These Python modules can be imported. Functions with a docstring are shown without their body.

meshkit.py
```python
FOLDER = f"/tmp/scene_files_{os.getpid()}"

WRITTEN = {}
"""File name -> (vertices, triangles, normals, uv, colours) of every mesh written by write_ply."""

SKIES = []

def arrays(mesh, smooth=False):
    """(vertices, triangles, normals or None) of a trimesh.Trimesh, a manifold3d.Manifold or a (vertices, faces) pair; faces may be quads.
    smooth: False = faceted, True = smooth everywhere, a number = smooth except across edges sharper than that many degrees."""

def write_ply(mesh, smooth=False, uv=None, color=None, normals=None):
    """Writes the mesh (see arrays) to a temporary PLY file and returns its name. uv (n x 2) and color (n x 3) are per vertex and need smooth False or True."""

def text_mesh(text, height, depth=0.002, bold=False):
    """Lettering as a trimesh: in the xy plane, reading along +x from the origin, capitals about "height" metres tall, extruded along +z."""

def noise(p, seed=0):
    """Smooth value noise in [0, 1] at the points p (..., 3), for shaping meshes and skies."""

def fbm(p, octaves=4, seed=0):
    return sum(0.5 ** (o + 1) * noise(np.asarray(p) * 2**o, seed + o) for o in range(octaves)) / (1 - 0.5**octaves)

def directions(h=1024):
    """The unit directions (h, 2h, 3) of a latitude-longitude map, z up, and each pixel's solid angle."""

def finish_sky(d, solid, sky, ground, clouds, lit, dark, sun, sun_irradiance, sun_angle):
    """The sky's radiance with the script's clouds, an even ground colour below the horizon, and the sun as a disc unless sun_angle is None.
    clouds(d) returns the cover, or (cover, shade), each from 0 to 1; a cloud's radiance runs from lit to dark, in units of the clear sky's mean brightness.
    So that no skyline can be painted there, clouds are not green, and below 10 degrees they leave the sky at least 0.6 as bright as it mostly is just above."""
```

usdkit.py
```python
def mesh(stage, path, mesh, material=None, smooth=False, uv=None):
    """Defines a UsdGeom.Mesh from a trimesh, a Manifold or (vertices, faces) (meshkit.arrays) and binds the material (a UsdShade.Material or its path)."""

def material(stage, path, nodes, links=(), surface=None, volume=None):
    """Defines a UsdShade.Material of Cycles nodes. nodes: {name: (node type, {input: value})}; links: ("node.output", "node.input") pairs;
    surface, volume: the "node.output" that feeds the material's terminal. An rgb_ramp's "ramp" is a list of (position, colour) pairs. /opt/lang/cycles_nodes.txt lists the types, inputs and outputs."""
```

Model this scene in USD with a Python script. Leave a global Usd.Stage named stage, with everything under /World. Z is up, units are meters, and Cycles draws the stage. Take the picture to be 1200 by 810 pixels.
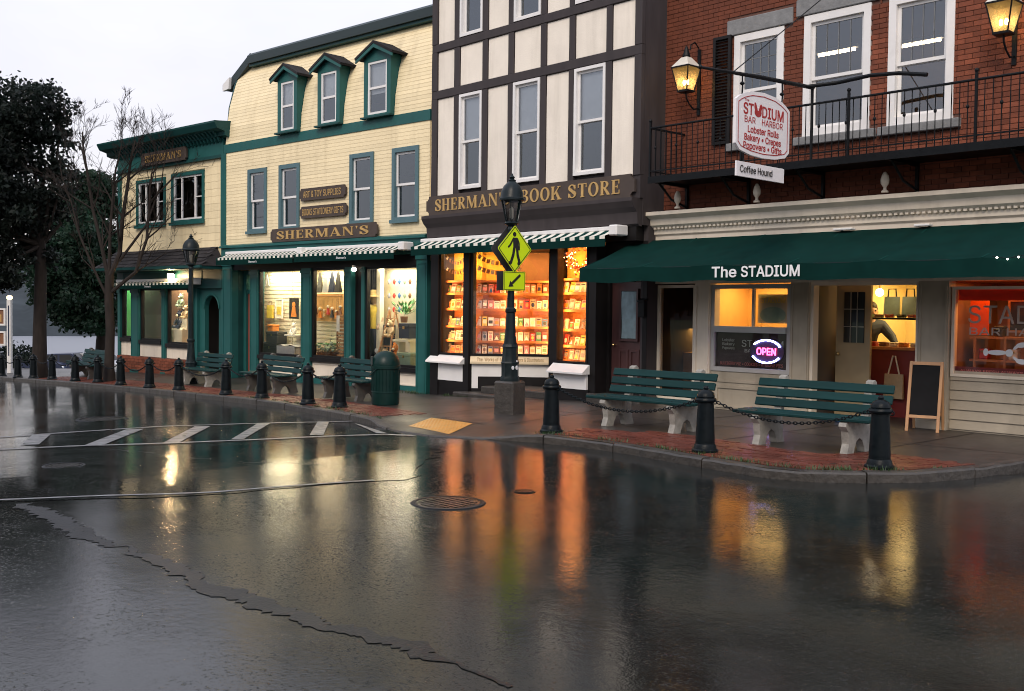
import math, random
import numpy as np
import trimesh
import meshkit, usdkit
from pxr import Usd, UsdGeom, UsdLux, UsdShade, Gf, Sdf, Vt
from shapely.geometry import Polygon, LineString, Point, box as sbox
from shapely import union_all, affinity

stage = Usd.Stage.CreateInMemory()
UsdGeom.SetStageUpAxis(stage, UsdGeom.Tokens.z)
UsdGeom.SetStageMetersPerUnit(stage, 1.0)
UsdGeom.Xform.Define(stage, '/World')
UsdGeom.Scope.Define(stage, '/World/Looks')
RND = random.Random(7)

# ------------------------------------------------------------------ camera
CAM_H, CAM_F = 1.75, 37.5
YAW, PITCH, ROLL = 0.79664334, -0.03486475, 0.01138419
_fw = np.array([-math.sin(YAW) * math.cos(PITCH), math.cos(YAW) * math.cos(PITCH), math.sin(PITCH)])
_r = np.cross(_fw, [0, 0, 1]); _r /= np.linalg.norm(_r); _u = np.cross(_r, _fw)
_r, _u = math.cos(ROLL) * _r + math.sin(ROLL) * _u, -math.sin(ROLL) * _r + math.cos(ROLL) * _u
cam = UsdGeom.Camera.Define(stage, '/World/camera')
cam.AddTransformOp().Set(Gf.Matrix4d(*[*map(float, _r), 0], *[*map(float, _u), 0], *[*map(float, -_fw), 0], 0, 0, CAM_H, 1))
cam.CreateFocalLengthAttr(CAM_F); cam.CreateHorizontalApertureAttr(36.0); cam.CreateVerticalApertureAttr(36.0 * 691 / 1024)
cam.CreateClippingRangeAttr(Gf.Vec2f(0.05, 4000))
EXPOSURE = 0.35
cam.CreateExposureAttr(EXPOSURE)

# ------------------------------------------------------------------ sky and sun (overcast dusk)
SUN_EL, SUN_ROT = math.radians(40), math.radians(150)
mat_sky = usdkit.material(stage, '/World/Looks/sky_overcast', {
    'sky': ('sky_texture', {'sky_type': 'single_scattering', 'sun_disc': False, 'sun_elevation': SUN_EL, 'sun_rotation': SUN_ROT}),
    'tc': ('texture_coordinate', {}),
    'map': ('mapping', {'scale': (1.0, 1.0, 2.6)}),
    'n': ('noise_texture', {'scale': 1.7, 'detail': 5.0, 'roughness': 0.55}),
    'ramp': ('rgb_ramp', {'ramp': [(0.3, (9.9, 9.7, 10.0)), (0.5, (11.0, 10.8, 11.0)), (0.7, (12.4, 12.1, 12.2))]}),
    'sx': ('separate_xyz', {}), 'el': ('rgb_ramp', {'ramp': [(0.0, (.83, .81, .80)), (.22, (.90, .91, 1.0)), (.7, (1.03, 1.12, 1.32))]}), 'mu': ('mix', {'mix_type': 'multiply', 'fac': 1.0}),
    'mx': ('mix', {'fac': 0.9}),
    'bg': ('background_shader', {'strength': 0.080})},
    [('tc.generated', 'map.vector'), ('map.vector', 'n.vector'), ('n.fac', 'ramp.fac'), ('sky.color', 'mx.color1'), ('tc.generated', 'sx.vector'), ('sx.z', 'el.fac'), ('ramp.color', 'mu.color1'), ('el.color', 'mu.color2'), ('mu.color', 'mx.color2'), ('mx.color', 'bg.color')], surface='bg.background')
dome = UsdLux.DomeLight.Define(stage, '/World/sky')
dome.CreateIntensityAttr(1.0)
UsdShade.MaterialBindingAPI.Apply(dome.GetPrim()).Bind(mat_sky)
sun = UsdLux.DistantLight.Define(stage, '/World/sun')
sun.CreateIntensityAttr(0.4); sun.CreateAngleAttr(25.0); sun.CreateNormalizeAttr(True); sun.CreateColorAttr(Gf.Vec3f(1, .86, .70))
sun.AddRotateXYZOp().Set(Gf.Vec3f(90 - math.degrees(SUN_EL), 0, 180 - math.degrees(SUN_ROT)))

# ------------------------------------------------------------------ materials
def lin(h):
    c = [int(h[i:i + 2], 16) / 255 for i in (0, 2, 4)]
    return tuple(x / 12.92 if x <= .04045 else ((x + .055) / 1.055) ** 2.4 for x in c)
MATS = {}
def paint(name, col, rough=.5, var=.12, scale=5., bump=0., bscale=60., rnd=0., metallic=0., coat=0., dirt=0., spec=.5, stretch=(1, 1, 1), streak=0.):
    """plain surface whose tone wanders with noise; rnd varies tone per object / loose piece; dirt adds darker blotches"""
    if name in MATS: return MATS[name]
    nodes = {'g': ('geometry', {}), 'mp': ('mapping', {'scale': stretch}), 'n': ('noise_texture', {'scale': scale, 'detail': 5.0, 'roughness': .6}),
             'mr': ('map_range', {'from_min': .25, 'from_max': .75, 'to_min': 1 - var, 'to_max': 1 + var}),
             'hs': ('hsv', {'color': col}), 'p': ('principled_bsdf', {'metallic': metallic, 'coat_weight': coat, 'coat_roughness': .12, 'specular_ior_level': spec}),
             'rr': ('map_range', {'from_min': .25, 'from_max': .75, 'to_min': max(rough - .1, .03), 'to_max': min(rough + .1, 1)})}
    links = [('g.position', 'mp.vector'), ('mp.vector', 'n.vector'), ('n.fac', 'mr.value'), ('n.fac', 'rr.value'), ('rr.result', 'p.roughness')]
    val = 'mr.result'
    if rnd:
        nodes['oi'] = ('object_info', {}); nodes['ad'] = ('math', {'math_type': 'add'}); nodes['fr'] = ('math', {'math_type': 'fraction'})
        nodes['rm'] = ('map_range', {'to_min': 1 - rnd, 'to_max': 1 + rnd}); nodes['mu'] = ('math', {'math_type': 'multiply'})
        links += [('oi.random', 'ad.value1'), ('g.random_per_island', 'ad.value2'), ('ad.value', 'fr.value1'), ('fr.value', 'rm.value'), ('rm.result', 'mu.value1'), ('mr.result', 'mu.value2')]
        val = 'mu.value'
    links.append((val, 'hs.value'))
    out = 'hs.color'
    if dirt:
        nodes['n2'] = ('noise_texture', {'scale': scale * .45, 'detail': 7.0, 'roughness': .7})
        nodes['dr'] = ('map_range', {'from_min': .52, 'from_max': .75, 'to_min': 0., 'to_max': dirt, 'clamp': True})
        nodes['dm'] = ('mix', {'color2': tuple(c * .35 for c in col)})
        links += [('g.position', 'n2.vector'), ('n2.fac', 'dr.value'), ('dr.result', 'dm.fac'), (out, 'dm.color1')]; out = 'dm.color'
    if streak:
        nodes['sm'] = ('mapping', {'scale': (2.2, 2.2, .22)}); nodes['sn'] = ('noise_texture', {'scale': 1.6, 'detail': 6., 'roughness': .65})
        nodes['sr'] = ('map_range', {'from_min': .48, 'from_max': .78, 'to_min': 0., 'to_max': streak, 'clamp': True}); nodes['sx'] = ('mix', {'color2': tuple(c * q for c, q in zip(col, (.42, .40, .36)))})
        links += [('g.position', 'sm.vector'), ('sm.vector', 'sn.vector'), ('sn.fac', 'sr.value'), ('sr.result', 'sx.fac'), (out, 'sx.color1')]; out = 'sx.color'
    links.append((out, 'p.base_color'))
    if bump:
        nodes['n3'] = ('noise_texture', {'scale': bscale, 'detail': 3.0}); nodes['b'] = ('bump', {'strength': bump, 'distance': .01})
        links += [('mp.vector', 'n3.vector'), ('n3.fac', 'b.height'), ('b.normal', 'p.normal')]
    MATS[name] = usdkit.material(stage, '/World/Looks/' + name, nodes, links, surface='p.BSDF')
    return MATS[name]
def glow(name, col, strength):
    if name not in MATS:
        MATS[name] = usdkit.material(stage, '/World/Looks/' + name, {'e': ('emission', {'color': col, 'strength': strength})}, [], surface='e.emission')
    return MATS[name]
def glass(name, tint=(.93, .95, .96), extra=0.05, rough=0.0, gl=(1, 1, 1)):
    if name not in MATS:
        MATS[name] = usdkit.material(stage, '/World/Looks/' + name, {
            'f': ('fresnel', {'IOR': 1.5}), 'a': ('math', {'math_type': 'add', 'value2': extra, 'use_clamp': True}), 't': ('transparent_bsdf', {'color': tint}), 'gl': ('glossy_bsdf', {'color': gl, 'roughness': rough}),
            'm': ('mix_closure', {})},
            [('f.fac', 'a.value1'), ('a.value', 'm.fac'), ('t.BSDF', 'm.closure1'), ('gl.BSDF', 'm.closure2')], surface='m.closure')
    return MATS[name]

clap = paint('yellow_clapboard', (.85, .71, .45), .6, .07, 1.2, rnd=.06, dirt=.12, spec=.3, streak=.35)
teal = paint('teal_paint', (.018, .100, .094), .45, .12, 3, dirt=.25, spec=.25, streak=.3)
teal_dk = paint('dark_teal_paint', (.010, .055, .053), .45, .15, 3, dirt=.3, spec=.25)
teal_lt = paint('blue_teal_paint', (.075, .145, .165), .45, .12, 3)
timber = paint('dark_timber', (.052, .044, .045), .65, .2, 6, spec=.18, bump=.2, bscale=30, stretch=(1, 1, .2))
stucco = paint('cream_stucco', (.84, .765, .66), .8, .06, 2, bump=.35, bscale=45, rnd=.03, dirt=.12, spec=.2, streak=.28)
brickm = paint('red_brick', (.185, .055, .029), .8, .25, 7, bump=.4, bscale=70, rnd=.3, spec=.3)
mortar = paint('mortar', (.125, .060, .043), .9, .15, 10, bump=.4)
stone = paint('grey_stone', (.20, .20, .20), .75, .25, 8, bump=.5, bscale=30)
granite = paint('granite', (.043, .037, .031), .5, .4, 9, bump=.9, bscale=26, dirt=.5, rnd=.12)
white = paint('white_paint', (.76, .74, .72), .45, .06, 3, dirt=.12)
cream = paint('cream_trim', (.74, .65, .53), .5, .07, 3, dirt=.2, streak=.3, spec=.3)
cream_dim = paint('dimmed_cream_trim', (.40, .345, .265), .55, .12, 3, dirt=.3, streak=.4, spec=.25)  # cream trim with light falloff put into its colour as a darker tone
blackp = paint('black_paint', (.010, .0088, .009), .45, .25, 5, spec=.2)
iron = paint('black_iron', (.006, .007, .008), .4, .3, 12, bump=.15, bscale=90, spec=.15)
bollm = paint('wet_black_iron', (.0035, .006, .0075), .38, .3, 12, bump=.25, bscale=60, spec=.16)
awng = paint('green_canvas', (.0045, .027, .0235), .9, .2, 3, spec=.04, streak=.3, bump=.25, bscale=220)
awnw = paint('white_canvas', (.74, .71, .62), .75, .1, 4)
awns = paint('green_stripe_canvas', (.006, .04, .034), .85, .15, 4, spec=.05)
shingle = paint('dark_shingle', (.030, .028, .030), .85, .25, 9, spec=.15, bump=.4, rnd=.3)
slate = paint('roof_edge_paint', (.026, .040, .042), .5, .15, 4, spec=.25)
gold = paint('gold_leaf', (.60, .38, .14), .38, .2, 8, metallic=.5)
signw = paint('brown_signboard', (.075, .058, .05), .65, .15, 6, dirt=.2, spec=.2)
benchg = paint('green_slat', (.006, .031, .031), .5, .25, 6, spec=.15, dirt=.4, bump=.2, bscale=40, stretch=(.2, 1, 1), rnd=.1)
conc = paint('whitewashed_concrete', (.27, .255, .225), .6, .3, 9, bump=.4, bscale=50, dirt=.5)
concd = paint('dark_concrete', (.075, .07, .062), .55, .3, 8, bump=.4, bscale=50)
binm = paint('bin_green', (.003, .020, .017), .38, .2, 6, spec=.22)
doorm = paint('maroon_door', (.075, .032, .03), .4, .2, 5, stretch=(1, 1, .2))
redd = paint('red_door', (.27, .055, .035), .45, .15, 5)
wood = paint('pine_wood', (.42, .22, .10), .5, .25, 7, stretch=(1, 1, .15))
oak = paint('shelf_wood', (.50, .18, .05), .45, .2, 6, stretch=(.3, 1, 1))
chalk = paint('chalkboard', (.010, .010, .011), .75, .4, 5, spec=.1)
inner_w = paint('cream_inner_wall', (.80, .73, .55), .6, .08, 4)
inner_o = paint('amber_inner_wall', (.72, .46, .18), .6, .1, 4)
inner_d = paint('dark_inner_wall', (.08, .06, .05), .8, .2, 3)
inner_b = paint('brown_inner_wall', (.22, .12, .07), .7, .2, 3)
blind = paint('window_blind', (.78, .76, .74), .8, .05, 5)
curtain = paint('lace_curtain', (.50, .60, .62), .8, .2, 8)
brass = paint('brass', (.75, .55, .25), .25, metallic=1.)
bark = paint('bark', (.030, .024, .021), .9, .35, 9, spec=.15, bump=.9, bscale=22, stretch=(1, 1, .3))
vinyl_w = paint('white_vinyl', (.80, .80, .80), .4, .04)
vinyl_r = paint('red_vinyl', (.36, .03, .03), .4, .06)
black_flat = paint('black_vinyl', (.012, .012, .012), .5, .1)
sign_y = usdkit.material(stage, '/World/Looks/fluorescent_sheeting', {'p': ('principled_bsdf', {'base_color': (.66, .86, .012), 'roughness': .35, 'emission_color': (.62, 1, .0), 'emission_strength': 0.0})}, [], surface='p.BSDF')
pane = glass('window_glass', extra=.0)
pane_dk = glass('upper_window_glass', tint=(.86, .89, .91), extra=.10, gl=(.85, .93, 1.0))
lampg = glass('lamp_glass', tint=(.85, .84, .80), extra=.08, rough=.1)
for nm, c in dict(red=(.52, .05, .035), orange=(.75, .25, .04), yellow=(.80, .60, .10), blue=(.06, .16, .36), green=(.09, .28, .09), pink=(.75, .30, .30), cream=(.84, .76, .58), white=(.84, .83, .80), black=(.03, .03, .03), brown=(.22, .10, .05), grey=(.38, .38, .40), sage=(.28, .36, .26), tan=(.58, .42, .24), navy=(.02, .028, .06)).items():
    paint('cover_' + nm, c, .45, .10, 20)

# wet asphalt: dark, with a broken film of water that smooths it
def asphalt(name, base, wet=.5, bump=.5, rlo=.09, rhi=.36, tone=(.6, 1.5), spec=.5, grit=.2):
    return usdkit.material(stage, '/World/Looks/' + name, {
        'g': ('geometry', {}), 'n1': ('noise_texture', {'scale': .28, 'detail': 5., 'roughness': .58, 'distortion': .6}), 'n2': ('noise_texture', {'scale': 3.2, 'detail': 6., 'roughness': .7}),
        'v': ('voronoi_texture', {'scale': 70.}), 'n3': ('noise_texture', {'scale': 60., 'detail': 4., 'roughness': .7}),
        'tone': ('map_range', {'from_min': .3, 'from_max': .7, 'to_min': tone[0], 'to_max': tone[1]}), 'hs': ('hsv', {'color': base}),
        'sum': ('math', {'math_type': 'multiply_add', 'value2': .25}), 'fg': ('math', {'math_type': 'multiply_add', 'value2': .55, 'value3': -.275}), 'su2': ('math', {'math_type': 'add'}), 'wv': ('noise_texture', {'scale': 16., 'detail': 3., 'roughness': .5}), 'b3': ('bump', {'strength': .10, 'distance': .01}), 'rr': ('map_range', {'from_min': wet - .06, 'from_max': wet + .24, 'to_min': rlo, 'to_max': rhi, 'clamp': True}),
        'bs': ('map_range', {'from_min': wet - .06, 'from_max': wet + .24, 'to_min': bump * .16, 'to_max': bump, 'clamp': True}),
        'hh': ('math', {'math_type': 'multiply_add', 'value2': .6}), 'b': ('bump', {'distance': .004}),
        'gn': ('noise_texture', {'scale': 52., 'detail': 2., 'roughness': .6}), 'gm': ('noise_texture', {'scale': 1.1, 'detail': 3.}), 'gs': ('map_range', {'from_min': .40, 'from_max': .62, 'to_min': .0, 'to_max': grit, 'clamp': True}), 'gr': ('map_range', {'from_min': .61, 'from_max': .72, 'to_min': 0., 'to_max': 1., 'clamp': True}), 'b2': ('bump', {'distance': .012}),
        'p': ('principled_bsdf', {'specular_ior_level': spec, 'ior': 1.45})},
        [('g.position', 'n1.vector'), ('g.position', 'n2.vector'), ('g.position', 'n3.vector'), ('g.position', 'v.vector'), ('n2.fac', 'tone.value'), ('tone.result', 'hs.value'), ('hs.color', 'p.base_color'),
         ('n2.fac', 'sum.value1'), ('n1.fac', 'sum.value3'), ('n3.fac', 'fg.value1'), ('fg.value', 'su2.value1'), ('sum.value', 'su2.value2'), ('su2.value', 'rr.value'), ('rr.result', 'p.roughness'), ('g.position', 'wv.vector'), ('wv.fac', 'b3.height'), ('b3.normal', 'b.normal'), ('sum.value', 'bs.value'), ('bs.result', 'b.strength'),
         ('v.distance', 'hh.value1'), ('n3.fac', 'hh.value3'), ('hh.value', 'b.height'), ('g.position', 'gn.vector'), ('g.position', 'gm.vector'), ('gn.fac', 'gr.value'), ('gm.fac', 'gs.value'), ('gr.result', 'b2.height'), ('gs.result', 'b2.strength'), ('b.normal', 'b2.normal'), ('b2.normal', 'p.normal')], surface='p.BSDF')
asph = asphalt('wet_asphalt', (.0046, .0050, .0043), wet=.47, bump=.13, rlo=.03, rhi=.13, spec=.38, grit=.75)
asph2 = asphalt('wet_asphalt_patch', (.0043, .0047, .0041), wet=.5, bump=.10, rlo=.03, rhi=.12, spec=.38, grit=.6)
tar = asphalt('crack_filler', (.004, .0042, .004), wet=.36, bump=.5, rlo=.12, rhi=.34, spec=.24, grit=.9)
walkm = asphalt('wet_pavement', (.037, .032, .028), wet=.42, bump=.35, rlo=.2, rhi=.42, spec=.28)
paverm = paint('wet_brick_paver', (.115, .033, .022), .4, .2, 9, spec=.25, bump=.3, bscale=60, rnd=.3, dirt=.3)
linem = paint('worn_road_paint', (.17, .17, .172), .3, .3, 6, bump=.4, bscale=70, dirt=.55)
padm = paint('yellow_tactile', (.50, .24, .045), .4, .15, 6, dirt=.3)
grassm = paint('grass_blades', (.030, .062, .016), .6, .5, 9)
soil = paint('park_ground', (.05, .085, .03), .7, .35, 4, bump=.5, bscale=30)
seam = usdkit.material(stage, '/World/Looks/sea_water', {'g': ('geometry', {}), 'mp': ('mapping', {'scale': (.5, .5, .5)}), 'n': ('noise_texture', {'scale': .8, 'detail': 5., 'roughness': .6}), 'b': ('bump', {'strength': .25, 'distance': .3}),
    'p': ('principled_bsdf', {'base_color': (.16, .17, .19), 'roughness': .4, 'ior': 1.33})}, [('g.position', 'mp.vector'), ('mp.vector', 'n.vector'), ('n.fac', 'b.height'), ('b.normal', 'p.normal')], surface='p.BSDF')
hillm = paint('wooded_hill', (.040, .048, .054), .95, .5, .05, spec=.05)
def leafmat(name, col):
    return usdkit.material(stage, '/World/Looks/' + name, {'g': ('geometry', {}), 'mr': ('map_range', {'to_min': .45, 'to_max': 1.5}), 'n': ('noise_texture', {'scale': .9, 'detail': 3.}), 'nr': ('map_range', {'from_min': .3, 'from_max': .7, 'to_min': .45, 'to_max': 1.7}), 'mm': ('math', {'math_type': 'multiply'}), 'hs': ('hsv', {'color': col}),
        'p': ('principled_bsdf', {'roughness': .55, 'specular_ior_level': .25}), 't': ('translucent_bsdf', {}), 'm': ('mix_closure', {'fac': .25})},
        [('g.random_per_island', 'mr.value'), ('mr.result', 'mm.value1'), ('g.position', 'n.vector'), ('n.fac', 'nr.value'), ('nr.result', 'mm.value2'), ('mm.value', 'hs.value'), ('hs.color', 'p.base_color'), ('hs.color', 't.color'), ('p.BSDF', 'm.closure1'), ('t.BSDF', 'm.closure2')], surface='m.closure')
leaf_dark = leafmat('dark_leaf', (.014, .024, .018))
leaf_green = leafmat('green_leaf', (.022, .060, .034))

# ------------------------------------------------------------------ mesh building
class K:
    """collects shapes of one mesh"""
    def __init__(s): s.v, s.f, s.n = [], [], 0
    def raw(s, v, f):
        v = np.asarray(v, float); f = np.asarray(f, int)
        if f.shape[1] == 4: f = np.vstack([f[:, [0, 1, 2]], f[:, [0, 2, 3]]])
        s.v.append(v); s.f.append(f + s.n); s.n += len(v); return s
    def box(s, x0, x1, y0, y1, z0, z1):
        v = [(x, y, z) for z in (z0, z1) for y in (y0, y1) for x in (x0, x1)]
        return s.raw(v, [(0, 2, 3, 1), (4, 5, 7, 6), (0, 1, 5, 4), (2, 6, 7, 3), (0, 4, 6, 2), (1, 3, 7, 5)])
    def cbox(s, x0, x1, y0, y1, z0, z1, c=.01):
        """box with chamfered edges"""
        m = trimesh.convex.convex_hull(np.array([(x + dx, y + dy, z + dz) for x, sx in ((x0, 1), (x1, -1)) for y, sy in ((y0, 1), (y1, -1)) for z, sz in ((z0, 1), (z1, -1)) for dx, dy, dz in ((0, sy * c, sz * c), (sx * c, 0, sz * c), (sx * c, sy * c, 0))]))
        return s.raw(m.vertices, m.faces)
    def hull(s, pts):
        m = trimesh.convex.convex_hull(np.asarray(pts, float)); return s.raw(m.vertices, m.faces)
    def prism(s, pts, a0, a1, ax='y'):
        """polygon (2d) extruded along ax; 'y': pts are (x,z); 'x': pts are (y,z); 'z': pts are (x,y)"""
        p = pts if hasattr(pts, 'geom_type') else Polygon(pts)
        for g in getattr(p, 'geoms', [p]):
            if g.area < 1e-9: continue
            m = trimesh.creation.extrude_polygon(g, a1 - a0, engine='earcut'); v = np.array(m.vertices); v[:, 2] += a0
            if ax == 'y': v = v[:, [0, 2, 1]]; f = m.faces[:, ::-1]
            elif ax == 'x': v = v[:, [2, 0, 1]]; f = m.faces
            else: f = m.faces
            s.raw(v, f)
        return s
    def tube(s, pts, r, n=8):
        p = np.asarray(pts, float); r = np.broadcast_to(np.asarray(r, float), (len(p),))
        t = np.gradient(p, axis=0); t /= np.linalg.norm(t, axis=1, keepdims=True) + 1e-12
        ref = np.array([0, 0, 1.]) if abs(t[:, 2]).mean() < .8 else np.array([1., 0, 0])
        a = np.cross(t, ref); a /= np.linalg.norm(a, axis=1, keepdims=True) + 1e-12; b = np.cross(t, a)
        th = np.arange(n) * 2 * np.pi / n
        v = (p[:, None] + r[:, None, None] * (np.cos(th)[None, :, None] * a[:, None] + np.sin(th)[None, :, None] * b[:, None])).reshape(-1, 3)
        f = [(i * n + j, i * n + (j + 1) % n, (i + 1) * n + (j + 1) % n, (i + 1) * n + j) for i in range(len(p) - 1) for j in range(n)]
        s.raw(v, np.array(f)[:, ::-1])
        for e, o in ((0, 1), (len(p) - 1, -1)):
            s.raw(np.vstack([v[e * n:(e + 1) * n], p[e]]), [(n, j, (j + 1) % n)[::o] for j in range(n)])
        return s
    def lathe(s, prof, c=(0, 0, 0), n=20):
        prof = np.asarray(prof, float); th = np.arange(n) * 2 * np.pi / n
        v = np.stack([np.outer(prof[:, 0], np.cos(th)), np.outer(prof[:, 0], np.sin(th)), np.repeat(prof[:, 1:2], n, 1)], -1).reshape(-1, 3) + np.asarray(c)
        f = [(i * n + j, i * n + (j + 1) % n, (i + 1) * n + (j + 1) % n, (i + 1) * n + j) for i in range(len(prof) - 1) for j in range(n)]
        s.raw(v, f)
        return s
    def ball(s, c, r, sub=1):
        m = trimesh.creation.icosphere(sub); return s.raw(np.array(m.vertices) * np.asarray(r) + np.asarray(c), m.faces)
    def get(s): return np.vstack(s.v), np.vstack(s.f)
    def moved(s, fn):
        v, f = s.get(); k = K(); return k.raw(fn(v), f)

COUNT = {}
def fresh(parent, name):
    k = (parent, name); n = COUNT.get(k, 0); COUNT[k] = n + 1
    return f'{parent}/{name}' + (f'_{n:03d}' if n else '')
def meta(prim, label=None, cat=None, group=None, kind=None):
    for key, t in (('label', label), ('category', cat), ('group', group), ('kind', kind)):
        if t: prim.SetCustomDataByKey(key, t)
    return prim
def path_of(p): return '/World' if p is None else str(p.GetPath())
def obj(name, k, mat, parent=None, label=None, cat=None, group=None, kind=None, smooth=False):
    m = usdkit.mesh(stage, fresh(path_of(parent), name), k.get() if isinstance(k, K) else k, mat, smooth=smooth)
    return meta(m.GetPrim(), label, cat, group, kind)
def place(xf, loc, rz=0., rx=0., ry=0.):
    xf.AddTranslateOp().Set(Gf.Vec3d(*map(float, loc)))
    if rz: xf.AddRotateZOp().Set(float(rz))
    if rx: xf.AddRotateXOp().Set(float(rx))
    if ry: xf.AddRotateYOp().Set(float(ry))
def thing(name, label, cat, loc=(0, 0, 0), rz=0., group=None, rx=0., ry=0.):
    x = UsdGeom.Xform.Define(stage, fresh('/World', name)); place(x, loc, rz, rx, ry)
    return meta(x.GetPrim(), label, cat, group)
def single(name, k, mat, label, cat, loc=(0, 0, 0), rz=0., group=None, smooth=False, kind=None, rx=0., ry=0.):
    m = usdkit.mesh(stage, fresh('/World', name), k.get() if isinstance(k, K) else k, mat, smooth=smooth); place(m, loc, rz, rx, ry)
    return meta(m.GetPrim(), label, cat, group, kind)
def dup(src, label, loc, rz=0., group=None):
    was = src.GetCustomData(); nm = src.GetName().rstrip('0123456789').rstrip('_')
    x = UsdGeom.Xform.Define(stage, fresh('/World', nm)); place(x, loc, rz)
    x.GetPrim().GetReferences().AddInternalReference(src.GetPath())
    # transform ops are local opinions and win over the referenced ones
    x.GetPrim().SetInstanceable(True)
    return meta(x.GetPrim(), label, was['category'], group or was.get('group'))
def light_rect(parent, name, loc, w, h, col, inten, down=True, rx=0.):
    l = UsdLux.RectLight.Define(stage, fresh(path_of(parent), name)); l.CreateWidthAttr(w); l.CreateHeightAttr(h); l.CreateColorAttr(Gf.Vec3f(*col)); l.CreateIntensityAttr(inten)
    l.AddTranslateOp().Set(Gf.Vec3d(*loc))
    if rx: l.AddRotateXOp().Set(rx)
    return l
def light_ball(parent, name, loc, r, col, inten):
    l = UsdLux.SphereLight.Define(stage, fresh(path_of(parent), name)); l.CreateRadiusAttr(r); l.CreateColorAttr(Gf.Vec3f(*col)); l.CreateIntensityAttr(inten)
    l.AddTranslateOp().Set(Gf.Vec3d(*loc)); return l

# facade frames: x runs along the front to the right, y runs into the building, z up
FR = {'S': ((-10.3, 14.75), -1.57), 'Y': ((-17.7, 14.7), 2.77), 'T': ((-17.0, 14.55), -2.3)}
def fw(fr, u, y, z):
    (ox, oy), a = FR[fr]; a = math.radians(a)
    return (ox + u * math.cos(a) - y * math.sin(a), oy + u * math.sin(a) + y * math.cos(a), z)
def rzof(fr): return FR[fr][1]
FR['C'] = (fw('T', .93, .02, 0)[:2], 43.0)          # slanted display window of the book shop

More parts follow.
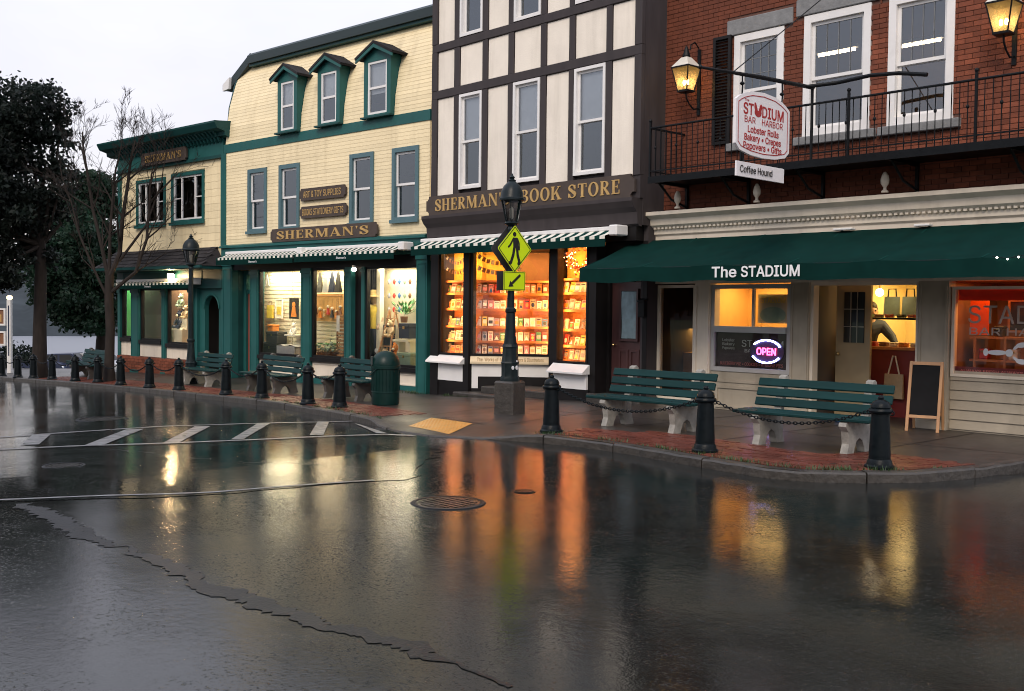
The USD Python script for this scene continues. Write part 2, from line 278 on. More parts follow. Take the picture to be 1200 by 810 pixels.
# ------------------------------------------------------------------ lettering
def sans(text, h, depth=.004, width=None, bold=False):
    """letters in the xz plane facing -y, starting at x=0"""
    m = meshkit.text_mesh(text, h, depth, bold)
    v = np.array(m.vertices); w = v[:, 0].max() - v[:, 0].min(); v[:, 0] -= v[:, 0].min()
    if width: v[:, 0] *= width / w; w = width
    k = K(); k.raw(np.stack([v[:, 0], -v[:, 2], v[:, 1]], 1), m.faces)
    return k, w
def serif_poly(ch):
    """roman capitals with slab serifs on a unit height"""
    T, t, s = .20, .075, .07
    R = lambda x0, x1, z0, z1: sbox(x0, z0, x1, z1)
    stem = lambda x: union_all([R(x, x + T, 0, 1), R(x - s, x + T + s, 0, .06), R(x - s, x + T + s, .94, 1)])
    thin = lambda x: union_all([R(x, x + t, 0, 1), R(x - s, x + t + s, 0, .06), R(x - s, x + t + s, .94, 1)])
    def ring(cx, cz, rx, rz, inx, inz): return affinity.scale(Point(cx, cz).buffer(1, 12), rx, rz).difference(affinity.scale(Point(cx, cz).buffer(1, 12), inx, inz))
    if ch == 'S':
        up = ring(.36, .735, .33, .265, .17, .195).difference(R(.36, .8, .47, .70)); lo = ring(.38, .285, .36, .285, .19, .215).difference(R(-.1, .38, .32, .6))
        return union_all([up, lo, Polygon([(.05, .66), (.25, .75), (.72, .33), (.55, .22)]), R(.60, .67, .62, .95), R(.03, .10, .05, .36)]), .76
    if ch == 'H': return union_all([stem(.07), stem(.60), R(.1, .7, .47, .54)]), .94
    if ch == 'E': return union_all([stem(.07), R(.1, .64, .93, 1), R(.1, .66, 0, .07), R(.1, .50, .47, .54), R(.58, .64, .72, 1), R(.60, .66, 0, .28), R(.45, .50, .38, .63)]), .74
    if ch == 'R': return union_all([stem(.07), ring(.36, .74, .34, .26, .15, .19).difference(R(-.1, .2, .4, 1)), Polygon([(.28, .5), (.48, .5), (.84, 0), (.60, 0)])]), .88
    if ch == 'M': return union_all([thin(.07), stem(.86), Polygon([(.07, 1), (.30, 1), (.62, .12), (.52, 0)]), Polygon([(.50, 0), (.60, 0), (.95, 1), (.86, 1)])]), 1.20
    if ch == 'A': return union_all([Polygon([(.05, 0), (.13, 0), (.48, .96), (.40, 1)]), Polygon([(.34, 1), (.50, 1), (.90, 0), (.66, 0)]), R(.22, .68, .28, .35), R(-.02, .22, 0, .06), R(.56, 1.0, 0, .06)]), 1.0
    if ch == 'N': return union_all([thin(.08), thin(.76), Polygon([(.06, 1), (.28, 1), (.84, .10), (.84, 0), (.74, 0)])]), .98
    if ch == 'B': return union_all([stem(.07), ring(.36, .75, .32, .25, .14, .185).difference(R(-.1, .2, .4, 1)), ring(.38, .27, .36, .27, .17, .20).difference(R(-.1, .2, 0, 1))]), .80
    if ch == 'O': return ring(.44, .5, .44, .52, .24, .44), .92
    if ch == 'K': return union_all([stem(.07), Polygon([(.25, .40), (.70, .97), (.80, .97), (.34, .36)]), Polygon([(.36, .58), (.52, .66), (.92, 0), (.68, 0)]), R(.6, .88, .94, 1), R(.58, .98, 0, .06)]), .96
    if ch == 'T': return union_all([stem(.32), R(.04, .80, .93, 1), R(.04, .10, .70, 1), R(.74, .80, .70, 1)]), .86
    if ch == "'": return Polygon([(.04, 1), (.20, 1), (.12, .66)]), .26
    return None, .42
def serif(text, h, width, depth=.012):
    k, x = K(), 0.
    for ch in text:
        p, adv = serif_poly(ch)
        if p is not None: k.prism(affinity.translate(p, x, 0), -depth, 0, 'y')
        x += adv + .10
    v, f = k.get(); v[:, 0] *= width / (x - .1); v[:, 2] *= h
    return K().raw(v, f)

# ------------------------------------------------------------------ the lie of the land
CURB = np.array([(-90, 14.0), (-34.8, 11.95), (-27, 11.75), (-22, 11.3), (-19, 11.0), (-17, 10.72), (-14.4, 10.05), (-12.8, 9.62), (-11.7, 9.24), (-10.9, 9.14), (-10.27, 9.34), (-9.7, 9.55), (-9.03, 9.75), (-8.4, 9.77), (-7.9, 9.72), (-7.2, 9.6), (-6.76, 9.52), (-5.97, 9.44), (-5.5, 9.54), (-5.15, 9.84), (-4.74, 10.38), (-4.55, 10.9), (-4.45, 11.4), (-4.36, 12.3), (-4.0, 12.9), (-3, 13.1), (30, 12.6)])
def sm(t): t = np.clip(t, 0, 1); return t * t * (3 - 2 * t)
def ycurb(x): return np.interp(x, CURB[:, 0], CURB[:, 1])
def zc(x):
    x = np.asarray(x, float); d = np.maximum(0, -10 - x); return .15 - .03 * np.maximum(0, d - .5 + .5 * np.exp(-d)) - .015 * np.maximum(0, -40 - x)
def curbh(x): return .10 - .084 * sm((np.asarray(x) + 13.0) / .6) * (1 - sm((np.asarray(x) + 10.2) / .9))
def zroad(x, y):
    x, y = np.asarray(x, float), np.asarray(y, float)
    p = np.stack([x * .55, y * .55, np.zeros_like(x)], -1)
    return zc(x) - .10 + .012 * (meshkit.fbm(p, 3, 3) - .5) * sm((ycurb(x) - y) / 1.0 + .15)
WALLX = [-32, -30, -26.5, -24.4, -18.8, -17.6, -12, 30]; WALLZ = [-.30, -.25, -.19, -.17, -.07, -.10, .13, .15]
def zwalk(x, y):
    x, y = np.asarray(x, float), np.asarray(y, float); yc = ycurb(x)
    base = zc(x) - (.10 - curbh(x)) * (1 - sm((y - yc) / 1.1))
    t = np.clip((y - yc - .6) / (14.2 - yc - .6), 0, 1.3)
    park = sm((-31 - x) / 3)
    zw = np.interp(x, WALLX, WALLZ)
    return base + (zw - zc(x)) * t * (1 - park)
def sheet(poly, zfun, dz, step=.3, depth=0):
    """flat marking or patch that follows the road"""
    p = Polygon(poly)
    if not p.is_valid: p = p.buffer(0)
    b = p.bounds; v, f = [], []
    tris = []
    xs = np.arange(b[0], b[2] + step, step); ys = np.arange(b[1], b[3] + step, step)
    k = K()
    for i in range(len(xs) - 1):
        for j in range(len(ys) - 1):
            c = p.intersection(sbox(xs[i], ys[j], xs[i + 1], ys[j + 1]))
            for g in getattr(c, 'geoms', [c]):
                if g.geom_type != 'Polygon' or g.area < 1e-6: continue
                vv, ff = trimesh.creation.triangulate_polygon(g, engine='earcut')
                a = vv[ff]; cr = (a[:, 1, 0] - a[:, 0, 0]) * (a[:, 2, 1] - a[:, 0, 1]) - (a[:, 1, 1] - a[:, 0, 1]) * (a[:, 2, 0] - a[:, 0, 0])
                ff = np.where((cr < 0)[:, None], ff[:, ::-1], ff)
                k.raw(np.column_stack([vv, zfun(vv[:, 0], vv[:, 1]) + dz]), ff)
    return k
def grid(xs, ys, zf):
    X, Y = np.meshgrid(xs, ys, indexing='ij'); Z = zf(X, Y); n = len(ys)
    i, j = np.meshgrid(np.arange(len(xs) - 1), np.arange(n - 1), indexing='ij'); a = (i * n + j).ravel()
    return np.stack([X, Y, Z], -1).reshape(-1, 3), np.stack([a, a + n, a + n + 1, a + 1], 1)

# ================================================================== GROUND
def st(name, k, mat, parent=None): return obj(name, k, mat, parent, kind='structure' if parent is None else None, smooth=True)
def axis(a, b, near, far_step, c, w):
    x, out = a, [a]
    while x < b:
        d = abs(x - c); x += near if d < w else min(far_step, near + (d - w) * .12); out.append(min(x, b))
    return np.array(out)
rx = axis(-90, 40, .22, 3, -8, 10); ry = axis(-45, 16, .22, 3, 6, 7)
k = K().raw(*grid(rx, ry, lambda X, Y: zroad(X, Y) - sm((Y - ycurb(X) - .4) / .5) * .25)); st('road', k, asph)
# pavement: rows run from the kerb to the house fronts
sx = np.unique(np.concatenate([np.arange(-60, -30, 1.), np.arange(-30, -15, .4), np.arange(-15, -3, .08), np.arange(-3, 20, .8)]))
tt = np.concatenate([np.linspace(0, .35, 9), np.linspace(.42, 1, 8)])
Y0 = ycurb(sx) + .01; Y1 = np.full_like(sx, 17.2)
Yg = Y0[:, None] + (Y1 - Y0)[:, None] * tt[None]; Xg = np.repeat(sx[:, None], len(tt), 1)
Zg = zwalk(Xg, Yg); n = len(tt)
i, j = np.meshgrid(np.arange(len(sx) - 1), np.arange(n - 1), indexing='ij'); a = (i * n + j).ravel()
k = K().raw(np.stack([Xg, Yg, Zg], -1).reshape(-1, 3), np.stack([a, a + n, a + n + 1, a + 1], 1)); walk = st('pavement', k, walkm)
# kerb stones, one by one
cl = LineString(CURB)
def offset_pt(s, d):
    p, q = cl.interpolate(s), cl.interpolate(s + .05); t = np.array([q.x - p.x, q.y - p.y]); t /= np.linalg.norm(t)
    return np.array([p.x - t[1] * d, p.y + t[0] * d])
kerb = meta(UsdGeom.Xform.Define(stage, fresh('/World', 'kerb')).GetPrim(), kind='structure')
s, L = cl.project(Point(-52, 12.7)), cl.project(Point(6, 13.0))
rk = random.Random(3)
while s < L:
    ln = rk.uniform(1.1, 1.9); e = min(s + ln, L); m = max(3, int((e - s - .02) / .15)); k = K(); rows = []
    lift = rk.uniform(-.012, .008)
    for q in np.linspace(s + .006, e - .012, m):
        o, o2 = offset_pt(q, -.015), offset_pt(q, .12); z0 = float(zc(o[0])) - .10 + float(curbh(o[0])) + .006 + lift
        z0 += rk.uniform(-.006, .004); o = o + (o2 - o) * rk.uniform(-.07, .07); rows.append([(*o, z0 - .35), (*o, z0 - .02), (*(o + (o2 - o) * .12), z0), (*o2, z0 + .004), (*o2, z0 - .35)])
    v = np.array(rows).reshape(-1, 3); f = [(a * 5 + b, (a + 1) * 5 + b, (a + 1) * 5 + (b + 1) % 5, a * 5 + (b + 1) % 5) for a in range(m - 1) for b in range(5)]
    k.raw(v, np.array(f)); k.raw(v, [(0, 1, 2), (0, 2, 3), (0, 3, 4)]); o = (m - 1) * 5; k.raw(v, [(o, o + 2, o + 1), (o, o + 3, o + 2), (o, o + 4, o + 3)])
    obj('kerb_stone', k, granite, kerb); s = e
# brick paving behind the kerb: 300 nearest bricks singly, the rest joined
strip = meta(UsdGeom.Xform.Define(stage, fresh('/World', 'brick_paving')).GetPrim(), kind='structure')
bricks = []
rb = random.Random(5)
for (sa, sb, nrow) in ((cl.project(Point(-9.25, 9.7)), cl.project(Point(-4.46, 11.2)), 12), (cl.project(Point(-33, 12)), cl.project(Point(-13.3, 9.7)), 9)):
    for r in range(nrow):
        q = sa + (r % 2) * .1 + rb.uniform(0, .02)
        while q < sb:
            d0, d1 = .165 + r * .102, .165 + r * .102 + .096
            if r >= 9 and q < sa + .5: q += .206; continue
            pts = [offset_pt(q, d0), offset_pt(q + .198, d0), offset_pt(q + .198, d1), offset_pt(q, d1)]
            if np.linalg.norm(pts[2] - pts[3]) > .06:
                h = rb.uniform(.004, .011); zz = [float(zwalk(*p)) for p in pts]; tl = rb.uniform(-.002, .002)
                v = [(*p, z + h + (tl if i_ < 2 else -tl)) for i_, (p, z) in enumerate(zip(pts, zz))] + [(*p, z - .03) for p, z in zip(pts, zz)]
                bricks.append((np.hypot(*pts[0]), v))
            q += .206
bricks.sort(key=lambda b: b[0])
BF = np.array([(0, 1, 2, 3), (1, 0, 4, 5), (2, 1, 5, 6), (3, 2, 6, 7), (0, 3, 7, 4)])
rest = K()
for n_, (d, v) in enumerate(bricks):
    if n_ < 295: obj('paving_brick', K().raw(v, BF), paverm, strip)
    else: rest.raw(v, BF)
obj('paving_bricks_beyond', rest, paverm, strip, kind='stuff')
jm = paint('pavement_joint', (.016, .014, .012), .6, .3, 9)
for xa, ya, xb, yb in ((-10.6, 10.3, -11.6, 14.3), (-12.6, 10.6, -13.4, 14.2), (-9.3, 11.3, -9.3, 14.6), (-7.6, 11.0, -7.6, 14.6), (-5.9, 11.2, -5.9, 14.5), (-4.2, 13.0, -4.2, 14.5), (-14.6, 11.3, -14.9, 14.2), (-16.6, 12.0, -16.8, 14.3), (-13.5, 12.2, -4.0, 12.75), (-19, 12.6, -19.2, 14.3), (-12.2, 10.35, -10.9, 10.1)):
    obj('pavement_joint', sheet(LineString([(xa, ya), (xb, yb)]).buffer(.012, cap_style=2), zwalk, .004, .35), jm, kind='structure')
# land beyond the left end of the street, the sea and the far shore
lx, ly = np.concatenate([np.arange(-95, -30, 2.5), [-29.5]]), np.arange(12.2, 75, 2.0)
def zland(X, Y):
    d = np.hypot(X, Y); z = zc(X) + .02 - .02 * np.maximum(0, Y - 14) + .25 * (meshkit.fbm(np.stack([X * .15, Y * .15, X * 0], -1), 3, 5) - .5)
    z = np.where(d > 43, z + (-2.35 - z) * sm((d - 43) / 11), z)
    return np.where(d > 74, z - (d - 74) * .9, z) - .10
k = K().raw(*grid(lx, ly, zland)); obj('park_ground', k, soil, kind='structure', smooth=True)
X0, R0 = [], []
ang = np.radians(np.linspace(-60, 170, 93)); rr = [45, 120, 300, 700, 1500, 3200]
v = [(-math.sin(t) * r_, math.cos(t) * r_, -10.) for t in ang for r_ in rr]; n = len(rr)
k = K().raw(v, [(i_ * n + j_, i_ * n + j_ + 1, (i_ + 1) * n + j_ + 1, (i_ + 1) * n + j_) for i_ in range(len(ang) - 1) for j_ in range(n - 1)]); obj('sea', k, seam, kind='structure')
th = np.radians(np.linspace(20, 215, 300)); dep = np.linspace(0, 1, 9); v = []
for t in th:
    hgt = 13 + 12 * meshkit.fbm(np.array([t * 5, 0, 0]), 3, 9) + 9 * max(0, math.sin(min((t - .9) * 3, 1.57)))
    for q in dep:
        r_ = 410 + 260 * q; v.append((-math.sin(t) * r_, math.cos(t) * r_, -11 + hgt * math.sin(min(q * 1.9, 1.57)) + (7 * meshkit.fbm(np.array([t * 120, q * 9, 0]), 3, 4) if q > 0 else 0)))
n = len(dep); k = K().raw(v, [(i_ * n + j_, i_ * n + j_ + 1, (i_ + 1) * n + j_ + 1, (i_ + 1) * n + j_) for i_ in range(len(th) - 1) for j_ in range(n - 1)])
obj('hills', k, hillm, kind='structure', smooth=True)
# a plain sheet of ground under everything, out to the horizon on the landward side
v = [(-600, -500, -2.5), (600, -500, -2.5), (600, 400, -2.5), (-30, 400, -2.5), (-30, 13, -2.5), (-95, 12, -2.5), (-600, -40, -2.5)]
k = K().raw(v, [(0, 1, 4), (1, 2, 4), (2, 3, 4), (0, 4, 5), (0, 5, 6)]); obj('ground', k, soil, kind='structure')

# road markings, patches and cracks: sheets 4 mm apart
def road_sheet(name, poly, mat, lvl, step=.3): return obj(name, sheet(poly, zroad, .004 * lvl, step), mat, kind='structure')
def ribbon(pts, w):
    l = LineString(pts); l = LineString([l.interpolate(t, True) for t in np.linspace(0, 1, 40)]); return l.buffer(w / 2, cap_style=2)
_pr = np.random.default_rng(77); road_sheet('road_patch', [(q[0] + _pr.normal() * .035, q[1] + _pr.normal() * .035) for q in (lambda l: [l.interpolate(t, True).coords[0] for t in np.linspace(0, 1, 120)[:-1]])(LineString([(-17, -3), (-10.5, 1.4), (-8.7, 4.6), (-8.2, 6.6), (-9.6, 8.3), (-11.4, 7.6), (-12.8, 4.6), (-19, 1.5), (-17, -3)]))], asph2, 1)
hatch = meta(UsdGeom.Xform.Define(stage, fresh('/World', 'hatched_crossing_paint')).GetPrim(), kind='structure')
rw = np.random.default_rng(4)
def worn(poly, mat=linem):
    p = Polygon(poly) if not hasattr(poly, 'exterior') else poly
    holes = []
    b = p.bounds
    for _ in range(int(p.area * 26)):
        c = rw.uniform(b[:2], b[2:]); r_ = rw.uniform(.015, .06); a_ = rw.uniform(0, 6.28, 7)
        holes.append(Polygon([(c[0] + r_ * rw.uniform(.5, 1.3) * math.cos(t), c[1] + r_ * rw.uniform(.5, 1.3) * math.sin(t)) for t in np.sort(a_)]).buffer(0))
    return p.difference(union_all(holes)) if holes else p
def line_paint(poly):
    p = worn(poly); k = K()
    for g in getattr(p, 'geoms', [p]):
        if g.geom_type == 'Polygon' and g.area > 1e-3: kk = sheet(g, zroad, .008, .5); kk.n and k.raw(*kk.get())
    obj('painted_line', k, linem, hatch)
line_paint(ribbon([(-15.25, 4.8), (-15.2, 6.2), (-15.07, 7.5), (-14.44, 8.63), (-13.55, 9.85)], .11))
line_paint(ribbon([(-13.7, 4.4), (-13.22, 5.48), (-12.66, 6.34), (-12.2, 7.3), (-11.88, 8.2), (-11.5, 8.86), (-11.05, 9.0)], .12))
for q in ([(-13.95, 4.9), (-15.22, 5.5), (-15.1, 5.85), (-13.8, 5.2)], [(-13.25, 5.4), (-15.02, 6.75), (-14.86, 7.1), (-13.05, 5.7)], [(-12.8, 6.25), (-14.75, 7.7), (-14.52, 7.98), (-12.62, 6.5)], [(-12.5, 7.05), (-14.45, 8.6), (-14.28, 8.85), (-12.35, 7.25)], [(-12.2, 8.05), (-14.0, 9.4), (-13.8, 9.6), (-12.05, 8.3)], [(-11.75, 8.85), (-13.3, 9.62), (-12.9, 9.5), (-11.55, 8.98)]):
    A_, B_, C2, D_ = map(np.array, q); line_paint([A_ + (D_ - A_) * .18, B_ + (C2 - B_) * .18, C2 + (B_ - C2) * .18, D_ + (A_ - D_) * .18])
fl = meta(UsdGeom.Xform.Define(stage, fresh('/World', 'faded_road_line')).GetPrim(), kind='structure')
p = worn(ribbon([(-9.75, 2.9), (-9.2, 3.97), (-8.75, 4.78), (-8.6, 5.41), (-8.35, 6.3)], .05)); k = K()
for g in getattr(p, 'geoms', [p]): kk = sheet(g, zroad, .008, .5); k.raw(*kk.get())
obj('painted_line', k, linem, fl)
def wob(pts, amp, seed):
    l = LineString(pts); r_ = np.random.default_rng(seed); return [(l.interpolate(t, True).x + r_.normal() * amp, l.interpolate(t, True).y + r_.normal() * amp) for t in np.linspace(0, 1, 46)]
def crack(pts, w, seed):
    # ragged worn seam: width and both edges wander
    r_ = np.random.default_rng(seed); l = LineString(wob(pts, .035, seed)); n = int(l.length / .03); L_, R_ = [], []
    for i in range(n + 1):
        q, q2 = l.interpolate(i / n, True), l.interpolate(min(i / n + .004, 1), True); d = np.array([q2.x - q.x, q2.y - q.y]); d = d / np.linalg.norm(d) if np.linalg.norm(d) > 1e-9 else np.array([1., 0]); m = np.array([-d[1], d[0]])
        ww = w * max(.12, 2.2 * meshkit.fbm(np.array([i * .05, seed, 0.]), 4, 3) - .55); L_.append((q.x + m[0] * ww * r_.uniform(.5, 1.3), q.y + m[1] * ww * r_.uniform(.5, 1.3))); R_.append((q.x - m[0] * ww * r_.uniform(.5, 1.3), q.y - m[1] * ww * r_.uniform(.5, 1.3)))
    return Polygon(L_ + R_[::-1]).buffer(0)
for pts, w, sd in (([(-9.3, 3.3), (-8.4, 3.27), (-7.5, 3.2), (-6.6, 3.27), (-5.9, 3.16), (-5.2, 3.23), (-4.7, 3.2), (-4.2, 3.36), (-3.4, 3.3)], .10, 1), ([(-12.6, 5.5), (-10.4, 5.9), (-8.8, 6.9)], .012, 6)):
    g0 = crack(pts, w, sd); k = K()
    for g in getattr(g0, 'geoms', [g0]): k.raw(*sheet(g, zroad, .004, .4).get())
    obj('road_crack', k, tar, kind='structure')
# iron covers
covm = paint('iron_cover', (.012, .011, .010), .16, .4, 8, bump=.3, bscale=40)
def cover(x, y, r_, label, ring=True):
    z = float(zroad(x, y)); t = thing('manhole_cover', label, 'manhole cover', (x, y, z))
    k = K().lathe([(0, .006), (r_ * .93, .006), (r_ * .93, .001)], n=40)
    obj('lid', k, covm, t)
    if ring: obj('rim', K().lathe([(r_ * .95, .002), (r_ * .95, .009), (r_ * 1.06, .009), (r_ * 1.10, .001)], n=40), iron, t)
    k = K()
    for a_ in np.arange(-r_ * .75, r_ * .8, r_ * .22):
        w = math.sqrt(max(0, (r_ * .8) ** 2 - a_ * a_)); k.box(-w, w, a_ - r_ * .05, a_ + r_ * .05, .005, .010)
    obj('tread_bars', k, covm, t)
cover(-6.97, 6.06, .30, 'large round iron cover in the road nearest the brick kerb corner')
cover(-6.95, 6.98, .11, 'small iron valve cover reflecting orange beyond the large round cover', False)
cover(-17.15, 7.4, .38, 'iron cover in the far left of the road beyond the hatched crossing')
cover(-11.4, 4.5, .20, 'small iron cover at the left of the road before the hatched crossing')
cover(-2.27, 4.05, .20, 'iron cover at the bottom right edge of the road in the dark', False)
# tactile pad on the dropped kerb
t = thing('tactile_pad', 'yellow tactile paving pad at the dropped kerb', 'tactile pad')
pq = [(-11.95, 9.62), (-12.25, 10.3), (-11.05, 10.05), (-10.72, 9.32)]
obj('pad', sheet(pq, zwalk, .008, .3), padm, t)
k = K(); P_ = Polygon(pq).buffer(-.05)
for x in np.arange(-12.2, -10.7, .07):
    for y in np.arange(9.3, 10.3, .07):
        if P_.contains(Point(x, y)): k.hull([(x + .018 * math.cos(q), y + .018 * math.sin(q), float(zwalk(x, y)) + .007) for q in np.arange(6) * 1.047] + [(x + .010 * math.cos(q), y + .010 * math.sin(q), float(zwalk(x, y)) + .013) for q in np.arange(6) * 1.047])
obj('domes', k, padm, t, kind='stuff')
# grass and weeds in the joints along the kerb
k = K(); rg = np.random.default_rng(8)
for c in list(np.linspace(cl.project(Point(-9.2, 9.7)), cl.project(Point(-4.6, 10.8)), 26)) + list(np.linspace(cl.project(Point(-20, 11)), cl.project(Point(-13, 9.6)), 14)):
    if rg.random() < .35: continue
    c += rg.normal() * .1; big = rg.uniform(.3, 1.1)
    for _ in range(int(46 * big)):
        o = offset_pt(c + rg.normal() * .12 * big, .13 + abs(rg.normal()) * .05 * big); z = float(zwalk(*o)) + .005; a_ = rg.uniform(0, 6.28); h = rg.uniform(.02, .06) * (.5 + big * .6); w = .005
        d = np.array([math.cos(a_), math.sin(a_)]); e = np.array([-d[1], d[0]]) * w
        k.raw([(*(o + e), z), (*(o - e), z), (*(o + d * h * .6), z + h)], [(0, 1, 2)])
for x, y in ((-7.05, 9.96), (-9.47, 9.98), (-5.15, 10.33), (-18.0, 14.45), (-17.8, 14.5), (-17.6, 14.5), (-16.4, 14.3), (-15.9, 14.2)):
    for _ in range(60):
        a_ = rg.uniform(0, 6.28); o = np.array([x, y]) + np.array([math.cos(a_), math.sin(a_)]) * rg.uniform(.10, .24); z = float(zwalk(*o)) + .004; h = rg.uniform(.02, .06); d = np.array([math.cos(a_), math.sin(a_)]); e = np.array([-d[1], d[0]]) * .005
        k.raw([(*(o + e), z), (*(o - e), z), (*(o + d * h * .5), z + h)], [(0, 1, 2)])
obj('weeds', k, grassm, label='green weeds and grass tufts growing along the kerb joints', cat='weeds', kind='stuff')

# ================================================================== BUILDING HELPERS
def cells(k, u0, u1, z0, z1, holes, y0, y1):
    us = sorted({u0, u1, *[min(max(h[q], u0), u1) for h in holes for q in (0, 1)]}); zs = sorted({z0, z1, *[min(max(h[q], z0), z1) for h in holes for q in (2, 3)]})
    for zi in range(len(zs) - 1):
        run = None
        for ui in range(len(us) - 1):
            c = ((us[ui] + us[ui + 1]) / 2, (zs[zi] + zs[zi + 1]) / 2); solid = not any(h[0] < c[0] < h[1] and h[2] < c[1] < h[3] for h in holes)
            if solid and run is None: run = us[ui]
            if run is not None and not solid: k.box(run, us[ui], y0, y1, zs[zi], zs[zi + 1]); run = None
        if run is not None: k.box(run, us[-1], y0, y1, zs[zi], zs[zi + 1])
    return k
def clapboards(parent, u0, u1, z0, z1, h, holes, mat, yf=lambda z: 0., name='clapboard', rs=1):
    z = z0; r_ = random.Random(rs)
    while z < z1 - 1e-6:
        e = min(z + h, z1); ya, yb = yf(z), yf(e); zm = (z + e) / 2
        cuts = sorted((max(hh[0], u0), min(hh[1], u1)) for hh in holes if hh[2] < zm < hh[3]); x = u0; segs = []
        for a_, b_ in cuts:
            if a_ > x + .01: segs.append((x, a_))
            x = max(x, b_)
        if u1 > x + .01: segs.append((x, u1))
        for a_, b_ in segs:
            w = r_.uniform(-.002, .002); v = [(a_, ya - .011 + w, z), (b_, ya - .011 - w, z), (b_, yb - .006, e), (a_, yb - .006, e), (a_, ya + .02, z), (b_, ya + .02, z), (b_, yb + .02, e), (a_, yb + .02, e)]
            obj(name, K().raw(v, [(0, 1, 2, 3), (4, 5, 1, 0), (1, 5, 6, 2), (4, 0, 3, 7), (3, 2, 6, 7)]), mat, parent)
        z = e
def frame(k, u0, u1, z0, z1, w, y0, y1, wb=None, wt=None):
    wb = w if wb is None else wb; wt = w if wt is None else wt
    k.box(u0, u0 + w, y0, y1, z0, z1); k.box(u1 - w, u1, y0, y1, z0, z1); k.box(u0 + w, u1 - w, y0, y1, z0, z0 + wb); k.box(u0 + w, u1 - w, y0, y1, z1 - wt, z1); return k
def quad(u0, u1, z0, z1, y): return K().raw([(u0, y, z0), (u1, y, z0), (u1, y, z1), (u0, y, z1)], [(0, 1, 2, 3)])
def sash_window(b, u0, u1, z0, z1, casing, cw=.09, sw=.05, y=0., sash=white, up=0., mid=.5, depth=.06, sill=True, muntin=(0, 0), lowblind=False, gl=None, blindm=blind):
    k = frame(K(), u0, u1, z0, z1, cw, y - .045, y + .14)
    if sill: k.box(u0 - .03, u1 + .03, y - .085, y - .046, z0 - .03, z0 + .045)
    w = obj('window', k, casing, b); a, c, d, e = u0 + cw, u1 - cw, z0 + cw, z1 - cw; m = d + (e - d) * mid
    yy = y + .01
    k = frame(K(), a + .001, c - .001, d + .001, m + .02, sw, yy + .035, yy + .07); k2 = frame(K(), a + .001, c - .001, m - .02, e - .001, sw, yy, yy + .034)
    obj('sash', k, sash, w); s2 = obj('sash', k2, sash, w)
    obj('pane', quad(a + sw, c - sw, d + sw, m - .02, yy + .052), gl or pane_dk, w); obj('pane', quad(a + sw, c - sw, m + .02, e - sw, yy + .018), gl or pane_dk, w)
    if muntin[0]:
        sash = stone; k = K(); nx, nz = muntin
        for i_ in range(1, nx): x = a + sw + (c - a - 2 * sw) * i_ / nx; k.box(x - .004, x + .004, yy + .008, yy + .030, m + .02, e - sw)
        for i_ in range(1, nz): z = m + .02 + (e - sw - m - .02) * i_ / nz; k.box(a + sw, c - sw, yy + .009, yy + .029, z - .004, z + .004)
        obj('muntin', k, sash, w)
    if up: obj('blind', K().box(a + .01, c - .01, y + .084, y + .09, e - (e - d) * up, e - .005), blindm, w)
    return w
def shell(b, u0, u1, depth, z0, z1, mat, front=.15, floors=(), roof=True, inner=inner_d, left=True, right=True):
    """side and back walls, floors and flat roof that keep the daylight out"""
    if left: obj('side_wall', K().box(u0, u0 + .15, front, depth, z0, z1), mat, b)
    if right: obj('side_wall', K().box(u1 - .15, u1, front, depth, z0, z1), mat, b)
    obj('back_wall', K().box(u0 + .15, u1 - .15, depth - .15, depth, z0, z1), mat, b)
    for z in floors: obj('floor', K().box(u0 + .15, u1 - .15, front, depth - .15, z - .1, z), inner, b)
    if roof: obj('roof', K().box(u0 + .15, u1 - .15, front, depth - .15, z1 - .2, z1), slate, b)
def shop_window(b, u0, u1, z0, z1, framem, w=.05, y=.05, bars=()):
    wd = obj('shop_window', frame(K(), u0, u1, z0, z1, w, y - .04, y + .06), framem, b)
    obj('pane', quad(u0 + w, u1 - w, z0 + w, z1 - w, y), pane, wd); return wd
def awning(name, label, fr, u0, u1, ztop, y0=-.05, reach=.42, drop=.10, nstripe=24, text=None, bar=.13, cap=True, group=None):
    t = thing(name, label, 'awning', fw(fr, 0, 0, 0), rzof(fr), group)
    obj('cassette', K().cbox(u0, u1, y0 - .16, y0, ztop - .075, ztop, .012), white, t)
    if cap: obj('end_cap', K().cbox(u1 - .02, u1 + .17, y0 - .30, y0 + .01, ztop - .17, ztop + .012, .02), white, t)
    yb, za, zb = y0 - reach, ztop - .075, ztop - .075 - drop; w = (u1 - u0) / nstripe; a, c = K(), K()
    for i_ in range(nstripe):
        x0, x1 = u0 + i_ * w, u0 + (i_ + 1) * w; kk = a if i_ % 2 else c; sag = .012
        kk.raw([(x0, y0 - .15, za), (x1, y0 - .15, za), (x1, (y0 - .15 + yb) / 2, (za + zb) / 2 - sag), (x0, (y0 - .15 + yb) / 2, (za + zb) / 2 - sag), (x1, yb, zb), (x0, yb, zb)], [(0, 1, 2, 3), (3, 2, 4, 5)])
        kk.box(x0, x1, yb - .006, yb, zb - .055, zb)
    obj('white_stripes', a, awnw, t); obj('green_stripes', c, awns, t)
    obj('front_bar', K().box(u0, u1, yb - .004, yb + .012, zb - .056 - bar, zb - .056), awng, t)
    for x in (u0 + .25, u1 - .25): obj('folding_arm', K().tube([(x, y0 - .1, za - .02), (x - .03, (y0 + yb) / 2, zb - .06), (x, yb + .01, zb - .03)], .014, 6), white, t)
    if text:
        kk, wd = sans(text, .05, .003, width=.36); uu = (u0 + u1) / 2 - .18; obj('lettering', kk.moved(lambda v: v + (uu, yb - .005, zb - .056 - bar + .04)), vinyl_w, t)
    return t
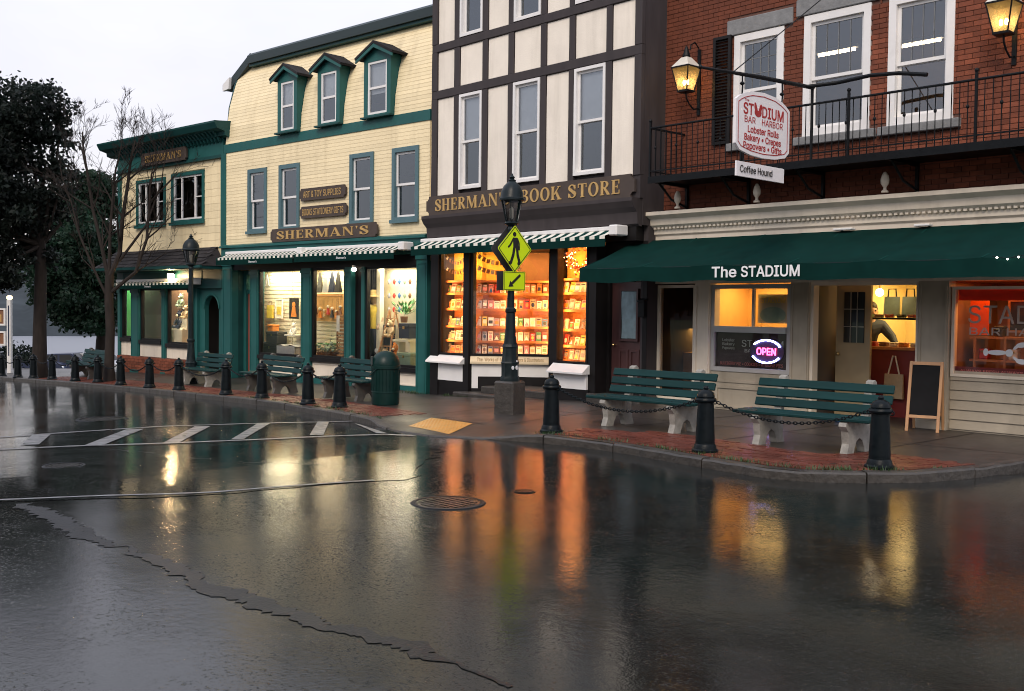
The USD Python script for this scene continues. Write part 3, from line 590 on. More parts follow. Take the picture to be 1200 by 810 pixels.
def board_sign(name, label, fr, u0, u1, z0, z1, y, text, th, tw, style=serif, mat=signw, notch=.06, group=None):
    """wooden board with nicked corners and gilt letters"""
    t = thing(name, label, 'sign', fw(fr, u0, y, z0), rzof(fr), group); w, h, c = u1 - u0, z1 - z0, notch
    pts = [(0, c), (c * .5, c), (c, c * .5), (c, 0), (w - c, 0), (w - c, c * .5), (w - c * .5, c), (w, c), (w, h - c), (w - c * .5, h - c), (w - c, h - c * .5), (w - c, h), (c, h), (c, h - c * .5), (c * .5, h - c), (0, h - c)]
    obj('board', K().prism(pts, -.05, 0), mat, t)
    k = style(text, th, tw) if style is serif else style(text, th, .006, width=tw)[0]
    obj('lettering', k.moved(lambda v: v + ((w - tw) / 2, -.051, (h - th) / 2)), gold, t); return t

# ================================================================== YELLOW CLAPBOARD SHOP WITH MANSARD
yel = thing('clapboard_shop', 'tall yellow clapboard shop with three teal dormers in its mansard roof', 'building', fw('Y', 0, 0, 0), rzof('Y'))
def ymans(z): return float(np.interp(z, [5.9, 6.4, 7.0, 7.6, 8.12], [.02, .05, .15, .33, .58]))
UL, UR = -7.88, .12
yw = [(-6.75, -5.91, 3.60, 5.22), (-5.38, -4.53, 3.60, 5.22), (-2.59, -1.74, 3.62, 5.24), (-1.10, -.23, 3.62, 5.24)]
yd = [(-5.36, -4.56), (-3.74, -2.90), (-2.02, -1.10)]
k = cells(K(), UL, UR, 2.75, 5.86, yw, .021, .16); obj('front_wall', k, clap, yel)
clapboards(yel, UL + .10, UR - .02, 3.3, 5.74, .084, yw, clap, rs=2)
obj('band', K().box(UL, UR, -.03, .02, 5.74, 5.965), teal, yel)
k = K()
zz = np.linspace(5.9, 8.14, 10); dh = [(a, b, 6.02, 7.30) for a, b in yd]
for za, zb in zip(zz[:-1], zz[1:]):
    segs, x = [], UL
    for a, b in yd:
        if za < 7.25: segs.append((x, a)); x = b
    segs.append((x, UR))
    for a, b in segs:
        ya, yb = ymans(za) + .025, ymans(zb) + .025; k.raw([(a, ya, za), (b, ya, za), (b, yb, zb), (a, yb, zb)], [(0, 1, 2, 3)])
obj('mansard_wall', k, clap, yel)
clapboards(yel, UL + .03, UR - .02, 5.97, 8.12, .086, [(a - .01, b + .01, 5.9, 7.26) for a, b in yd], clap, ymans, rs=3)
prof = [(.17, -.35), (.17, 5.9)] + [(ymans(z) + .03, z) for z in np.linspace(6, 8.12, 8)] + [(9, 8.2), (9, -.35)]
obj('side_wall', K().prism(prof, UL, UL + .12, 'x'), clap, yel); obj('side_wall', K().prism(prof, UR - .12, UR, 'x'), clap, yel)
obj('back_wall', K().box(UL, UR, 8.85, 9, -.35, 8.2), clap, yel); obj('floor', K().box(UL + .12, UR - .12, .17, 8.85, 2.9, 3.0), inner_d, yel); obj('floor', K().box(UL + .12, UR - .12, .17, 8.85, 5.75, 5.85), inner_d, yel)
# roof: eave board on the front, hip running down to the left with its white end
rf = obj('roof', K().box(-7.25, UR + .02, .62, 9.05, 8.13, 8.33), shingle, yel)
obj('eave_board', K().prism([(.30, 8.06), (.30, 8.26), (.38, 8.33), (.62, 8.33), (.62, 8.06)], -7.30, UR + .02, 'x'), slate, rf)
obj('eave_moulding', K().box(-7.3, UR + .02, .36, .60, 7.99, 8.055), teal_dk, rf)
obj('hip', K().prism([(-7.26, 8.10), (-7.26, 8.34), (-8.32, 7.72), (-8.40, 7.50), (-8.25, 7.50)], .36, 9.0, 'y'), slate, rf)
obj('hip_end', K().prism([(-8.14, 7.52), (-8.12, 7.82), (-8.44, 7.66), (-8.44, 7.49)], .28, .355, 'y'), white, rf)
obj('rake_board', K().prism([(.05, 6.0), (.135, 6.95), (.31, 7.6), (.56, 8.1), (.66, 8.1), (.40, 7.55), (.22, 6.9), (.15, 6.0)], UL - .03, UL + .025, 'x'), teal_dk, yel)
obj('corner_board', K().box(UL - .10, UL + .10, -.04, .02, 3.3, 5.739), teal, yel)
for i_, (a, c, d, e) in enumerate(yw): sash_window(yel, a, c, d, e, teal_lt, cw=.10, sw=.05, mid=.5, up=0)
# dormers: upright fronts, cheeks running back to the slope
for i_, (a, c) in enumerate(yd):
    zt = 7.32; m = (a + c) / 2; f0 = -.06
    k = frame(K(), a, c, 6.0, zt, .13, f0 - .03, f0 + .10, wb=.05, wt=.10)
    k.prism([(a, zt), (c, zt), (m, zt + .26)], f0 - .03, f0 + .5, 'y')
    d = obj('dormer', k, teal, yel)
    for x in (a, c - .03): obj('cheek', K().prism([(f0 + .1, 6.0), (f0 + .1, zt), (ymans(zt) + .04, zt), (ymans(6.0) + .04, 6.0)], x, x + .03, 'x'), teal, d)
    for sgn in (-1, 1):
        p0, p1 = (m, zt + .27), (m + sgn * ((c - a) / 2 + .17), zt - .03); nx, nz = -(p1[1] - p0[1]), (p1[0] - p0[0]); q = math.hypot(nx, nz); nx, nz = nx / q * .055, nz / q * .055
        if nz < 0: nx, nz = -nx, -nz
        obj('roof_slope', K().prism([p0, p1, (p1[0] + nx, p1[1] + nz), (p0[0] + nx * .2, p0[1] + nz * 1.2)], f0 - .16, .62, 'y'), shingle, d)
        obj('bargeboard', K().prism([(p0[0], p0[1] - .005), (p1[0], p1[1] - .005), (p1[0], p1[1] - .07), (p0[0], p0[1] - .09)], f0 - .15, f0 - .12, 'y'), teal, d)
    obj('sill', K().box(a - .05, c + .05, f0 - .10, f0 + .02, 5.965, 6.0), teal_dk, d)
    u0, u1, z0, z1 = a + .13, c - .13, 6.05, zt - .10; k = frame(K(), u0, u1, z0, z1, .05, f0 - .02, f0 + .03); zm = (z0 + z1) / 2; k.box(u0, u1, f0 - .015, f0 + .02, zm - .025, zm + .025)
    obj('sash', k, white, d); obj('pane', quad(u0 + .05, u1 - .05, z0 + .05, zm, f0 + .01), pane_dk, d); obj('pane', quad(u0 + .05, u1 - .05, zm, z1 - .05, f0 + .005), pane_dk, d)
    obj('blind', K().box(u0, u1, f0 + .075, f0 + .08, zm - (.0, .0, .12)[i_], z1), blind, d)
    obj('room_back', K().box(a, c, .9, .95, 6.0, 7.3), inner_d if i_ < 2 else inner_b, d)
# shop front
obj('fascia', K().box(UL, UR, -.10, .02, 2.90, 3.299).prism([(-.16, 3.24), (-.16, 3.29), (-.05, 3.33), (.0, 3.33), (.0, 3.24)], UL, UR, 'x'), teal, yel)
obj('head_beam', K().box(UL + .46, UR - .36, -.02, .16, 2.66, 2.899), blackp, yel)
def pilaster(b, a, c, z0, z1, y0, y1, mat, name='pilaster', pw=.05):
    p = obj(name, K().box(a, c, y0, y1, z0, z1).box(a - .02, c + .02, y0 - .03, y0 - .001, z0, z0 + .16).box(a - .015, c + .015, y0 - .025, y0 - .001, z1 - .12, z1 - .04), mat, b)
    if c - a > .18: obj('raised_panel', frame(K(), a + .035, c - .035, z0 + .24, z1 - .2, .02, y0 - .012, y0 - .001), mat, p)
    return p
pilaster(yel, UL, -7.44, -.35, 2.9, -.06, .16, teal); pilaster(yel, -.22, UR, -.35, 2.9, -.08, .16, teal)
pilaster(yel, -6.66, -6.30, -.35, 2.66, -.02, .14, teal); pilaster(yel, -4.44, -4.06, -.35, 2.66, -.03, .14, teal); pilaster(yel, -2.76, -2.52, -.35, 2.66, -.02, .14, teal); pilaster(yel, -2.16, -2.05, -.35, 2.66, -.02, .14, teal)
for a, c, z in ((-6.28, -4.45, .50), (-4.05, -2.77, .52), (-2.04, -.23, .42)):
    shop_window(yel, a, c, z, 2.66, blackp, .055)
    obj('stall_riser', K().box(a, c, .03, .14, -.35, z - .10), cream, yel); obj('sill', K().box(a, c, -.05, .14, z - .10, z), blackp, yel)
    obj('skirting', K().box(a, c, -.0, .029, -.35, .02), teal, yel); obj('panel_moulding', frame(K(), a + .04, c - .04, .03, z - .13, .03, .012, .029), cream, yel)
# red side door with transom
dr = obj('door', K().box(-7.30, -6.80, .36, .41, -.12, 2.05), redd, yel); obj('handle', K().ball((-6.87, .33, .9), .03), brass, dr)
for a in (-.0, 1.0): obj('door_panel', frame(K(), -7.22, -6.88, .02 + a, .88 + a, .05, .345, .359), redd, dr)
for z in (.55, 1.75): obj('hinge', K().box(-6.80, -6.74, .33, .36, z, z + .12), iron, dr)
obj('door_frame', frame(K(), -7.43, -6.67, -.2, 2.66, .12, .30, .42, wb=.09), teal, yel); obj('transom_bar', K().box(-7.31, -6.79, .32, .42, 2.06, 2.16), teal, yel); obj('transom_pane', quad(-7.31, -6.79, 2.16, 2.56, .37), pane_dk, yel)
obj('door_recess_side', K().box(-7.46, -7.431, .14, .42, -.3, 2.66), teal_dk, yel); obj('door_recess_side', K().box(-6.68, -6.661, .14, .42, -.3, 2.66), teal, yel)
obj('entry_door', frame(K(), -2.52, -2.16, -.15, 2.66, .05, .10, .14).box(-2.47, -2.21, .115, .13, -.1, 2.6), blackp, yel)  # black panel closes the entry, standing in for the dark of its recess
# interior of the shop
room = obj('display_room', K().box(UL + .2, UR - .15, 3.2, 3.25, -.2, 2.7).box(UL + .2, UR - .15, .17, 3.2, -.35, -.2), inner_w, yel)
obj('ceiling', K().box(UL + .2, UR - .15, .17, 3.2, 2.68, 2.74), inner_w, yel)
for i_, (a, c) in enumerate(((-7.6, -5.75), (-5.74, -3.5), (-2.95, -.1))):
    obj('display_floor', K().box(max(a, -6.62), c, .15, .68, .30, .44), wood, yel)
    sl = obj('slatwall', K().box(a, c, .69, .72, .44, 2.66), inner_w, yel); k = K()
    for z in np.arange(.55, 2.6, .10): k.prism([(.662, z), (.69, z - .005), (.69, z + .082), (.662, z + .078)], a + .01, c - .01, 'x')
    if i_ < 2: obj('slats', k, inner_w, sl)
light_rect(yel, 'shop_light', (-5.9, .40, 2.62), 1.6, .4, (1, .86, .58), 21); light_rect(yel, 'shop_light', (-3.8, .40, 2.62), 1.4, .4, (1, .80, .48), 19); light_rect(yel, 'shop_light', (-1.1, .40, 2.62), 1.6, .4, (1, .88, .66), 17)
awning('striped_awning', 'retracted green and white striped awning over the left yellow shop windows', 'Y', -7.42, -4.10, 3.13, y0=-.11, nstripe=38, text="Sherman's")
awning('striped_awning', 'retracted green and white striped awning over the right yellow shop window', 'Y', -4.04, -.45, 3.14, y0=-.11, nstripe=40, text="Sherman's")
board_sign('carved_sign', "brown carved board reading SHERMAN'S above the striped awnings", 'Y', -5.60, -1.50, 3.32, 3.645, -.07, "SHERMAN'S", .20, 3.55)
board_sign('carved_sign', 'upper of two small brown gilt boards between yellow wall windows', 'Y', -4.46, -2.68, 4.28, 4.57, -.03, 'ART & TOY SUPPLIES', .15, 1.45, style=sans)
board_sign('carved_sign', 'lower of two small brown gilt boards, crowded with gold lettering', 'Y', -4.44, -2.64, 3.855, 4.14, -.03, 'BOOKS STATIONERY GIFTS', .15, 1.58, style=sans)
t = thing('ceiling_lamp', 'small round glowing lamp in the shop entry under the right striped awning', 'lamp', fw('Y', -2.42, -.02, 2.60), rzof('Y'))
obj('globe', K().ball((0, 0, 0), .055, 2), glow('globe_glow', (1, .82, .62), 9), t); obj('cap', K().lathe([(0, .1), (.05, .1), (.05, .05), (0, .05)], n=12), white, t)
light_ball(t, 'bulb', (0, -.08, -.03), .03, (1, .8, .55), 14)

# ================================================================== LOW CORNER SHOP (left)
low = thing('corner_shop', 'low two storey cream shop with teal bracketed cornice and black skirt roof', 'building', fw('Y', 0, 0, 0), rzof('Y'))
LL, LR = -13.8, -7.99
lw = [(-12.72, -11.06, 4.02, 5.38), (-10.72, -9.0, 4.02, 5.42)]
obj('front_wall', cells(K(), LL, LR, 2.75, 6.15, lw, .121, .26), clap, low); clapboards(low, LL + .1, LR - .02, 3.3, 5.66, .196, lw, clap, lambda z: .1, rs=5)
obj('corner_board', K().box(LL - .02, LL + .14, .04, .12, 3.3, 5.66), teal, low); obj('corner_board', K().box(LR - .16, LR - .01, .05, .12, 3.3, 5.66), teal, low)
obj('frieze', K().box(LL - .02, LR - .005, .03, .12, 5.66, 6.16), teal, low)
obj('architrave', K().box(LL - .04, LR - .005, -.0, .029, 5.66, 5.74), teal_dk, low)
c = obj('cornice', K().prism([(.02, 6.16), (-.10, 6.20), (-.12, 6.30), (-.34, 6.36), (-.42, 6.50), (-.42, 6.545), (.3, 6.60), (.3, 6.16)], LL - .42, LR + .30, 'x'), teal_dk, low)
obj('cornice_return', K().prism([(LL - .02, 6.16), (LL - .12, 6.2), (LL - .34, 6.36), (LL - .43, 6.5), (LL - .43, 6.54), (LL, 6.6)], .02, 6., 'y'), teal_dk, low)
for x in np.arange(LL + .08, LR, .175): obj('bracket', K().prism([(.02, 6.06), (-.05, 6.09), (-.09, 6.18), (-.26, 6.33), (.02, 6.33)], x, x + .075, 'x'), teal_dk, c)
shell(low, LL, LR, 7, -.35, 6.45, clap, front=.26, floors=(3.2,))
for a, b_, d, e in lw:
    w = obj('window', frame(K(), a, b_, d, e, .09, .05, .26).box(a - .04, b_ + .04, -.0, .049, d - .05, d + .03), teal, low)
    A, B, D, E = a + .09, b_ - .09, d + .09, e - .09; s3 = (B - A) * .27
    k = frame(K(), A, B, D, E, .05, .09, .15); k.box(A + s3 - .03, A + s3 + .03, .092, .148, D + .05, E - .05); k.box(B - s3 - .03, B - s3 + .03, .092, .148, D + .05, E - .05)
    for q in (A + .05, B - s3 + .03): k.box(q, q + s3 - .08, .10, .145, (D + E) / 2 - .015, (D + E) / 2 + .015)
    obj('sash', k, white, w)
    for q0, q1 in ((A + .05, A + s3 - .03), (A + s3 + .03, B - s3 - .03), (B - s3 + .03, B - .05)): obj('pane', quad(q0, q1, D + .05, E - .05, .12), pane_dk, w)
# skirt roof of black shingles with hipped end
sk = obj('skirt_roof', K().raw([(LL - .25, -.62, 2.78), (LR + .02, -.62, 2.78), (LR - .42, .1, 3.31), (LL - .05, .1, 3.31), (LR + .02, .1, 2.78), (LL - .25, .1, 2.78)], [(0, 1, 2, 3), (1, 4, 2, 2), (0, 3, 5, 5), (0, 5, 4, 1)]), shingle, low)
r_ = random.Random(2); q = np.array([0, .53, -.72]) / math.hypot(.53, .72)
for row in range(5):
    f0, f1 = row / 5, (row + 1.15) / 5; x = LL - .22 + (row % 2) * .12
    while x < LR - .05 - f0 * .42:
        w = r_.uniform(.19, .25); e = min(x + w - .012, LR - f0 * .43); A, B = np.array([0, -.62 + .72 * f0, 2.785 + .53 * f0]), np.array([0, -.62 + .72 * min(f1, 1), 2.785 + .53 * min(f1, 1)]); h = r_.uniform(.012, .02)
        if row < 5: obj('shingle', K().raw([(x, A[1] - h, A[2] + h), (e, A[1] - h, A[2] + h), (e, B[1], B[2] + .004), (x, B[1], B[2] + .004), (x, A[1], A[2]), (e, A[1], A[2])], [(0, 1, 2, 3), (4, 5, 1, 0), (4, 0, 3, 3), (1, 5, 2, 2)]), shingle, sk)
        x += w
obj('gutter', K().box(LL - .26, LR + .03, -.68, -.621, 2.72, 2.79), teal_dk, low); obj('soffit', K().box(LL, LR, -.62, .12, 2.70, 2.775), teal_dk, low)
obj('signboard_frieze', K().box(LL, LR - .02, .0, .12, 2.20, 2.70), teal_dk, low); obj('frieze_panel', frame(K(), LL + .4, -9.0, 2.44, 2.68, .03, -.012, -.001), teal, low)
def lpost(a, c): return pilaster(low, a, c, -.35 if a < -9.8 else -.3, 2.2, .02, .2, teal)
lpost(-13.80, -13.66); lpost(-12.98, -12.52); lpost(-11.20, -10.98); lpost(-9.74, -9.45)
for a, c, z in ((-13.64, -13.0, .74), (-12.50, -11.22, .70), (-10.96, -9.76, .64)):
    shop_window(low, a, c, z, 2.2, blackp, .05, y=.12); obj('sill', K().box(a, c, .0, .2, z - .11, z), blackp, low)
    obj('stall_riser', K().box(a, c, .06, .2, .22, z - .11), cream, low)
bs = obj('brick_base', K().box(LL, -9.46, .03, .2, -.5, .22), mortar, low)
for row in range(6):
    x = LL - (row % 2) * .11
    while x < -9.5:
        obj('brick', K().box(max(x, LL) + .004, min(x + .21, -9.46), .0, .05, -.29 + row * .083, -.215 + row * .083), brickm, bs); x += .218
# side porch with arched opening on the right
k = K(); arch = Polygon([(-9.45, -.35), (LR, -.35), (LR, 2.7), (-9.45, 2.7)]).difference(Polygon([(-9.05, -.36), (-8.35, -.36), (-8.35, 1.65), *[(-8.70 + .35 * math.cos(q), 1.65 + .35 * math.sin(q)) for q in np.linspace(0, math.pi, 14)], (-9.05, 1.65)]))
obj('porch_wall', K().prism(arch, .13, .25, 'y'), teal, low)
obj('arch_moulding', K().tube([(-9.08, .12, -.3), (-9.08, .12, 1.65), *[(-8.70 + .38 * math.cos(q), .12, 1.65 + .38 * math.sin(q)) for q in np.linspace(math.pi, 0, 14)], (-8.32, .12, 1.65), (-8.32, .12, -.3)], .03, 6), teal, low)
obj('porch_pilaster', K().box(-9.45, -9.32, .05, .129, -.3, 2.7).box(LR - .14, LR, .05, .129, -.3, 2.7), teal, low)
obj('porch_inner_door', frame(K(), -9.1, -8.3, -.2, 2.0, .16, .9, .96).box(-8.94, -8.46, .92, .95, -.2, .7), teal_dk, low); obj('porch_pane', quad(-8.94, -8.46, .7, 1.84, .93), pane_dk, low)
inr = obj('display_room', K().box(LL + .15, -9.5, 2.4, 2.45, -.2, 2.7).box(LL + .15, -9.5, .2, 2.4, -.2, -.1), inner_b, low)
obj('window_back', K().box(-12.08, -9.62, .62, .66, .5, 2.66), inner_b, low); obj('window_back', K().box(-13.6, -12.1, .62, .66, .5, 2.66), inner_d, low); obj('partition', K().box(-9.6, -9.55, .2, 2.4, -.1, 2.7), inner_d, low)
obj('green_back_board', K().box(-13.62, -13.58, .21, .6, .5, 2.66), paint('leaf_green_board', (.10, .42, .13), .6), low)
for a, c in ((-13.62, -12.8), (-12.5, -11.2), (-11.0, -9.7)): obj('display_floor', K().box(a, c, .2, 1.1, .48, .6), wood, low)
light_rect(low, 'shop_light', (-13.3, .40, 2.6), .4, .3, (.8, 1, .65), 34); light_rect(low, 'shop_light', (-10.8, .40, 2.6), 1.3, .3, (1, .85, .6), 48)
awning('striped_awning', 'narrow retracted striped awning under the black skirt roof of the corner shop', 'Y', -13.5, -9.15, 2.47, y0=-.03, reach=.30, drop=.05, nstripe=44, text="Sherman's", bar=.10)
board_sign('carved_sign', 'weathered gilt nameboard on the teal frieze behind bare branches', 'Y', -12.22, -9.72, 5.74, 6.11, -.01, "SHERMAN'S", .20, 2.0)
t = thing('wall_lamp', 'bright warm lamp glowing on the teal wall above the narrow striped awning', 'lamp', fw('Y', -10.35, -.16, 2.60), rzof('Y'))
obj('shade', K().lathe([(.02, .10), (.05, .09), (.12, .02), (.125, .0), (.11, .02), (.04, .08)], n=16), iron, t); obj('bulb', K().ball((0, 0, -.05), (.10, .10, .11), 2), glow('bulb_glow', (1, .72, .38), 30), t); obj('arm', K().tube([(0, 0, .1), (0, .06, .16), (0, .16, .14)], .012, 6), iron, t)
light_ball(t, 'bulb_light', (.10, -.10, -.06), .05, (1, .66, .32), 320)

# ================================================================== HALF-TIMBERED BOOK SHOP
tud = thing('timbered_book_shop', 'half timbered cream and dark brown house above the glowing book shop', 'building', fw('T', 0, 0, 0), rzof('T'))
TL, TR, ZT = -.34, 5.46, 9.6
posts = [(-.34, -.17), (.38, .56), (1.27, 1.43), (2.04, 2.20), (2.95, 3.10), (3.70, 3.85), (4.62, 4.76), (5.30, 5.46)]
rails = [(6.09, 6.26), (7.06, 7.22), (9.15, 9.35)]
tw = [(1, 4.16, 6.08), (3, 4.16, 6.08), (5, 4.16, 6.08), (1, 7.24, 9.12), (3, 7.24, 9.12), (5, 7.24, 9.12)]
holes = [(posts[i_][1], posts[i_ + 1][0], a, b_) for i_, a, b_ in tw]
obj('front_wall', cells(K(), TL, TR, 3.2, ZT, holes, .05, .2), timber, tud)
for i_, (a, c) in enumerate(posts):
    zz_ = [4.05] + [z for r in rails for z in r] + [ZT]
    for z0, z1 in zip(zz_[::2], zz_[1::2]): obj('post', K().cbox(a, c, -.035 if 0 < i_ < 7 else -.05, .05, z0, z1, .006), timber, tud)
for z0, z1 in rails: obj('rail', K().cbox(TL, TR, -.045, .05, z0, z1, .008), timber, tud)
for i_ in range(7):
    for z0, z1 in ((4.05, 6.09), (6.26, 7.06), (7.22, 9.15)):
        if not any(i_ == q and z0 < a + .2 < z1 for q, a, b_ in tw): obj('stucco_panel', K().cbox(posts[i_][1] + .004, posts[i_ + 1][0] - .004, -.008, .06, z0 + .004, z1 - .004, .008), stucco, tud)
for n_, (i_, a, c) in enumerate(tw): sash_window(tud, posts[i_][1] + .003, posts[i_ + 1][0] - .003, a, c, white, cw=.055, sw=.045, up=(.52, .52, .5, .6, .6, .6)[n_], sill=False)
shell(tud, TL, TR, 9, -.3, ZT, timber, front=.2, floors=(3.25, 6.2))
obj('jetty_cornice', K().prism([(.0, 3.18), (-.06, 3.22), (-.08, 3.42), (-.16, 3.50), (-.22, 3.60), (-.22, 3.66), (.05, 3.66), (.05, 3.18)], TL - .10, TR - .02, 'x'), timber, tud)
obj('string_board', K().box(TL, TR, -.03, .05, 3.66, 4.05), timber, tud)
board_sign('carved_sign', "long brown board with gilt letters reading SHERMAN'S BOOK STORE", 'T', -.44, 5.38, 3.675, 4.075, -.04, "SHERMAN'S  BOOK STORE", .245, 5.2, notch=.09)
obj('fascia', K().box(TL, TR - .1, .0, .2, 2.94, 3.18), blackp, tud)
awning('striped_awning', 'retracted green and white striped awning above the glowing book windows', 'T', -.52, 5.02, 3.19, y0=-.02, reach=.40, nstripe=46)
# shop front: left window, slanted middle window, steps, right bay, door
for a, c in ((TL, -.08), (.75, .92), (3.27, 3.44), (4.27, 4.46)): obj('post', K().box(a, c, -.03, .17, -.2, 2.94), blackp, tud)
obj('post', K().box(5.36, TR - .001, .19, .5, -.2, 2.94), blackp, tud)
def low_panel(b, x0, x1, y, ztop, zbot, text=False):
    """sloping white sill board, white panel and dark base"""
    s_ = obj('sill_board', K().prism([(y + .12, ztop), (y + .02, ztop), (y - .16, ztop - .14), (y - .16, ztop - .17), (y + .12, ztop - .17)], x0, x1, 'x'), white, b)
    obj('panel', K().box(x0 + .04, x1 - .04, y - .02, y + .1, zbot, ztop - .171), white, b); obj('base', K().box(x0, x1, y - .01, y + .12, -.35, zbot - .001), blackp, b)
    return s_
shop_window(tud, -.08, .75, .77, 2.94, blackp, .045, y=.04); low_panel(tud, -.34, .80, .0, .77, .24)
shop_window(tud, 3.44, 4.27, .75, 2.94, blackp, .045, y=.0); low_panel(tud, 3.40, 4.33, -.06, .75, .30)
ox, oy = (np.array(FR['C'][0]) - np.array(FR['T'][0])); ca, sa = math.cos(math.radians(-rzof('T'))), math.sin(math.radians(-rzof('T'))); cx, cy = ox * ca - oy * sa, ox * sa + oy * ca; th_ = math.radians(FR['C'][1] - rzof('T'))
def inC(k): return k.moved(lambda v: np.column_stack([cx + v[:, 0] * math.cos(th_) - v[:, 1] * math.sin(th_), cy + v[:, 0] * math.sin(th_) + v[:, 1] * math.cos(th_), v[:, 2]]))
wd = obj('shop_window', inC(frame(K(), .0, 1.62, .78, 2.94, .045, 0., .1)), blackp, tud); obj('pane', inC(quad(.045, 1.575, .825, 2.9, .05)), pane, wd)
sb = obj('sill_board', inC(K().prism([(.1, .78), (.02, .78), (-.08, .66), (-.08, .62), (.1, .62)], .0, 1.66, 'x')), paint('cream_sill_board', (.72, .58, .38), .5), tud)
kk, w_ = sans('The  Works of  Maine  Authors & Illustrators', .07, .003, width=1.35); obj('lettering', inC(kk.moved(lambda v: np.column_stack([v[:, 0] + .14, v[:, 1] - .055 - (v[:, 2]) * -.66 - .018, v[:, 2] + .675]))), paint('gilt_ink', (.30, .20, .08), .5), sb)
obj('panel', inC(K().prism([(.03, .12), (.03, .619), (1.62, .619), (1.62, .36), (.16, .36), (.16, .12)], .0, .1, 'y')), white, tud); obj('base', inC(K().box(.03, 1.62, -.02, .11, -.3, .119).box(.161, 1.62, -.012, .1, .12, .359)), blackp, tud)
obj('entry_door', K().box(2.1, 3.27, 1.35, 1.4, .2, 2.4), doorm, tud); obj('entry_ceiling', K().box(.95, 3.4, .2, 1.5, 2.90, 2.935), blackp, tud); obj('bay_side', K().box(3.245, 3.269, .17, 1.35, -.2, 2.9), blackp, tud)
dr = obj('door', K().box(4.50, 5.36, .34, .39, .28, 2.24), doorm, tud)
obj('door_frame', frame(K(), 4.46, 5.40, .18, 2.33, .06, .27, .335, wb=.10), blackp, tud); obj('overdoor', K().box(4.46, 5.40, .2, .4, 2.33, 2.94), blackp, tud)
obj('glazing_frame', frame(K(), 4.72, 5.16, 1.19, 2.12, .04, .298, .339), doorm, dr); obj('pane', quad(4.76, 5.12, 1.23, 2.08, .304), pane, dr)
ck = K(); xs = np.linspace(4.76, 5.12, 60); pts = []
for z in np.linspace(1.24, 2.07, 14):
    tq = (2.07 - z) / .83; pts.append([(x + .03 * tq * math.sin(x * 9), .3365 + .0 + .0 * x, z) for x in xs])
P_ = np.array(pts); P_[:, :, 1] = .352 + .008 * np.sin(P_[:, :, 0] * 46 + (P_[:, :, 0] - 4.94) * (P_[:, :, 2] - 2.07) * 22 + 1.6 * np.sin(P_[:, :, 2] * 2.2)) + .004 * np.sin(P_[:, :, 0] * 23 - P_[:, :, 2] * 9) ; n = len(xs)
# curtain hangs just behind the glass in a pocket in the door leaf
ck.raw(P_.reshape(-1, 3) + (0, -.031, 0), [(i_ * n + j_, i_ * n + j_ + 1, (i_ + 1) * n + j_ + 1, (i_ + 1) * n + j_) for i_ in range(13) for j_ in range(n - 1)]); obj('curtain', ck, curtain, dr, smooth=True)
for x in (4.70, 4.96): obj('door_panel', frame(K(), x, x + .22, .42, 1.04, .04, .322, .339), doorm, dr)
obj('door_reveal', K().box(4.44, 4.459, .171, .46, -.2, 2.9), blackp, tud)
obj('knob', K().ball((4.60, .29, 1.12), .028).tube([(4.60, .29, 1.12), (4.60, .34, 1.12)], .012, 6), brass, dr)
obj('doorstep', K().cbox(4.3, TR + .1, -.1, .42, -.2, .25, .02), granite, tud)
t = thing('letter_box', 'small black letter box beside the maroon door', 'letter box', fw('T', 5.38, .12, 1.62), rzof('T'))
obj('case', K().cbox(-.04, .1, -.03, .07, 0, .28, .01), iron, t); obj('lid', K().prism([(-.05, .26), (-.05, .29), (.07, .33), (.07, .28)], -.05, .11, 'x'), iron, t)
t = thing('entrance_steps', 'worn yellowish granite steps in the recessed book shop entry behind the lamp post', 'steps', fw('T', 0, 0, 0), rzof('T'))
obj('step', K().cbox(.80, 3.30, -.34, .6, -.2, .055, .02), granite, t); obj('step', K().cbox(1.30, 3.29, -.02, .9, .04, .185, .02), granite, t)
bcol = (1, .46, .125)
def strip(x, y, z, rz, inten=48):
    l = UsdLux.RectLight.Define(stage, fresh(path_of(tud), 'strip_light')); l.CreateWidthAttr(.05); l.CreateHeightAttr(2.0); l.CreateColorAttr(Gf.Vec3f(*bcol)); l.CreateIntensityAttr(inten)
    l.AddTranslateOp().Set(Gf.Vec3d(x, y, z)); l.AddRotateZOp().Set(rz); l.AddRotateXOp().Set(90.)
light_rect(tud, 'window_light', (.33, .16, 2.88), .7, .12, bcol, 14); light_rect(tud, 'window_light', (3.86, .14, 2.88), .7, .12, (1, .42, .11), 14)
for q in (.4, 1.2): pc = inC(K().raw([(q, .2, 2.86)] * 3, [(0, 1, 2)])).get()[0][0]; light_rect(tud, 'window_light', pc, .5, .15, bcol, 14)
strip(-.04, .11, 1.85, -35); strip(.71, .11, 1.85, 35); strip(3.50, .08, 1.85, -35); strip(4.22, .08, 1.85, 35)
for q, r_ in ((.06, -35), (1.56, 35), (.80, 0)): pc = inC(K().raw([(q, .13, 1.85)] * 3, [(0, 1, 2)])).get()[0][0]; strip(*pc, math.degrees(th_) + r_, 50)

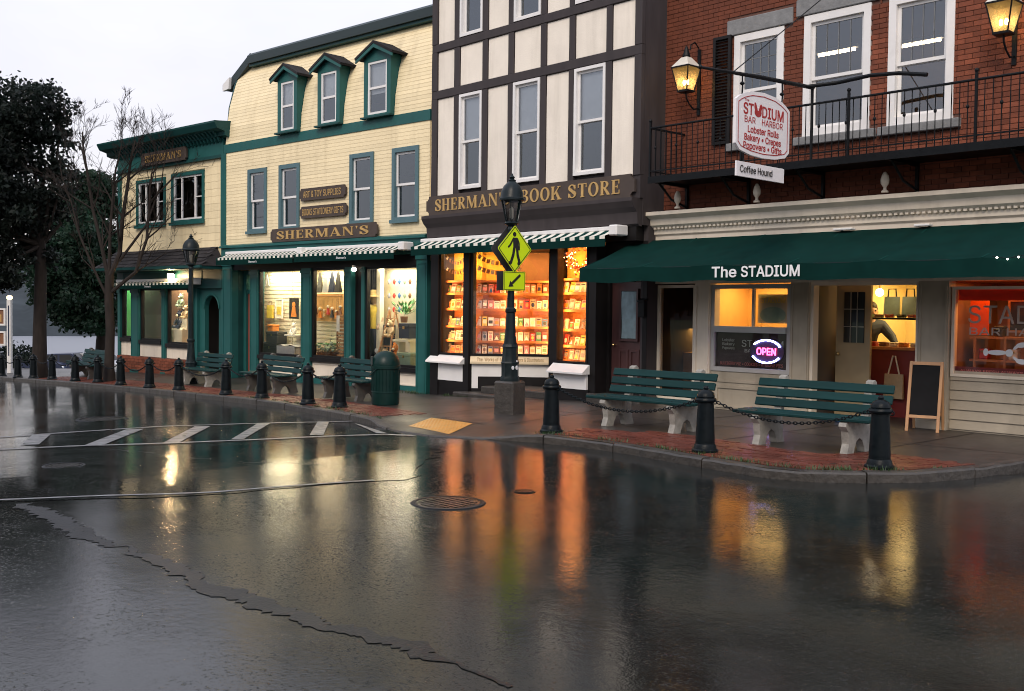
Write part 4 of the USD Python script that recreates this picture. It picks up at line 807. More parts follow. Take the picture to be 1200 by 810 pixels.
# ================================================================== RED BRICK BUILDING WITH CAFE FRONT
brk = thing('brick_cafe_building', 'red brick building with iron balcony above a cream cafe shop front', 'building', fw('S', 0, 0, 0), rzof('S'))
BL, BR, BY = -1.72, 7.2, .15
bw = [(.20, 1.14, 4.50, 6.24), (1.50, 2.62, 4.46, 6.31), (2.90, 3.88, 4.46, 6.31), (5.2, 6.2, 4.46, 6.31)]
lint = [(.06, 1.30, 6.25, 6.50), (1.36, 2.76, 6.32, 6.58), (2.78, 4.02, 6.32, 6.58), (5.05, 6.35, 6.32, 6.58)]
sil = [(.1, 1.26, 4.36, 4.49), (1.38, 2.74, 4.32, 4.45), (2.79, 4.0, 4.32, 4.45), (5.1, 6.3, 4.32, 4.45)]
wall = obj('front_wall', cells(K(), BL, BR, 3.3, 7.6, bw, BY + .012, BY + .3), mortar, brk)
solid = bw + lint + sil
bl = []; rb = random.Random(11); row, z = 0, 3.42
while z < 7.5:
    x = BL - (row % 2) * .105
    while x < BR:
        e, w = .203, rb.uniform(-.003, .003); a, c = max(x, BL), min(x + e, BR)
        free = [(a, c)]
        for h in solid:
            if h[2] < z + .062 and h[3] > z:
                nf = []
                for p, q in free:
                    if h[1] <= p or h[0] >= q: nf.append((p, q))
                    else:
                        if h[0] - p > .02: nf.append((p, h[0]))
                        if q - h[1] > .02: nf.append((h[1], q))
                free = nf
        for p, q in free:
            if q - p > .02: bl.append((p, q, z, rb.uniform(.001, .007)))
        x += .213
    z += .073; row += 1
BP = np.array(fw('S', 2.0, .1, 5.2))
order = sorted(bl, key=lambda b: (abs(b[2] - 5.0) * 1.2 + abs((b[0] + b[1]) / 2 - 3.9) * .9))
rest = K()
for n_, (p, q, z, pr) in enumerate(order):
    v = [(p, BY - pr, z), (q, BY - pr, z), (q, BY - pr, z + .064), (p, BY - pr, z + .064), (p, BY + .02, z), (q, BY + .02, z), (q, BY + .02, z + .064), (p, BY + .02, z + .064)]
    ff = [(0, 1, 2, 3), (4, 5, 1, 0), (1, 5, 6, 2), (3, 2, 6, 7), (4, 0, 3, 7)]
    if n_ < 298: obj('brick', K().raw(v, ff), brickm, wall)
    else: rest.raw(v, ff)
obj('brick_field', rest, brickm, wall, kind='stuff')
for i_, (a, c, d, e) in enumerate(bw):
    sash_window(brk, a, c, d, e, white, cw=.115, sw=.05, y=BY + .03, mid=.47, sill=False, muntin=((4, 3), (4, 1), (4, 1), (4, 1))[i_])
    obj('lintel', K().cbox(lint[i_][0], lint[i_][1], BY - .035, BY + .1, lint[i_][2], lint[i_][3], .012), stone, brk); obj('window_sill', K().cbox(sil[i_][0], sil[i_][1], BY - .09, BY + .1, sil[i_][2], sil[i_][3], .012), stone, brk)
sh = obj('shutter', frame(K(), -.19, .16, 4.50, 6.27, .05, BY - .06, BY - .012), blackp, brk)
k = K()
for z in np.arange(4.57, 6.2, .052): k.prism([(BY - .048, z), (BY - .022, z + .03), (BY - .018, z + .036), (BY - .044, z + .006)], -.14, .11, 'x')
obj('louvre_slats', k, blackp, sh)
obj('downpipe', K().tube([(-1.30, BY - .07, 7.6), (-1.30, BY - .07, 3.5)], .045, 10), brickm, brk)
shell(brk, BL, BR, 9, -.2, 7.6, brickm, front=.46, floors=(3.2, ), inner=inner_d)
obj('side_return', K().box(BL, BL + .15, BY, .46, 3.4, 7.6), brickm, brk)
for x, yy in ((2.2, 2.2), (3.5, 2.6)):
    t = thing('ceiling_tube', 'glowing ceiling tube seen through the brick building upper ' + ('middle' if x < 3 else 'right') + ' window', 'lamp', fw('S', x - 1.35, yy, 6.22), rzof('S'))
    obj('tube', K().tube([(-.35, 0, 0), (.35, 0, 0)], .025, 8), glow('tube_glow', (1, .78, .50), 7), t); obj('batten', K().box(-.4, .4, -.05, .05, .03, .08), white, t)
obj('upper_back_wall', K().box(BL + .2, BR - .2, 3.6, 3.65, 3.3, 7.3), inner_b, brk)
# cream shop front: cornice with dentils and finials
CL, CR = -1.66, 7.2
co = obj('cornice', K().prism([(.15, 2.94), (-.06, 2.94), (-.06, 3.02), (-.10, 3.05), (-.10, 3.13), (-.20, 3.20), (-.22, 3.30), (-.33, 3.36), (-.33, 3.42), (.15, 3.46)], CL, CR, 'x'), cream, brk)
for x in np.arange(CL + .05, 5.6, .083): obj('dentil', K().box(x, x + .045, -.155, -.09, 3.135, 3.185), cream, co)
for x in (-1.50, -.62, .95, 3.1, 5.2):
    obj('finial', K().lathe([(0, 3.455), (.05, 3.455), (.05, 3.475), (.022, 3.50), (.022, 3.53), (.055, 3.58), (.062, 3.63), (.045, 3.70), (.018, 3.745), (0, 3.75)], (x, -.24, 0), 14), cream, co)
obj('signboard', K().box(CL, CR, -.05, .15, 2.20, 2.94), cream, brk)
def cpil(a, c, y0=-.04):
    cream = cream_dim if a > 1 else MATS['cream_trim']  # pilasters further right take the cream darkened for light falloff
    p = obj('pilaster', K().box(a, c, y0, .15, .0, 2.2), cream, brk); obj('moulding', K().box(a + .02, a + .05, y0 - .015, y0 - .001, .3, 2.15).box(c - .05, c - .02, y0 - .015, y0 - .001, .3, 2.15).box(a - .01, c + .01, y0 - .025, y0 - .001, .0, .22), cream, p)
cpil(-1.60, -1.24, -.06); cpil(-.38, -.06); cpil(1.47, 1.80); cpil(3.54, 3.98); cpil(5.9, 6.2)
# tall left window with dim amber glow
shop_window(brk, -1.22, -.40, .3, 2.18, cream, .05); obj('stall_riser', K().box(-1.22, -.40, .02, .12, -.1, .3), cream, brk)
obj('left_room', K().box(-1.55, -.3, 1.5, 1.55, 0, 2.2), inner_b, brk); obj('room_divider', K().box(-.36, -.3, .15, 1.5, 0, 2.2), inner_b, brk)
obj('inner_counter', K().box(-1.6, -.37, .75, 1.49, .2, 1.0), inner_b, brk); obj('inner_post', K().box(-1.0, -.93, .9, .97, 1.0, 2.2), inner_b, brk); light_rect(brk, 'dim_light', (-1.15, 1.05, 1.42), .5, .3, (1, .52, .12), 16)  # counter added as a surface for the amber light to fall on
# serving hatch: sliding panes over a menu board
w = obj('hatch_frame', frame(K(), -.05, 1.47, .76, 2.18, .07, -.02, .12).box(.02, 1.40, -.06, .12, 1.40, 1.50).box(.72, .76, .02, .07, 1.50, 2.11), paint('grey_white_frame', (.42, .41, .39), .45, .1, 3), brk)
obj('pane', quad(.76, 1.40, 1.50, 2.11, .05), pane, w); obj('menu_panel', K().box(.02, 1.40, .05, .08, .83, 1.40), paint('menu_panel_brown', (.045, .018, .014), .35, .3, 4), w); obj('menu_pane', quad(.02, 1.40, .83, 1.40, .02), pane, w)
def letters(txt, h, x, z, y, wdt, mat, par, bold=False, nm='lettering'):
    kk, _ = sans(txt, h, .004, width=wdt, bold=bold); return obj(nm, kk.moved(lambda v: v + (x, y, z)), mat, par)
lw_ = paint('pale_lettering', (.62, .58, .52), .5, .1); lr_ = paint('red_lettering', (.62, .16, .13), .5, .1)
letters('STADIUM', .11, .52, 1.17, .049, .78, lw_, w); letters('BAR HARBOR', .055, .58, 1.08, .049, .62, lw_, w); letters('BLUEBERRY PIE • COOKIES • WHOOPIE PIES', .05, .10, .865, .049, 1.2, lr_, w)
for i_, tx in enumerate(('Lobster', 'Bakery', 'Popovers')): letters(tx, .045, .14, 1.25 - i_ * .065, .049, .24, lw_, w)
# panelled apron under the hatch
ap = obj('apron', K().box(-.05, 1.47, .0, .12, .0, .76), cream_dim, brk); obj('apron_panel', frame(K(), .06, 1.36, .16, .52, .04, -.022, -.001).box(.0, 1.42, -.018, -.001, .58, .62), cream_dim, ap)
# hatch interior
amb = inner_o
room = obj('cafe_room', K().box(-.28, 1.62, 1.3, 1.35, 0, 2.35).box(-.29, -.24, .15, 1.3, 0, 2.35).box(1.6, 1.65, .15, 1.3, 0, 2.35).box(-.24, 1.6, .15, 1.3, 2.30, 2.35).box(-.24, 1.6, .15, 1.3, 0, .05), amb, brk)
obj('cupboard_door', frame(K(), .0, .70, .3, 2.05, .06, 1.26, 1.295), amb, brk); obj('counter', K().box(-.2, 1.58, .12, .5, 1.36, 1.40), wood, brk)
light_rect(brk, 'hatch_light', (.45, .7, 2.27), .8, .5, (1, .60, .19), 15)
# doorway with the open door and the room behind
obj('door_case', frame(K(), 1.80, 3.54, -.06, 2.20, .05, .0, .15, wb=.07), cream, brk); obj('threshold', K().box(1.8, 3.54, -.05, .6, .0, .10), stone, brk)
obj('dark_side_room', K().box(1.72, 1.76, .15, 1.2, 0, 2.3), inner_d, brk)
dl = obj('door', K().box(1.89, 2.47, .60, .65, .12, 2.18), paint('tan_door', (.42, .31, .17), .5, .1, 4), brk)
obj('door_glazing', K().box(2.03, 2.37, .585, .599, 1.28, 2.06), black_flat, dl); obj('glazing_bars', K().box(2.14, 2.152, .576, .584, 1.28, 2.06).box(2.25, 2.262, .576, .584, 1.28, 2.06).box(2.03, 2.37, .577, .583, 1.52, 1.532).box(2.03, 2.37, .577, .583, 1.79, 1.802), cream, dl)
obj('door_pane', quad(2.03, 2.37, 1.28, 2.06, .570), pane, dl); obj('handle', K().ball((1.95, .56, 1.1), .03), brass, dl)
cafe_inner = paint('cafe_pale_wall', (.80, .66, .34), .6, .08, 4)
obj('shop_room', K().box(1.0, 4.5, 3.2, 3.25, 0, 2.4).box(3.55, 3.6, .16, 3.2, 0, 2.4).box(1.66, 1.71, 1.2, 3.2, 0, 2.4).box(1.71, 3.55, .15, 3.2, 2.36, 2.4).box(1.71, 3.55, .15, 3.2, .02, .09), cafe_inner, brk)
obj('cafe_counter', K().box(1.9, 3.54, 1.15, 1.7, .09, 1.17), paint('red_counter', (.24, .035, .03), .4, .15), brk); obj('counter_top', K().box(1.88, 3.54, 1.10, 1.74, 1.171, 1.215), oak, brk)
obj('wall_shelf', K().box(1.9, 3.5, 1.20, 1.45, 1.64, 1.67).box(3.0, 3.02, 1.2, 1.22, 1.215, 1.64).box(3.38, 3.4, 1.2, 1.22, 1.215, 2.3), iron, brk)
light_rect(brk, 'shop_light', (2.6, 2.3, 2.33), .9, .9, (1, .70, .27), 11)
# right window with stickers
shop_window(brk, 4.0, 5.88, .88, 2.12, cream, .04); ap2 = obj('apron', K().box(3.98, 5.9, .05, .14, .0, .88), cream_dim, brk)
for z in np.arange(.02, .84, .135): obj('apron_board', K().prism([(.02, z), (.042, z + .128), (.05, z + .128), (.05, z)], 4.0, 5.88, 'x'), cream_dim, ap2)
rrm = obj('red_room', K().box(3.9, 6.2, 1.6, 1.65, 0, 2.3).box(3.9, 3.95, .15, 1.6, 0, 2.3).box(6.15, 6.2, .15, 1.6, 0, 2.3).box(3.95, 6.15, .15, 1.6, 2.2, 2.25).box(3.95, 6.15, .15, 1.6, .1, .15), inner_b, brk)
obj('red_valance', K().box(4.04, 5.84, .12, .14, 1.93, 2.1), paint('red_valance', (.75, .05, .015), .5, .1), brk); obj('orange_panel', K().box(4.04, 4.30, .5, .52, 1.45, 1.93), paint('orange_panel', (.8, .12, .01), .5, .1), brk)
sb_ = obj('sill_band', K().box(4.04, 5.84, .055, .058, .92, 1.02), paint('red_band', (.20, .03, .03), .5), brk); letters('ALWAYS FRESH ALWAYS FAST ALWAYS MAINE', .04, 4.12, .945, .053, 1.6, lr_, sb_)
shf = obj('goods_shelf', K().box(4.04, 5.84, .5, .8, 1.40, 1.43).box(4.04, 5.84, .5, .8, 1.08, 1.11), wood, brk)
for x in np.arange(4.1, 5.8, .42): obj('shelf_upright', K().box(x, x + .03, .49, .8, .9, 1.43), wood, shf)
light_rect(brk, 'red_light', (4.9, .42, 2.18), 1.5, .5, (1, .34, .08), 6)
letters('STADIUM', .24, 4.22, 1.62, .042, 1.5, paint('frosted_lettering', (.42, .36, .32), .5, .1), brk); letters('BAR HARBOR', .10, 4.24, 1.46, .042, 1.4, MATS['frosted_lettering'], brk)
k = K(); fr_ = MATS['frosted_lettering']  # lobster sticker
def blob(c, rx_, rz_, rot=0): return affinity.rotate(affinity.scale(Point(*c).buffer(1, 8), rx_, rz_), rot)
lob = union_all([blob((4.62, 1.23), .13, .035), blob((4.47, 1.23), .035, .05), blob((4.78, 1.23), .05, .05), blob((4.87, 1.31), .05, .02, 40), blob((4.94, 1.34), .075, .035, 10), blob((4.87, 1.15), .05, .02, -40), blob((4.94, 1.12), .075, .035, -10)])
obj('lobster_sticker', K().prism(lob, .038, .042, 'y'), vinyl_w, brk)
# OPEN neon
t = thing('neon_sign', 'glowing pink and blue oval OPEN neon sign over the hatch menu panel', 'neon sign', fw('S', 1.02, -.005, 1.11), rzof('S'))
arc = lambda a, b, rx_, rz_: [(rx_ * math.cos(q), 0, rz_ * math.sin(q)) for q in np.linspace(a, b, 16)]
k = K()
obj('blue_arc', K().tube(arc(.45, 2.5, .28, .18), .015, 6), glow('neon_blue', (.35, .38, 1), 14), t); obj('blue_arc', K().tube(arc(3.6, 5.7, .28, .18), .015, 6), glow('neon_blue', (.35, .38, 1), 14), t)
kk, _ = sans('OPEN', .11, .006, width=.36, bold=True); obj('lettering', kk.moved(lambda v: v + (-.18, .005, -.055)), glow('neon_pink', (1, .06, .22), 8), t)
obj('backing', K().prism(affinity.scale(Point(0, 0).buffer(1, 16), .32, .2), .016, .022, 'y'), paint('neon_backing', (.03, .02, .05), .4), t)
light_ball(t, 'neon_light', (0, -.06, -.02), .03, (1, .12, .35), 22)
# big green awning
t = thing('green_awning', 'large dark green canvas awning lettered The STADIUM over the cafe front', 'awning', fw('S', 0, 0, 0), rzof('S'))
AL, AR, ar = -1.66, 6.4, -1.5; nx = 60
k = K(); X = np.linspace(AL, AR, nx); Sg = np.linspace(0, 1, 9); v = [(x, -.12 + (ar + .12) * q, 2.95 - .52 * q - .03 * math.sin(math.pi * q) - .022 * abs(math.sin(math.pi * (x - AL) / 1.34)) * q - .005 * math.sin(x * 9 + q * 4) * math.sin(math.pi * q)) for x in X for q in Sg]; n = 9
k.raw(v, [(i_ * n + j_, i_ * n + j_ + 1, (i_ + 1) * n + j_ + 1, (i_ + 1) * n + j_) for i_ in range(nx - 1) for j_ in range(n - 1)]); obj('canopy', k, awng, t, smooth=True)
k = K(); v = [(x, ar - .004 - .006 * math.sin(x * 7) * (1 - q), 2.43 - .022 * abs(math.sin(math.pi * (x - AL) / 1.34)) - (.225 + .006 * math.sin(x * 5.3)) * (1 - q)) for x in X for q in (0, .5, 1)]; n = 3
k.raw(v, [(i_ * n + j_, i_ * n + j_ + 1, (i_ + 1) * n + j_ + 1, (i_ + 1) * n + j_) for i_ in range(nx - 1) for j_ in range(n - 1)]); va = obj('valance', k, awng, t, smooth=True)
obj('side_flap', K().prism([(-.12, 2.95), (-.81, 2.66), (ar, 2.43), (ar, 2.205), (ar + .05, 2.205), (-.12, 2.72)], AL, AL + .006, 'x'), awng, t)
for x in np.arange(AL, AR, 1.34): obj('seam', K().prism([(-.12, 2.956), (-.81, 2.632), (ar, 2.436), (ar, 2.43), (-.81, 2.626), (-.12, 2.95)], x, x + .03, 'x'), awns, t)
obj('front_rail', K().tube([(AL, ar + .02, 2.40), (AR, ar + .02, 2.40)], .02, 8), iron, t)
for x in (AL + .04, 1.2, 3.6, AR - .05): obj('arm', K().tube([(x, -.1, 2.35), (x, ar + .03, 2.39)], .016, 6), iron, t)
kk, w1 = sans('The', .15, .004, width=.44, bold=True); obj('lettering', kk.moved(lambda v: v + (1.06, ar - .014, 2.245)), vinyl_w, va); kk, w2 = sans('STADIUM', .15, .004, width=.97, bold=True); obj('lettering', kk.moved(lambda v: v + (1.58, ar - .014, 2.245)), vinyl_w, va)
for x, w in ((2.3, .3), (3.55, .22)): 
    tt_ = obj('bracket_plate', K().cbox(x, x + w, -.26, -.13, 2.952, 2.985, .008), white, t)
# iron balcony
t = thing('iron_balcony', 'black iron balcony with thin balusters across the brick wall above the cafe', 'balcony', fw('S', 0, 0, 0), rzof('S'))
QL, QR, qy = -.80, 6.6, -.75
obj('platform', K().box(QL, QR, qy, BY - .01, 3.88, 3.93), iron, t); obj('edge_beam', K().box(QL - .02, QR, qy - .03, qy - .001, 3.84, 3.95), iron, t)
obj('handrail', K().cbox(QL, QR, qy - .02, qy + .025, 4.735, 4.765, .008), iron, t); obj('bottom_rail', K().box(QL, QR, qy - .012, qy + .012, 4.03, 4.05), iron, t)
for yy in (qy, ): pass
obj('side_rail', K().box(QL - .012, QL + .012, qy + .03, BY, 4.735, 4.765), iron, t); obj('side_rail', K().box(QL - .01, QL + .01, qy + .03, BY, 4.03, 4.05), iron, t)
for i_, x in enumerate(np.arange(QL, QR, .108)):
    k = K().tube([(x, qy, 3.95), (x, qy, 4.735)], .0072, 5)
    if i_ % 4 == 1: k.ball((x, qy, 4.42), (.022, .022, .03))
    obj('baluster', k, iron, t)
for y in np.arange(qy + .14, BY, .137): obj('baluster', K().tube([(QL, y, 3.93), (QL, y, 4.735)], .009, 5), iron, t)
for x in (QL, 1.0, 2.8, 4.6, 6.5): obj('post', K().box(x - .016, x + .016, qy - .016, qy + .016, 3.95, 4.85).ball((x, qy, 4.87), .03), iron, t)
for x in (-.70, .55, 1.9, 3.4, 5.0):
    b = obj('bracket', K().prism([(BY - .01, 3.45), (BY - .06, 3.45), (BY - .06, 3.83), (qy + .05, 3.84), (qy + .05, 3.879), (BY - .01, 3.879)], x - .02, x + .02, 'x'), iron, t)
    obj('brace', K().tube([(x, BY - .05, 3.50), (x, -.30, 3.60), (x, qy + .12, 3.85)], .02, 6), iron, t)
# wall lanterns
def wall_lantern(label, u, zt, sc=1.):
    t = thing('wall_lantern', label, 'lantern', fw('S', u, -.22, zt), rzof('S'), 'gas style lanterns on the brick wall')
    r4 = lambda w, z: [(-w, -w, z), (w, -w, z), (w, w, z), (-w, w, z)]
    wt, wb, zt_, zb = .17, .095, -.36, -.74
    fm = K()
    for (x, y) in ((-1, -1), (1, -1), (1, 1), (-1, 1)): fm.tube([(x * wt, y * wt, zt_), (x * wb, y * wb, zb)], .011, 5)
    fm.box(-wt - .012, wt + .012, -wt - .012, wt + .012, zt_ - .012, zt_ + .012).box(-wb - .01, wb + .01, -wb - .01, wb + .01, zb - .025, zb + .005)
    obj('frame', fm, iron, t)
    cap = obj('cap', K().raw(r4(wt + .005, zt_ + .013) + r4(.06, zt_ + .17), [(0, 1, 5, 4), (1, 2, 6, 5), (2, 3, 7, 6), (3, 0, 4, 7)]), paint('lantern_milk_glass', (.62, .58, .50), .3, .1), t); obj('finial', K().lathe([(.06, zt_ + .17), (.07, zt_ + .19), (.045, zt_ + .26), (.03, zt_ + .32), (.012, zt_ + .36), (0, zt_ + .37)], n=10), iron, cap)
    for q in range(4):
        v = np.array([(-wt + .01, -wt, zt_ - .013), (wt - .01, -wt, zt_ - .013), (wb - .008, -wb, zb + .006), (-wb + .008, -wb, zb + .006)]); c_, s_ = math.cos(q * math.pi / 2), math.sin(q * math.pi / 2)
        obj('pane', K().raw(np.column_stack([v[:, 0] * c_ - v[:, 1] * s_, v[:, 0] * s_ + v[:, 1] * c_, v[:, 2]]), [(3, 2, 1, 0)]), lanternglass, t)
    for x in (-.035, .035): obj('mantle', K().ball((x, 0, zt_ - .24), (.024, .024, .045), 1), glow('mantle_glow', (1, .70, .30), 34), t)
    obj('scroll_bracket', K().tube([(0, .36, -.98), (0, .22, -1.02), (0, .10, -.95), (0, .02, -.86), (0, 0, -.765)], .014, 6).tube([(0, .36, -.25), (0, .33, .02), (0, .22, .10), (0, .12, .04), (0, .10, -.05)], .012, 6).box(-.03, .03, .34, .37, -1.1, .0), iron, t)
    light_ball(t, 'gas_light', (0, 0, zt_ - .22), .05, (1, .58, .18), 9)
lanternglass = usdkit.material(stage, '/World/Looks/frosted_lantern_glass', {'t': ('transparent_bsdf', {'color': (.95, .85, .62)}), 'tr': ('translucent_bsdf', {'color': (.95, .80, .50)}), 'm': ('mix_closure', {'fac': .35})}, [('t.BSDF', 'm.closure1'), ('tr.BSDF', 'm.closure2')], surface='m.closure')
wall_lantern('lit iron wall lantern left of the black shutter on the brick wall', -.50, 6.14); wall_lantern('lit iron wall lantern at the right edge beyond the third brick wall window', 4.70, 6.16)
# hanging sign on its long bracket
hx = -8.1
t = thing('sign_bracket', 'long black iron sign bracket with stay wire projecting over the street', 'bracket', (hx, 0, 0))
obj('arm', K().tube([(0, 13.95, 4.985), (0, 12.6, 4.92), (0, 11.22, 4.83)], [.03, .03, .018], 8), iron, t); obj('stay_wire', K().tube([(0, 11.95, 4.90), (0, 14.85, 6.75)], .008, 5), iron, t); obj('rail_post', K().tube([(0, 13.93, 3.95), (0, 13.93, 5.02)], .022, 8), iron, t)
obj('curved_strut', K().tube([(0.0, 13.75, 4.97), (.4, 13.93, 5.0), (.9, 13.93, 5.03), (1.3, 13.93, 5.0), (1.7, 13.93, 4.92)], .028, 8), iron, t); obj('tip', K().ball((0, 11.2, 4.83), .03), iron, t)
t = thing('hanging_sign', 'white arched hanging sign lettered STADIUM BAR HARBOR in red', 'sign', (hx, 11.98, 3.83), 90)
W_, H_ = 1.32, .88
out = [(0, .14), (.10, .06), (.35, .015), (.66, 0), (.97, .015), (1.22, .06), (1.32, .14), (1.32, .72), (1.22, .78), (1.12, .82), (.95, .865), (.66, .885), (.37, .865), (.2, .82), (.10, .78), (0, .72)]
P_ = Polygon(out)
obj('board', K().prism(P_, -.02, .02, 'y'), paint('sign_white', (.78, .75, .76), .45, .05, 3), t)
obj('red_line', K().prism(P_.buffer(-.05).difference(P_.buffer(-.062)), -.0235, -.02, 'y'), vinyl_r, t)
def hl(tx, h, z, x0, x1, mat=vinyl_r, bold=False):
    kk, _ = sans(tx, h, .004, width=x1 - x0, bold=bold); obj('lettering', kk.moved(lambda v: v + (x0, -.02, z)), mat, t)
hl('ST', .145, .55, .17, .41, bold=True); hl('DIUM', .145, .55, .62, 1.16, bold=True); hl('The', .03, .72, .2, .3)
obj('lobster_claw', K().prism(union_all([blob((.52, .60), .085, .06), blob((.46, .66), .03, .07, 15), blob((.58, .66), .03, .06, -15)]).difference(blob((.52, .67), .02, .05)), -.0235, -.02, 'y'), vinyl_r, t)
hl('BAR', .085, .44, .20, .46); hl('HARBOR', .085, .44, .62, 1.14); hl('Lobster Rolls', .085, .315, .28, 1.04, bold=True); hl('Bakery • Crepes', .085, .205, .20, 1.10, bold=True); hl('Popovers • Gifts', .085, .095, .18, 1.12, bold=True)
for x in (.16, 1.14): obj('hanger', K().tube([(x, 0, .80), (x + .01, 0, .90), (x, 0, 1.06 if x < 1 else 1.13)], .012, 6).lathe([(.02, .92), (.035, .94), (.02, .96)], (x, 0, 0), 8), iron, t)
t = thing('small_hanging_sign', 'small white board with handwritten coffee wording under the arched sign', 'sign', (hx, 12.02, 3.54), 90)
obj('board', K().cbox(0, 1.18, -.012, .012, 0, .20, .004), paint('sign_white', (.78, .75, .76), .45, .05, 3), t); hl('Coffee Hound', .09, .06, .08, .86, black_flat)
for x in (.18, 1.02): obj('link', K().tube([(x, 0, .19), (x + .01, 0, .25), (x, 0, .31)], .008, 6), iron, t)

t = thing('string_lights', 'short string of tiny white lights at the right end of the green awning', 'string lights', fw('S', 5.2, -1.56, 2.44), rzof('S'))
obj('cord', K().tube([(q, 0, -.03 * math.sin(q * 9) ** 2) for q in np.linspace(0, 1.1, 20)], .004, 4), iron, t)
for i_ in range(9): obj('bulb', K().ball((.06 + i_ * .125, 0, -.02 - .02 * (i_ % 2)), .013, 1), glow('string_glow', (1, .9, .72), 10), t)

# ================================================================== BOOK WINDOWS
ORD = ['first', 'second', 'third', 'fourth', 'fifth', 'sixth', 'seventh', 'eighth', 'ninth', 'tenth', 'eleventh', 'twelfth']
LEV = [('bottom', .80), ('second lowest', 1.07), ('middle', 1.37), ('second highest', 1.73), ('top', 2.05)]
rbk = random.Random(21)
COL = ['red', 'orange', 'yellow', 'blue', 'green', 'pink', 'cream', 'white', 'brown', 'grey', 'tan', 'cream', 'white', 'pink', 'tan', 'cream']
pagem = paint('page_edges', (.80, .74, .60), .8, .05)
def bookcase(fr, which, u0, u1, y, d, n, h=.20, top=2.94):
    t = thing('bookcase', f'honey wood bookcase full of face-out books in the {which} book shop window', 'bookcase', fw(fr, 0, 0, 0), rzof(fr))
    obj('back_panel', K().box(u0, u1, y + d - .02, y + d, .74, 2.30), oak, t); obj('upper_panel', K().box(u0, u1, y + d - .04, y + d - .021, 2.31, top), paint('yellow_back_wall', (.80, .52, .10), .7, .08), t)
    if which == 'slanted middle': obj('dark_panel', K().box((u0 + u1) / 2 + .1, u1, y + d - .06, y + d - .041, 2.33, top), inner_b, t)
    for x in (u0, u1 - .03): obj('side_panel', K().box(x, x + .03, y, y + d - .021, .74, 2.33), oak, t)
    obj('shelf', K().box(u0 + .03, u1 - .03, y - .02, y + d - .021, 2.28, 2.32), oak, t)
    for li, (nm, z) in enumerate(LEV):
        obj('shelf', K().box(u0 + .031, u1 - .031, y - .01, y + d - .021, z - .03, z), oak, t)
        obj('shelf_lip', K().box(u0 + .031, u1 - .031, y - .02, y - .011, z - .035, z + .012), oak, t)
        w = (u1 - u0 - .08) / n
        for i_ in range(n):
            if which == 'slanted middle' and li == 3 and i_ == 5: continue
            bw_, bh = w * rbk.uniform(.74, .96), h * rbk.uniform(.86, 1.12) * (.95 if li else .92); c = rbk.choice(COL); tilt = rbk.uniform(9, 17)
            x = u0 + .04 + w * (i_ + .5)
            b = thing('book', f'{c} covered book, {ORD[i_]} from the left on the {nm} shelf, {which} window', 'book', fw(fr, x, y + .055 + rbk.uniform(0, .02), z + .002), rzof(fr) + rbk.uniform(-5, 5), f'books in the {which} window', rx=-tilt)
            th = rbk.uniform(.012, .03); a = bw_ / 2
            obj('cover', K().box(-a, a, 0, .004, 0, bh).box(-a, a, th, th + .004, 0, bh).box(-a, -a + .004, .0041, th - .0001, 0, bh), MATS['cover_' + c], b)
            obj('pages', K().box(-a + .0041, a - .004, .0041, th - .0001, .003, bh - .003), pagem, b)
            # cover art: a panel and bars or a round emblem
            c2 = rbk.choice([q for q in COL if q != c] + ['navy', 'black']); k = K(); s_ = rbk.random()
            if s_ < .45: k.box(-a * .75, a * .75, -.0015, -.0002, bh * .30, bh * .66)
            elif s_ < .75: k.prism(affinity.scale(Point(0, bh * .45).buffer(1, 8), a * .6, bh * .22), -.0015, -.0002, 'y')
            else: k.prism([(-a * .8, bh * .12), (a * .8, bh * .12), (0, bh * .6)], -.0015, -.0002, 'y')
            obj('cover_picture', k, MATS['cover_' + c2], b); obj('title_bar', K().box(-a * .7, a * .7, -.0015, -.0002, bh * .76, bh * .85).box(-a * .45, a * .45, -.0015, -.0002, bh * .10, bh * .15), MATS['cover_' + rbk.choice(['black', 'white', 'navy', 'red'])], b)
    return t
bookcase('T', 'left', -.33, .73, .26, .26, 6); bookcase('C', 'slanted middle', .03, 1.60, .30, .28, 12); bookcase('T', 'right', 3.28, 4.25, .20, .26, 6)
for fr, which, u0, u1, y in (('T', 'left', .0, .68, .12), ('C', 'slanted middle', .12, 1.0, .14)):
    t = thing('card_garland', f'string of small dark cards hung across the top of the {which} book window', 'garland', fw(fr, 0, y, 0), rzof(fr))
    for row, zt in ((0, 2.86), (1, 2.62)):
        sag = lambda q: zt - .15 * 4 * q * (1 - q) * (1 if row == 0 else .7)
        obj('cord', K().tube([(u0 + (u1 - u0) * q, 0, sag(q)) for q in np.linspace(0, 1, 14)], .003, 4), black_flat, t)
        nn = 8 if which == 'left' else 10
        for i_ in range(nn):
            q = (i_ + .5) / nn; x, z = u0 + (u1 - u0) * q, sag(q); w, h = (.022, .045) if which == 'left' else (.035, .06); a_ = (q - .5) * .9; c_, s_ = math.cos(a_), math.sin(a_)
            obj('card', K().prism([(x + p * c_ - r * s_, z - .03 + p * s_ + r * c_) for p, r in ((-w, -h), (w, -h), (w, h * .4), (-w, h * .4))], -.002, .002, 'y'), MATS['cover_brown' if i_ % 3 else 'cover_grey'], t)
t = thing('lit_wreath', 'wreath of glowing red and orange fairy lights above the right bookcase', 'wreath', fw('T', 3.88, .13, 2.72), rzof('T'))
rwr = random.Random(4); k, k2, k3 = K(), K(), K()
for i_ in range(150):
    a_ = rwr.uniform(0, 6.283); r_ = rwr.gauss(.26, .055); p = (r_ * math.cos(a_), rwr.uniform(-.03, .05), r_ * math.sin(a_) * .95)
    if p[2] > .2: continue
    if i_ % 2: k.ball(p, .011, 1)
    else: k2.ball(p, .02, 1)
